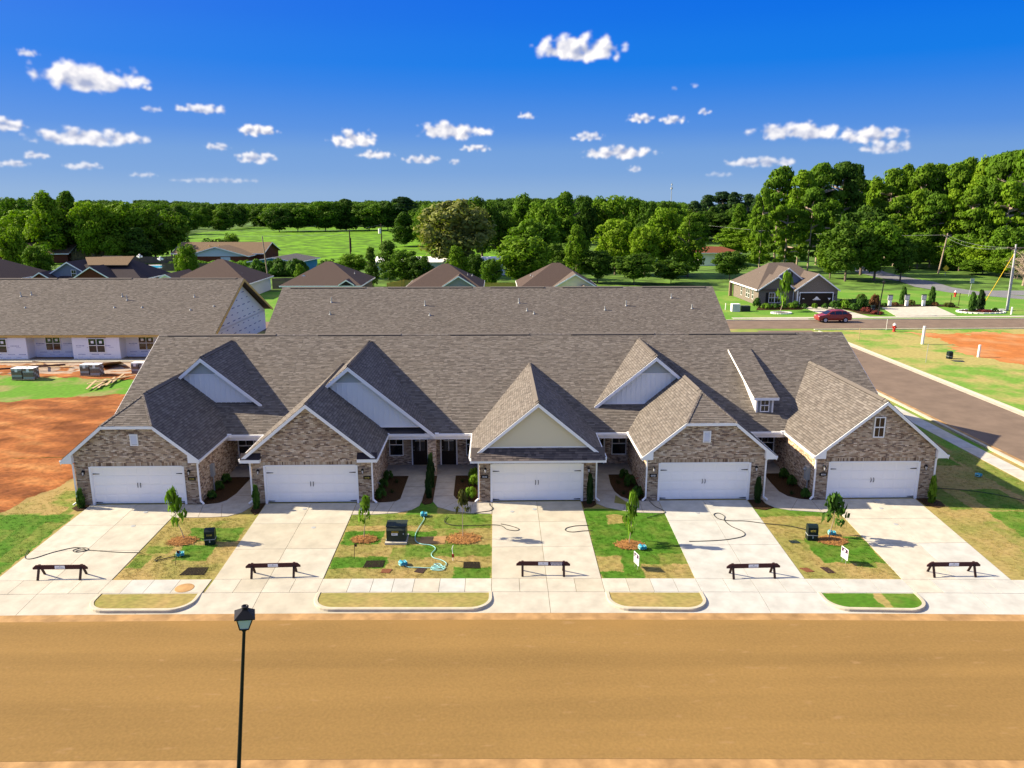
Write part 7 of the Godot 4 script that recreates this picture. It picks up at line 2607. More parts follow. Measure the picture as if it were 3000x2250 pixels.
	b.prism([Vector3(-0.75, 1.6, 0.03), Vector3(0, 0.85, 0.03), Vector3(0.75, 1.6, 0.03), Vector3(0, 2.35, 0.03)], Vector3(0, 0, 0.04))
	part("panel", b, M.yellow, o)
	# mast on the horizon
	o = thing("radio_mast", "thin radio mast rising above the trees", "mast", Vector3(207, 0, -900))
	b = MB.new()
	b.tube([Vector3(0, 0, 0), Vector3(0, 39, 0)], 0.5, 6, 0.3)
	part("mast", b, M.metergrey, o)
	b = MB.new()
	b.tube([Vector3(0, 31.5, 0), Vector3(0, 33.5, 0)], 1.3, 8)
	b.tube([Vector3(0, 36, 0), Vector3(0, 37.5, 0)], 0.8, 8)
	part("antenna", b, M.steel, o)

# ------------------------------------------------------------------ trees and plants
# kind, x, z, height, half width, tone, label
var TREES := [
	["oak", -139.4, -195.9, 17.8, 6.4, 1, "green broad tree, first from left behind the far left brick house"],
	["oak", -130.1, -184.9, 14.8, 8.2, 0, "bright green broad tree, second from left behind the far left brick house"],
	["ash", -120.4, -175.9, 19.2, 5.6, 0, "bright green tall upright tree, third from left behind the far left brick house"],
	["ash", -117.7, -181.9, 19.3, 5.0, 1, "green tall upright tree, fourth from left behind the far left brick house"],
	["oak", -117.3, -181.9, 12.7, 9.4, 2, "dark green broad tree, fifth from left behind the far left brick house"],
	["oak", -109.0, -175.9, 17.2, 5.6, 0, "bright green broad tree, sixth from left behind the far left brick house"],
	["oak", -109.2, -181.9, 11.0, 4.7, 2, "dark green broad tree, seventh from left behind the far left brick house"],
	["oak", -102.0, -127.9, 11.8, 3.6, 0, "bright green broad tree, first from left in front of the far left brick house"],
	["oak", -91.7, -119.9, 8.2, 3.0, 1, "green broad tree, second from left in front of the far left brick house"],
	["oak", -102.1, -173.9, 7.9, 3.9, 1, "green broad tree, first from left behind the swimming pool"],
	["oak", -102.4, -181.9, 16.6, 7.7, 0, "bright green broad tree, second from left behind the swimming pool"],
	["cedar", -96.6, -174.9, 9.7, 5.5, 2, "dark green cedar, third from left behind the swimming pool"],
	["ash", -96.7, -185.9, 14.6, 5.1, 0, "bright green tall upright tree, fourth from left behind the swimming pool"],
	["oak", -94.5, -191.9, 14.2, 6.0, 1, "green broad tree, fifth from left behind the swimming pool"],
	["bush", -71.1, -141.9, 7.7, 2.8, 0, "bright green rounded bush, first from left beside the orange-roofed brick house"],
	["bush", -82.7, -195.9, 6.4, 6.1, 2, "dark green rounded bush, second from left beside the orange-roofed brick house"],
	["bush", -79.5, -198.9, 7.9, 3.0, 1, "green rounded bush, third from left beside the orange-roofed brick house"],
	["bush", -41.6, -127.9, 3.7, 1.4, 1, "green rounded bush, first from left along the field's near edge"],
	["bush", -34.7, -121.9, 5.2, 2.5, 2, "dark green rounded bush, second from left along the field's near edge"],
	["oak", -31.3, -131.9, 5.2, 3.9, 1, "green broad tree, third from left along the field's near edge"],
	["cedar", -24.0, -111.9, 7.8, 2.1, 2, "dark green cedar, fourth from left along the field's near edge"],
	["cedar", -22.5, -125.9, 8.4, 3.8, 2, "dark green cedar, fifth from left along the field's near edge"],
	["oak", -17.7, -111.9, 7.3, 3.7, 1, "green broad tree, sixth from left along the field's near edge"],
	["oak", -14.3, -109.9, 6.5, 2.7, 2, "dark green broad tree, seventh from left along the field's near edge"],
	["oak", -113.8, -379.9, 14.3, 10.2, 2, "dark green broad tree, first from left beyond the green field"],
	["oak", -105.3, -384.9, 15.5, 10.3, 1, "green broad tree, second from left beyond the green field"],
	["oak", -92.1, -391.9, 17.7, 11.8, 1, "green broad tree, third from left beyond the green field"],
	["ash", -82.0, -397.9, 18.2, 9.3, 2, "dark green tall upright tree, fourth from left beyond the green field"],
	["oak", -69.2, -395.9, 16.0, 11.9, 1, "green broad tree, fifth from left beyond the green field"],
	["oak", -59.5, -399.9, 17.0, 8.0, 2, "dark green broad tree, sixth from left beyond the green field"],
	["pine", -51.5, -401.9, 19.5, 8.0, 3, "bluish dark pine, seventh from left beyond the green field"],
	["oak", -46.5, -405.9, 15.5, 6.8, 2, "dark green broad tree, eighth from left beyond the green field"],
	["oak", -8.7, -135.9, 17.1, 9.1, 4, "pale leaved broad tree, first from left around the pale crown mid-picture"],
	["ash", -7.5, -109.9, 8.1, 2.8, 0, "bright green tall upright tree, second from left around the pale crown mid-picture"],
	["oak", -4.2, -119.9, 5.9, 2.4, 2, "dark green broad tree, third from left around the pale crown mid-picture"],
	["oak", -3.6, -167.9, 17.9, 5.4, 2, "dark green broad tree, fourth from left around the pale crown mid-picture"],
	["oak", -0.8, -105.9, 6.1, 2.2, 1, "green broad tree, fifth from left around the pale crown mid-picture"],
	["oak", 1.4, -171.9, 14.8, 4.2, 2, "dark green broad tree, sixth from left around the pale crown mid-picture"],
	["ash", 7.4, -175.9, 18.6, 4.9, 1, "green tall upright tree, first from left in the tall centre belt"],
	["oak", 12.1, -165.9, 17.0, 4.7, 1, "green broad tree, second from left in the tall centre belt"],
	["ash", 18.9, -175.9, 19.0, 5.6, 1, "green tall upright tree, third from left in the tall centre belt"],
	["oak", 24.9, -181.9, 18.3, 4.0, 2, "dark green broad tree, fourth from left in the tall centre belt"],
	["oak", 32.4, -185.9, 19.0, 6.5, 0, "bright green broad tree, fifth from left in the tall centre belt"],
	["oak", 37.5, -181.9, 18.7, 5.0, 1, "green broad tree, sixth from left in the tall centre belt"],
	["oak", 41.9, -175.9, 16.6, 4.1, 2, "dark green broad tree, seventh from left in the tall centre belt"],
	["oak", 51.4, -201.9, 16.8, 4.4, 2, "dark green broad tree, eighth from left in the tall centre belt"],
	["oak", 5.2, -109.9, 10.3, 5.7, 0, "bright green broad tree, first from left behind the rightmost brown roof"],
	["oak", 8.8, -145.9, 12.6, 6.5, 1, "green broad tree, second from left behind the rightmost brown roof"],
	["oak", 11.3, -121.9, 4.6, 3.9, 2, "dark green broad tree, third from left behind the rightmost brown roof"],
	["oak", 13.9, -127.9, 8.1, 3.8, 2, "dark green broad tree, fourth from left behind the rightmost brown roof"],
	["ash", 16.4, -119.9, 11.8, 3.0, 0, "bright green tall upright tree, fifth from left behind the rightmost brown roof"],
	["oak", 20.8, -119.9, 6.6, 4.1, 2, "dark green broad tree, sixth from left behind the rightmost brown roof"],
	["oak", 27.1, -137.9, 12.7, 5.1, 0, "bright green broad tree, seventh from left behind the rightmost brown roof"],
	["oak", 27.6, -115.9, 6.4, 4.7, 2, "dark green broad tree, eighth from left behind the rightmost brown roof"],
	["oak", 32.7, -131.9, 11.7, 3.8, 0, "bright green broad tree, ninth from left behind the rightmost brown roof"],
	["oak", 38.7, -139.9, 15.2, 5.0, 0, "bright green broad tree, tenth from left behind the rightmost brown roof"],
	["oak", 35.5, -117.9, 4.9, 4.3, 2, "dark green broad tree, eleventh from left behind the rightmost brown roof"],
	["ash", 42.5, -132.9, 13.5, 4.1, 0, "bright green tall upright tree, twelfth from left behind the rightmost brown roof"],
	["pine", 87.8, -311.9, 17.0, 4.3, 3, "bluish dark pine, first from left among the distant pines"],
	["pine", 97.0, -321.9, 19.7, 4.6, 3, "bluish dark pine, second from left among the distant pines"],
	["pine", 106.0, -331.9, 21.4, 5.2, 3, "bluish dark pine, third from left among the distant pines"],
	["pine", 110.6, -326.9, 21.0, 5.1, 3, "bluish dark pine, fourth from left among the distant pines"],
	["pine", 117.5, -330.9, 20.2, 4.7, 3, "bluish dark pine, fifth from left among the distant pines"],
	["pine", 113.5, -301.9, 18.3, 4.1, 3, "bluish dark pine, sixth from left among the distant pines"],
	["oak", 49.5, -124.9, 6.3, 4.0, 2, "dark green broad tree, first from left beside the rust red roof"],
	["oak", 72.2, -191.9, 9.2, 8.1, 0, "bright green broad tree, second from left beside the rust red roof"],
	["oak", 67.2, -159.9, 3.6, 3.6, 1, "green broad tree, third from left beside the rust red roof"],
	["oak", 74.8, -181.9, 8.1, 5.0, 0, "bright green broad tree, fourth from left beside the rust red roof"],
	["pine", 62.0, -143.9, 19.5, 2.5, 1, "green pine, first from left of the pines behind the model home"],
	["pine", 71.2, -159.9, 25.1, 5.1, 1, "green pine, second from left of the pines behind the model home"],
	["pine", 68.7, -145.9, 15.8, 4.2, 0, "bright green pine, third from left of the pines behind the model home"],
	["pine", 74.8, -153.9, 24.0, 3.9, 0, "bright green pine, fourth from left of the pines behind the model home"],
	["pine", 75.2, -147.9, 19.8, 3.6, 1, "green pine, fifth from left of the pines behind the model home"],
	["pine", 84.5, -165.9, 26.3, 5.2, 1, "green pine, sixth from left of the pines behind the model home"],
	["pine", 91.5, -169.9, 26.8, 4.8, 2, "dark green pine, seventh from left of the pines behind the model home"],
	["pine", 99.3, -179.9, 26.6, 3.7, 2, "dark green pine, eighth from left of the pines behind the model home"],
	["oak", 72.2, -127.9, 8.0, 3.6, 1, "green broad tree, first from left right of the model home"],
	["oak", 72.9, -121.9, 12.6, 5.6, 2, "dark green broad tree, second from left right of the model home"],
	["oak", 82.6, -135.9, 15.8, 5.9, 2, "dark green broad tree, third from left right of the model home"],
	["oak", 79.5, -122.9, 13.0, 5.2, 1, "green broad tree, fourth from left right of the model home"],
	["oak", 84.0, -120.9, 9.1, 2.8, 2, "dark green broad tree, fifth from left right of the model home"],
	["pine", 107.9, -191.9, 22.8, 4.9, 1, "green pine, first from left in the right-hand wood's tallest row"],
	["ash", 108.2, -185.9, 23.5, 4.5, 0, "bright green tall upright tree, second from left in the right-hand wood's tallest row"],
	["pine", 110.7, -181.9, 25.5, 5.1, 1, "green pine, third from left in the right-hand wood's tallest row"],
	["ash", 117.0, -185.9, 26.9, 4.8, 0, "bright green tall upright tree, fourth from left in the right-hand wood's tallest row"],
	["pine", 116.1, -175.9, 26.6, 5.0, 1, "green pine, fifth from left in the right-hand wood's tallest row"],
	["pine", 123.5, -180.9, 26.7, 4.8, 0, "bright green pine, sixth from left in the right-hand wood's tallest row"],
	["pine", 123.2, -172.9, 26.6, 4.9, 1, "green pine, seventh from left in the right-hand wood's tallest row"],
	["pine", 128.6, -175.9, 28.1, 5.0, 1, "green pine, eighth from left in the right-hand wood's tallest row"],
	["ash", 126.3, -165.9, 27.9, 4.5, 0, "bright green tall upright tree, ninth from left in the right-hand wood's tallest row"],
	["pine", 126.8, -160.9, 28.1, 4.6, 1, "green pine, tenth from left in the right-hand wood's tallest row"],
	["pine", 127.0, -155.9, 28.8, 4.8, 1, "green pine, eleventh from left in the right-hand wood's tallest row"],
	["pine", 126.3, -149.9, 28.8, 4.6, 1, "green pine, twelfth from left in the right-hand wood's tallest row"],
	["oak", 100.0, -165.9, 16.7, 4.6, 1, "green broad tree, first from left in the right-hand wood's middle row"],
	["pine", 102.6, -160.9, 18.0, 4.3, 1, "green pine, second from left in the right-hand wood's middle row"],
	["ash", 106.2, -158.9, 19.0, 4.6, 0, "bright green tall upright tree, third from left in the right-hand wood's middle row"],
	["pine", 109.8, -156.9, 18.4, 3.9, 1, "green pine, fourth from left in the right-hand wood's middle row"],
	["ash", 113.7, -155.9, 19.5, 4.3, 0, "bright green tall upright tree, fifth from left in the right-hand wood's middle row"],
	["pine", 115.3, -150.9, 20.1, 4.2, 1, "green pine, sixth from left in the right-hand wood's middle row"],
	["ash", 118.5, -148.9, 20.5, 4.4, 1, "green tall upright tree, seventh from left in the right-hand wood's middle row"],
	["pine", 121.0, -145.9, 21.0, 4.5, 0, "bright green pine, eighth from left in the right-hand wood's middle row"],
	["oak", 104.6, -152.9, 9.1, 3.9, 1, "green broad tree, first from left at the right-hand wood's foot"],
	["oak", 108.8, -150.9, 6.9, 3.0, 0, "bright green broad tree, second from left at the right-hand wood's foot"],
	["bush", 111.2, -148.9, 4.2, 2.9, 1, "green rounded bush, third from left at the right-hand wood's foot"],
	["oak", 111.0, -145.9, 9.3, 3.9, 1, "green broad tree, fourth from left at the right-hand wood's foot"],
	["oak", 109.7, -136.9, 3.4, 4.1, 1, "green broad tree, fifth from left at the right-hand wood's foot"],
	["oak", 112.5, -138.9, 7.5, 4.6, 0, "bright green broad tree, sixth from left at the right-hand wood's foot"],
	["oak", 111.5, -130.9, 4.3, 3.9, 1, "green broad tree, seventh from left at the right-hand wood's foot"],
	["oak", 113.5, -132.9, 11.6, 4.4, 1, "green broad tree, eighth from left at the right-hand wood's foot"],
	["oak", 112.0, -125.9, 6.2, 3.5, 1, "green broad tree, ninth from left at the right-hand wood's foot"],]
const TONES := [[0.150, 0.270, 0.012], [0.105, 0.212, 0.012], [0.064, 0.138, 0.012], [0.038, 0.088, 0.026], [0.17, 0.205, 0.06]]
var squash := 1.0

func leaf(b: MB, p: Vector3, out: Vector3, size: float, r: RandomNumberGenerator, tilt := 0.8) -> void:
	var nn := (out + Vector3(r.randf_range(-1, 1), r.randf_range(-0.6, 1.0), r.randf_range(-1, 1)) * tilt).normalized()
	var u := nn.cross(Vector3(r.randf_range(-1, 1), r.randf_range(-1, 1), r.randf_range(-1, 1))).normalized()
	var w := nn.cross(u)
	u.y *= squash
	w.y *= squash
	var soft := (nn * 0.55 + out * 0.45).normalized()
	var a := b.put(p - u * size, soft)
	b.put(p + w * size * 0.55, soft)
	b.put(p + u * size, soft)
	b.put(p - w * size * 0.55, soft)
	b.ix.append_array([a, a + 1, a + 2, a, a + 2, a + 3])

func puff(b: MB, c: Vector3, rad: Vector3, n: int, size: float, r: RandomNumberGenerator, tone := 1.0) -> void:
	for i in n:
		var d := Vector3(r.randfn(), r.randfn() * 1.0, r.randfn()).normalized()
		if d.y < -0.55 and r.randf() < 0.6:
			d.y = -d.y
		var k := 1.1 - 0.75 * r.randf() * r.randf()
		var p := c + Vector3(d.x * rad.x, d.y * rad.y, d.z * rad.z) * k
		var t := tone * r.randf_range(0.78, 1.22)
		b.col = Color(t * r.randf_range(0.92, 1.1), t, t * r.randf_range(0.85, 1.1))
		leaf(b, p, d, size * r.randf_range(0.7, 1.3), r)

# unit crowns: base at y 0, top at y 1, half width 1
func crown_mesh(kind: String, sd: int) -> ArrayMesh:
	var r := RandomNumberGenerator.new()
	r.seed = sd
	var b := MB.new()
	b.tinted = true
	squash = {"oak": 0.42, "ash": 0.33, "pine": 0.30, "cedar": 0.5, "bush": 0.8}[kind]
	match kind:
		"oak":
			for i in 120:
				var d := Vector3(r.randfn(), r.randfn(), r.randfn()).normalized()
				var k := pow(r.randf(), 0.4)
				var h := 0.56 + d.y * 0.40 * k
				var spread := 0.80 * (1.0 - 0.25 * maxf(0.0, -d.y))
				var s := r.randf_range(0.8, 1.25)
				puff(b, Vector3(d.x * spread * k, h, d.z * spread * k), Vector3(0.20, 0.07, 0.20) * s, 72, 0.058, r, r.randf_range(0.72, 1.25))
		"ash":
			for i in 110:
				var y := r.randf()
				var wide := sin(PI * pow(0.10 + 0.88 * y, 0.75)) * 0.85 + 0.08
				var an := r.randf() * TAU
				var k := sqrt(r.randf()) * wide * 0.85
				var s := r.randf_range(0.75, 1.25)
				puff(b, Vector3(cos(an) * k, 0.13 + y * 0.81, sin(an) * k), Vector3(0.23, 0.058, 0.23) * s, 70, 0.066, r, r.randf_range(0.72, 1.25))
		"pine":
			for i in 52:
				var y := pow(r.randf(), 0.75)
				var wide := 0.78 * sin(PI * (0.18 + 0.78 * y)) + 0.12
				var an := r.randf() * TAU
				var k := (0.35 + 0.65 * r.randf()) * wide
				var s := r.randf_range(0.7, 1.3)
				puff(b, Vector3(cos(an) * k, 0.36 + y * 0.60, sin(an) * k), Vector3(0.29, 0.034, 0.29) * s, 104, 0.072, r, r.randf_range(0.7, 1.2))
			for i in 14:
				var an := r.randf() * TAU
				var k := r.randf_range(0.2, 0.6)
				puff(b, Vector3(cos(an) * k, r.randf_range(0.14, 0.36), sin(an) * k), Vector3(0.22, 0.028, 0.22), 76, 0.066, r, r.randf_range(0.6, 1.0))
		"cedar":
			for i in 60:
				var y := r.randf()
				var wide := pow(1.0 - y, 0.7) * 0.85 + 0.06
				var an := r.randf() * TAU
				var k := sqrt(r.randf()) * wide * 0.8
				puff(b, Vector3(cos(an) * k, 0.06 + y * 0.88, sin(an) * k), Vector3(0.26, 0.06, 0.26) * r.randf_range(0.8, 1.2), 84, 0.06, r, r.randf_range(0.75, 1.2))
		"bush":
			for i in 46:
				var d := Vector3(r.randfn(), absf(r.randfn()), r.randfn()).normalized()
				var k := pow(r.randf(), 0.35)
				puff(b, Vector3(d.x * 0.76 * k, 0.12 + d.y * 0.76 * k, d.z * 0.76 * k), Vector3(0.26, 0.17, 0.26), 90, 0.058, r, r.randf_range(0.75, 1.2))
	squash = 1.0
	return b.mesh()

func trunk_mesh(kind: String, sd: int) -> ArrayMesh:
	var r := RandomNumberGenerator.new()
	r.seed = sd
	var b := MB.new()
	var thick: float = {"oak": 0.062, "ash": 0.06, "pine": 0.055, "cedar": 0.07, "bush": 0.04}[kind]
	var tall: float = {"oak": 0.62, "ash": 0.8, "pine": 0.93, "cedar": 0.8, "bush": 0.5}[kind]
	var path := []
	for i in 7:
		var t := i / 6.0
		path.append(Vector3(r.randf_range(-0.03, 0.03) * t, tall * t, r.randf_range(-0.03, 0.03) * t))
	b.tube(path, thick, 8, thick * 0.35)
	var limbs: int = {"oak": 9, "ash": 9, "pine": 14, "cedar": 5, "bush": 5}[kind]
	for i in limbs:
		var t: float = r.randf_range(0.28, 0.95) if kind != "pine" else r.randf_range(0.3, 0.98)
		var an := r.randf() * TAU
		var p := Vector3(0, tall * t, 0)
		var reach := r.randf_range(0.35, 0.7)
		var lift := r.randf_range(0.05, 0.22) if kind != "pine" else r.randf_range(-0.01, 0.06)
		b.tube([p, p + Vector3(cos(an) * reach * 0.5, lift * 0.6, sin(an) * reach * 0.5), p + Vector3(cos(an) * reach, lift, sin(an) * reach)], thick * 0.34, 5, thick * 0.1)
	return b.mesh()

var CROWNS := {}
var TRUNKS := {}

func leaf_mat(key: String, q: Array, k: float) -> StandardMaterial3D:
	var m := mat(key, q[0] * k, q[1] * k, q[2] * k, 0.7)
	m.vertex_color_use_as_albedo = true
	m.backlight_enabled = true
	m.backlight = Color(0.75, 0.8, 0.35)
	m.metallic_specular = 0.25
	return m

func trees() -> void:
	var r := RandomNumberGenerator.new()
	r.seed = 4
	for kind in ["oak", "ash", "pine", "cedar", "bush"]:
		CROWNS[kind] = []
		TRUNKS[kind] = []
		for v in (3 if kind in ["oak", "ash", "pine"] else 2):
			CROWNS[kind].append(crown_mesh(kind, 100 + v * 7 + kind.length() * 31))
			TRUNKS[kind].append(trunk_mesh(kind, 200 + v * 7))
	for t in TONES.size():
		for v in 3:
			var q: Array = TONES[t]
			leaf_mat("leaf%d%d" % [t, v], [q[0] * [1.0, 1.12, 0.9][v], q[1] * [1.0, 1.05, 0.93][v], q[2]], [1.0, 1.06, 0.92][v])
	var called := {"oak": "broad_tree", "ash": "tall_tree", "pine": "pine_tree", "cedar": "cedar_tree", "bush": "bush"}
	for i in TREES.size():
		var d: Array = TREES[i]
		var o := thing(called[d[0]], d[6], "bush" if d[0] == "bush" else "tree", Vector3(d[1], 0, d[2]), "", r.randf() * TAU)
		var v: int = r.randi() % CROWNS[d[0]].size()
		var sx: float = d[4] * 1.08
		var c := put_mesh("crown", CROWNS[d[0]][v], M["leaf%d%d" % [d[5], r.randi() % 3]], o)
		c.scale = Vector3(sx, d[3], sx)
		var bark: Material = M.bark_pale if d[0] == "pine" else M.bark
		var tk := put_mesh("trunk", TRUNKS[d[0]][v], bark, o)
		tk.scale = Vector3(minf(sx, d[3] * 0.33), d[3], minf(sx, d[3] * 0.33))
	woods(r)
	front_plants()

func woods(r: RandomNumberGenerator) -> void:
	# woods that read as one mass: beyond the field, behind the belts, on the far ridge
	var where := {}
	var tint := {}
	for k in ["oak", "ash", "pine"]:
		where[k] = []
		tint[k] = []
	var spots := []
	for i in 380:      # beyond the field and to the far left
		var x := r.randf_range(-330.0, 40.0)
		var z := r.randf_range(-452.0, -540.0) if x > -150.0 else r.randf_range(-235.0, -540.0)
		spots.append([x, z, r.randf_range(10.5, 15.5) if x > -150.0 else r.randf_range(11.0, 16.5), r.randf_range(5.0, 8.0)])
	for i in 150:      # behind the belt in the middle and the model home
		var x := r.randf_range(-40.0, 120.0)
		spots.append([x, r.randf_range(-205.0, -330.0) - 30.0, r.randf_range(11.0, 16.0), r.randf_range(4.0, 6.5)])
	for i in 170:      # deep in the right-hand wood
		var z := r.randf_range(-165.0, -260.0)
		var x := r.randf_range(118.0, 230.0) + (z + 200.0) * -0.25
		spots.append([x, z, r.randf_range(17.0, 25.0), r.randf_range(4.0, 6.5)])
	for i in 40:       # low growth at its edge
		var t := r.randf()
		spots.append([lerpf(114.0, 150.0, t) + r.randf_range(-3, 3), lerpf(-178.0, -118.0, t) + r.randf_range(-6, 2), r.randf_range(4.0, 9.0), r.randf_range(3.0, 5.0)])
	for s in spots:
		var k: String = ["oak", "ash", "oak", "pine"][r.randi() % 4]
		if s[2] < 10.0:
			k = "oak"
		where[k].append(Transform3D(Basis(Vector3.UP, r.randf() * TAU).scaled_local(Vector3(s[3], s[2], s[3])), Vector3(s[0], 0, s[1])))
		var q: Array = TONES[[0, 1, 1, 2, 2][r.randi() % 5]]
		var g := r.randf_range(0.8, 1.1)
		tint[k].append(Color(q[0] * g, q[1] * g, q[2] * g))
	var wm := leaf_mat("wood_leaf", [1, 1, 1], 1.0)
	for k in where:
		many("woods", CROWNS[k][0], wm, where[k], tint[k]).set_meta("label", {"oak": "broad trees of the woods on the horizon", "ash": "taller trees of the woods on the horizon", "pine": "pines of the woods on the horizon"}[k])
	where = {"oak": []}
	tint = {"oak": []}
	# wooded ridge on the horizon
	var b := MB.new()
	var ridge := func(x: float) -> float: return 20.0 + 4.0 * sin(x * 0.006 + 1.0) + 2.0 * sin(x * 0.017)
	for i in 60:
		var x0 := -1300.0 + i * 28.0
		var x1 := x0 + 28.0
		b.poly([Vector3(x0, 0, -1250), Vector3(x1, 0, -1250), Vector3(x1, ridge.call(x1) - 12.0, -1480), Vector3(x0, ridge.call(x0) - 12.0, -1480)], Vector3(0, 1, 1))
		b.poly([Vector3(x0, 0, -1800), Vector3(x1, 0, -1800), Vector3(x1, ridge.call(x1) - 12.0, -1480), Vector3(x0, ridge.call(x0) - 12.0, -1480)], Vector3(0, 1, -1))
	mat("ridge", 0.035, 0.06, 0.02, 0.95)
	structure("hill", b, M.ridge, "wooded ridge on the horizon at the left")
	for i in 900:
		var x := r.randf_range(-1280.0, 330.0)
		var t := r.randf()
		var z := lerpf(-1230.0, -1480.0, t)
		where.oak.append(Transform3D(Basis(Vector3.UP, r.randf() * TAU).scaled_local(Vector3(12, 17, 12)), Vector3(x, (ridge.call(x) - 12.0) * t - 2.0, z)))
		var q: Array = TONES[1 + r.randi() % 2]
		tint.oak.append(Color(q[0], q[1], q[2]))
	many("far_woods", CROWNS.bush[0], wm, where.oak, tint.oak).set_meta("label", "trees covering the far ridge")

func small_plant(called: String, label: String, category: String, x: float, z: float, h: float, w: float, kind: String, tone: String, group := "", v := 0) -> Node3D:
	var o := thing(called, label, category, Vector3(x, gy(x, z) + 0.02 if z > -10.0 else 0.03, z), group, x * 3.1)
	var c := put_mesh("foliage", PLANTS[kind], M[tone], o)
	c.scale = Vector3(w, h, w)
	return o

var PLANTS := {}

func front_plants() -> void:
	var r := RandomNumberGenerator.new()
	r.seed = 12
	var b := MB.new()
	b.tinted = true
	for i in 16:
		var d := Vector3(r.randfn(), absf(r.randfn()), r.randfn()).normalized()
		puff(b, Vector3(d.x * 0.6, 0.30 + d.y * 0.42, d.z * 0.6), Vector3(0.36, 0.26, 0.36), 34, 0.14, r, r.randf_range(0.7, 1.25))
	PLANTS.shrub = b.mesh()
	b = MB.new()
	b.tinted = true
	for i in 26:
		var y := i / 25.0
		var wide := 0.85 * sin(PI * (0.22 + 0.76 * y))
		for k in 3:
			var an := r.randf() * TAU
			puff(b, Vector3(cos(an) * wide * 0.55, 0.04 + y * 0.92, sin(an) * wide * 0.55), Vector3(0.42, 0.06, 0.42), 13, 0.16, r, r.randf_range(0.7, 1.2))
	PLANTS.cypress = b.mesh()
	b = MB.new()
	b.tinted = true
	for i in 15:
		var an := r.randf() * TAU
		var k := sqrt(r.randf()) * 0.75
		var y := r.randf()
		puff(b, Vector3(cos(an) * k * (1.25 - y), 0.06 + y * 0.86, sin(an) * k * (1.1 - y)), Vector3(0.36, 0.11, 0.36), 11, 0.19, r, r.randf_range(0.75, 1.25))
	PLANTS.sapling = b.mesh()
	b = MB.new()
	b.tinted = true
	for i in 40:
		var an := r.randf() * TAU
		var lean := r.randf_range(0.2, 1.0)
		b.col = Color(1, 1, 1) * r.randf_range(0.7, 1.2)
		b.bar(Vector3(cos(an), 0, sin(an)) * 0.05, Vector3(cos(an) * lean, 0.95 - lean * 0.5, sin(an) * lean), 0.04, 0.02)
	PLANTS.tuft = b.mesh()
	leaf_mat("shrub_leaf", [0.055, 0.135, 0.018], 1.0)
	leaf_mat("dark_leaf", [0.022, 0.055, 0.012], 1.0)
	leaf_mat("bright_leaf", [0.14, 0.27, 0.02], 1.0)
	leaf_mat("olive_leaf", [0.09, 0.10, 0.025], 1.0)
	leaf_mat("dry_leaf", [0.14, 0.07, 0.03], 1.0)
	leaf_mat("red_leaf", [0.19, 0.045, 0.04], 1.0)
	# saplings
	var saps := [[-15.32, 4.30, 2.55, 0.55, "bright_leaf", -0.32, "slender young tree on the leftmost lawn", 0.95], [-6.55, 4.34, 2.15, 0.42, "bright_leaf", 0.12, "short young tree left of the transformer box", 1.0], [-1.69, 4.33, 2.4, 0.40, "olive_leaf", 0.0, "thin sparse young tree right of the transformer box", 1.45], [6.4, 5.16, 2.55, 0.42, "bright_leaf", 0.08, "upright young tree on the greenest lawn", 0.75], [16.25, 4.94, 2.3, 0.72, "shrub_leaf", 0.15, "bushy young tree in front of the rightmost house", 0.95]]
	for q in saps:
		var o := thing("young_tree", q[6], "young tree", Vector3(q[0], gy(q[0], q[1]), q[1]))
		var c := put_mesh("crown", PLANTS.sapling, M[q[4]], o)
		c.position = Vector3(q[5], q[7] * 0.93, 0)
		c.scale = Vector3(q[3], q[2] - q[7] * 0.93, q[3])
		c.rotation.y = q[0]
		b = MB.new()
		b.tube([Vector3.ZERO, Vector3(q[5] * 0.35, q[7] * 0.5, 0), Vector3(q[5] * 0.9, q[7], 0), Vector3(q[5] * 1.1, q[2] * 0.8, 0.03)], 0.024, 6, 0.010)
		for k in 6:
			var an := k * 2.1
			var y := lerpf(q[7], q[2] * 0.85, k / 6.0)
			b.tube([Vector3(q[5], y, 0), Vector3(q[5] + cos(an) * q[3] * 0.6, y + 0.25, sin(an) * q[3] * 0.6)], 0.010, 4, 0.004)
		part("trunk", b, M.bark_pale, o)
	# narrow evergreens at the corners
	for q in [[-22.3, 0.4, 1.0, 0.24, "outer left corner of the leftmost house", "shrub_leaf"], [-12.87, 0.66, 1.25, 0.24, "left corner of the second house from the left", "shrub_leaf"], [-3.78, -0.65, 1.5, 0.24, "front end of the strip between the middle paths", "dark_leaf"], [-3.78, -2.3, 1.9, 0.27, "back of the strip between the middle paths, by the pier", "dark_leaf"], [5.05, 0.33, 1.6, 0.22, "right corner of the middle house", "dark_leaf"], [14.2, 0.42, 1.4, 0.24, "right corner of the fourth house", "dark_leaf"], [23.72, 0.55, 1.45, 0.24, "outer right corner of the rightmost house", "bright_leaf"]]:
		small_plant("narrow_evergreen", "narrow evergreen at the " + q[4], "evergreen", q[0], q[1], q[2], q[3], "cypress", q[5])
	var beds := {"3146": [[-15.82, -2.1, 0.5], [-15.8, -3.3, 0.5], [-15.75, -0.75, 0.45]], "3148": [[-6.42, -0.62, 0.55], [-6.5, -2.2, 0.5], [-6.42, -3.65, 0.5]], "3150": [[-1.35, -3.68, 0.6], [-1.3, -2.5, 0.6], [-1.45, -0.5, 0.6]], "3152": [[7.55, -3.6, 0.5], [7.65, -2.25, 0.6], [7.78, -0.45, 0.6]], "3154": [[17.0, -3.4, 0.55], [17.0, -2.15, 0.55], [17.05, -0.2, 0.5]]}
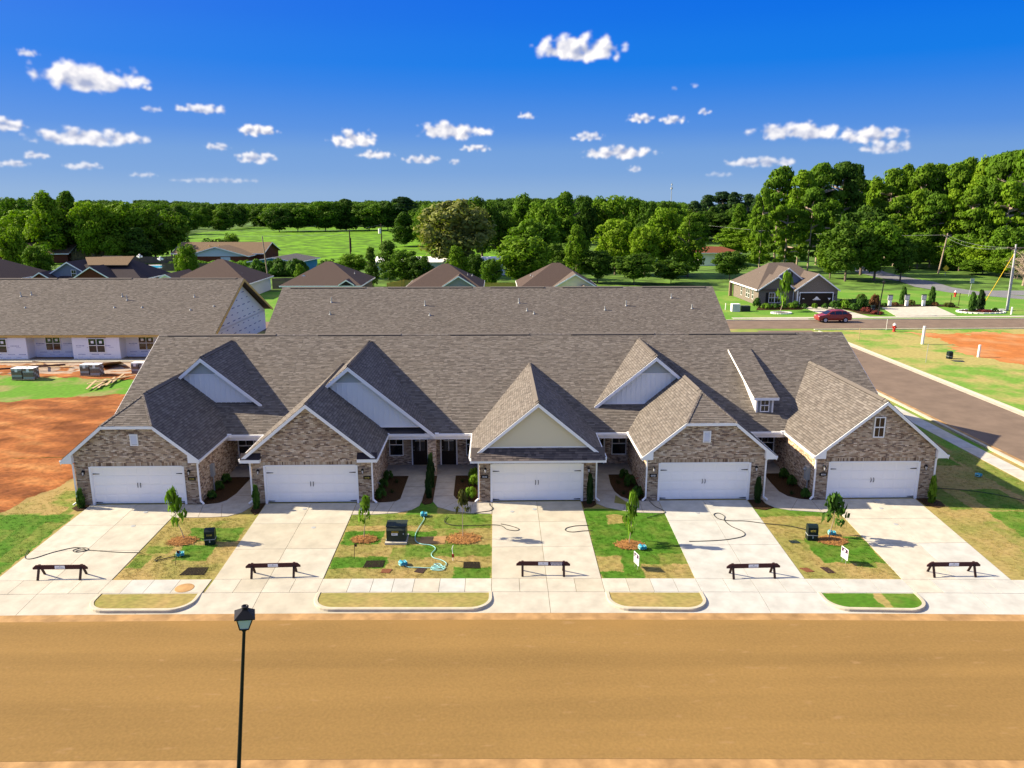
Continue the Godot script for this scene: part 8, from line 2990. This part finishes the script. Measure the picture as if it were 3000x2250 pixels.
	for k in beds:
		for i in 3:
			var q: Array = beds[k][i]
			var pos := 0 if k == "3146" else i
			var word: String = "front" if q[1] > -1.0 else "back" if q[1] < -2.8 else "middle"
			small_plant("shrub", "%s round green shrub in the mulch bed of %s" % [word, {"3146": "the leftmost house", "3148": "the second house from the left", "3150": "the middle house", "3152": "the fourth house", "3154": "the rightmost house"}[k]], "shrub", q[0], q[1], q[2] * 1.15, q[2] * 0.62, "shrub", "shrub_leaf" if k != "3150" else "bright_leaf")
	for q in [[-2.0, -3.06, "back small plant in the bed of the middle house"], [-1.95, -1.46, "front small plant in the bed of the middle house"], [-5.9, -1.4, "front small plant in the bed of the second house from the left"], [-5.85, -3.0, "back small plant in the bed of the second house from the left"], [7.1, -0.9, "small plant at the front of the bed of the fourth house"], [7.05, -2.6, "small plant at the back of the bed of the fourth house"], [16.5, -0.7, "small plant in the bed of the rightmost house"]]:
		small_plant("small_plant", q[2], "plant", q[0], q[1], 0.28, 0.24, "tuft", "dark_leaf")
	# garden of the model home
	var k := 0
	var word := ["first", "second", "third", "fourth", "fifth", "sixth", "seventh", "eighth", "ninth", "tenth", "eleventh", "twelfth"]
	for q in [[40.6, -80.2, 1.6, 0.7], [41.6, -78.6, 0.9, 0.9], [43.0, -78.9, 0.8, 0.8], [44.3, -79.0, 0.8, 0.8], [45.6, -78.9, 0.9, 0.9], [46.6, -79.9, 1.1, 0.9], [47.6, -78.8, 0.8, 0.6], [49.0, -78.4, 0.9, 0.5], [50.6, -78.4, 0.9, 0.55], [52.3, -78.6, 1.3, 1.0], [53.6, -78.2, 1.4, 1.1], [54.4, -76.6, 1.1, 0.9]]:
		small_plant("garden_shrub", "%s shrub from the left in the bed before the model home" % word[k], "shrub", q[0], q[1], q[2], q[3], "shrub", ["shrub_leaf", "bright_leaf", "shrub_leaf"][k % 3])
		k += 1
	k = 0
	for q in [[55.2, -74.4, 0.8, 0.9, "red_leaf"], [56.0, -72.6, 0.5, 1.0, "red_leaf"], [56.2, -78.2, 2.2, 0.9, "shrub_leaf"], [58.6, -80.8, 1.2, 2.0, "dark_leaf"], [56.6, -81.4, 1.2, 2.0, "dark_leaf"], [55.0, -80.6, 1.3, 1.6, "dark_leaf"], [58.4, -78.6, 2.3, 0.9, "dry_leaf"], [59.0, -84.5, 1.7, 0.9, "olive_leaf"]]:
		small_plant("garden_shrub", "%s in the bed beside the parking pad, %s counted" % [{"red_leaf": "red flowering shrub", "shrub_leaf": "tall green shrub", "dark_leaf": "dark low hedge shrub", "dry_leaf": "dry brown shrub", "olive_leaf": "sparse olive shrub"}[q[4]], word[k]], "shrub", q[0], q[1], q[2], q[3], "shrub", q[4])
		k += 1
	k = 0
	for q in [[60.6, -82.0, 0.7, 0.7], [61.2, -81.2, 0.6, 0.5], [63.3, -82.0, 0.6, 0.7], [66.2, -82.4, 0.9, 0.6], [68.6, -82.5, 0.8, 0.8], [69.4, -81.4, 0.7, 0.6], [71.2, -80.6, 0.7, 0.9]]:
		small_plant("garden_shrub", "%s low shrub from the left behind the parking pad" % word[k], "shrub", q[0], q[1], q[2], q[3], "shrub", ["olive_leaf", "shrub_leaf", "dry_leaf"][k % 3])
		k += 1
	small_plant("cypress", "left small cypress behind the parking pad", "cypress", 65.4, -83.6, 2.7, 0.62, "cypress", "shrub_leaf")
	small_plant("cypress", "right small cypress behind the parking pad", "cypress", 70.0, -83.5, 2.7, 0.62, "cypress", "shrub_leaf")
	small_plant("cypress", "left small cypress in the stone-edged bed", "cypress", 71.7, -75.4, 2.7, 0.62, "cypress", "shrub_leaf")
	small_plant("cypress", "right small cypress in the stone-edged bed", "cypress", 73.7, -76.6, 2.9, 0.68, "cypress", "dark_leaf")
	small_plant("garden_shrub", "red flowers in the stone-edged bed", "flowers", 73.2, -74.6, 0.4, 1.2, "shrub", "red_leaf")
	small_plant("garden_shrub", "yellow-green shrub in the stone-edged bed", "shrub", 75.0, -75.0, 0.6, 0.5, "shrub", "bright_leaf")
	var o := thing("young_tree", "bright young tree before the front window of the model home", "young tree", Vector3(42.9, 0, -76.1))
	var c := put_mesh("crown", PLANTS.sapling, M.bright_leaf, o)
	c.position = Vector3(0.5, 1.5, 0)
	c.scale = Vector3(1.3, 4.2, 1.3)
	b = MB.new()
	b.tube([Vector3.ZERO, Vector3(0.4, 1.8, 0), Vector3(0.5, 4.5, 0)], 0.06, 6, 0.02)
	part("trunk", b, M.bark_pale, o)
	# reeds, garden greens beyond
	var where := []
	var tint := []
	for i in 260:
		where.append(Transform3D(Basis(Vector3.UP, r.randf() * TAU).scaled_local(Vector3(1.2, r.randf_range(2.5, 4.6), 1.2)), Vector3(r.randf_range(-116.0, -97.0), 0, r.randf_range(-176.0, -184.0))))
		tint.append(Color(0.30, 0.25, 0.12) * r.randf_range(0.8, 1.2))
	var tm := tinted("reed_any", 0.9)
	many("reeds", PLANTS.tuft, tm, where, tint).set_meta("label", "tall dry reeds left of the weathered fence")
	where = []
	tint = []
	for i in 60:
		where.append(Transform3D(Basis(Vector3.UP, r.randf() * TAU).scaled_local(Vector3(1.5, r.randf_range(1.2, 2.2), 1.5)), Vector3(r.randf_range(-80.0, -61.0), 0, r.randf_range(-152.0, -160.0))))
		tint.append(Color(0.12, 0.25, 0.02) * r.randf_range(0.8, 1.2))
	many("undergrowth", PLANTS.shrub, M.wood_leaf, where, tint).set_meta("label", "bright green leafy plants right of the swimming pool")
	where = []
	tint = []
	for i in 60:
		where.append(Transform3D(Basis(Vector3.UP, r.randf() * TAU).scaled_local(Vector3(1.6, r.randf_range(1.5, 4.0), 1.6)), Vector3(r.randf_range(-56.0, -44.0), 0, r.randf_range(-135.0, -141.0))))
		tint.append(Color(0.06, 0.14, 0.015) * r.randf_range(0.7, 1.3))
	many("undergrowth", PLANTS.shrub, M.wood_leaf, where, tint).set_meta("label", "leafy growth in front of the small blue house")
	dead_bush(r)
	grass(r)

func dead_bush(r: RandomNumberGenerator) -> void:
	var o := thing("dead_tree", "bare pinkish grey dead tree behind the tall utility pole", "tree", Vector3(104.0, 0, -112.0))
	var b := MB.new()
	b.tube([Vector3.ZERO, Vector3(0.3, 4, 0)], 0.3, 7, 0.15)
	part("trunk", b, M.bark_pale, o)
	b = MB.new()
	for i in 60:
		var an := r.randf() * TAU
		var y := r.randf_range(0.6, 5.0)
		var l := r.randf_range(1.5, 4.2)
		var p := Vector3(0.1, y, 0)
		var q := p + Vector3(cos(an) * l, r.randf_range(-0.3, 2.6), sin(an) * l)
		b.tube([p, p.lerp(q, 0.5) + Vector3(0, 0.3, 0), q], 0.07, 4, 0.02)
		for k in 3:
			var t := p.lerp(q, r.randf_range(0.4, 0.9))
			b.tube([t, t + Vector3(r.randf_range(-1, 1), r.randf_range(-0.3, 1.0), r.randf_range(-1, 1)) * 1.2], 0.03, 3, 0.01)
	part("branch", b, M.bark_pale, o)

func grass(r: RandomNumberGenerator) -> void:
	var b := MB.new()
	b.tinted = true
	for i in 7:
		var an := r.randf() * TAU
		var o := Vector3(r.randf_range(-0.06, 0.06), 0, r.randf_range(-0.06, 0.06))
		var tip := o + Vector3(cos(an) * r.randf_range(0.02, 0.06), r.randf_range(0.02, 0.045), sin(an) * r.randf_range(0.02, 0.06))
		var s := Vector3(-sin(an), 0, cos(an)) * 0.008
		b.col = Color(1, 1, 1) * r.randf_range(0.8, 1.25)
		var fn := s.cross(tip - o).normalized()
		if fn.y < 0:
			fn = -fn
			s = -s
		var nn := (fn + Vector3.UP * 0.6).normalized()
		var a := b.put(o - s, nn)
		b.put(o + s, nn)
		b.put(tip, nn)
		b.ix.append_array([a, a + 2, a + 1])
	var m := b.mesh()
	var gm := leaf_mat("grass_blade", [1, 1, 1], 1.0)
	var where := []
	var tint := []
	var areas := [[-16.85, 1.85, -12.65, 8.3, 1700], [-7.55, 1.62, -0.32, 8.3, 3000], [4.66, 1.7, 8.82, 8.5, 1700], [13.8, 1.75, 17.95, 8.8, 1700], [23.2, 0.6, 30.8, 9.2, 2200], [24.1, -14.0, 30.8, 0.6, 2500], [-32.0, -3.0, -22.7, 1.4, 1100], [-32.0, 1.4, -22.2, 8.1, 2700]]
	for a in areas:
		for i in a[4]:
			var x := r.randf_range(a[0], a[2])
			var z := r.randf_range(a[1], a[3])
			if z > street(x) - 0.08 or clay_here(x, z) > 0.5:
				continue
			var edge := lerpf(0.0, 1.0, z / 9.0)
			if x < -20.0 and x > -22.2 - 0.01 * z:
				continue
			if x > 23.0 and x < lerpf(23.3, 22.9, z / 9.0) + 0.1 and z > 0.0:
				continue
			var s := r.randf_range(0.8, 1.5)
			where.append(Transform3D(Basis(Vector3.UP, r.randf() * TAU).scaled_local(Vector3(s, s, s)), Vector3(x, gy(x, z) - 0.012, z)))
			var c := lawn_colour(x, z) * r.randf_range(1.0, 1.45)
			tint.append(Color(c.x, c.y, c.z))
	many("grass", m, gm, where, tint).set_meta("label", "short grass blades of the front lawns")

func _ready() -> void:
	rng.seed = 11
	set_the_camera()
	set_the_light()
	make_materials()
	land()
	front_row()
	rear_rows()
	houses_behind()
	front_things()
	street_things()
	trees()
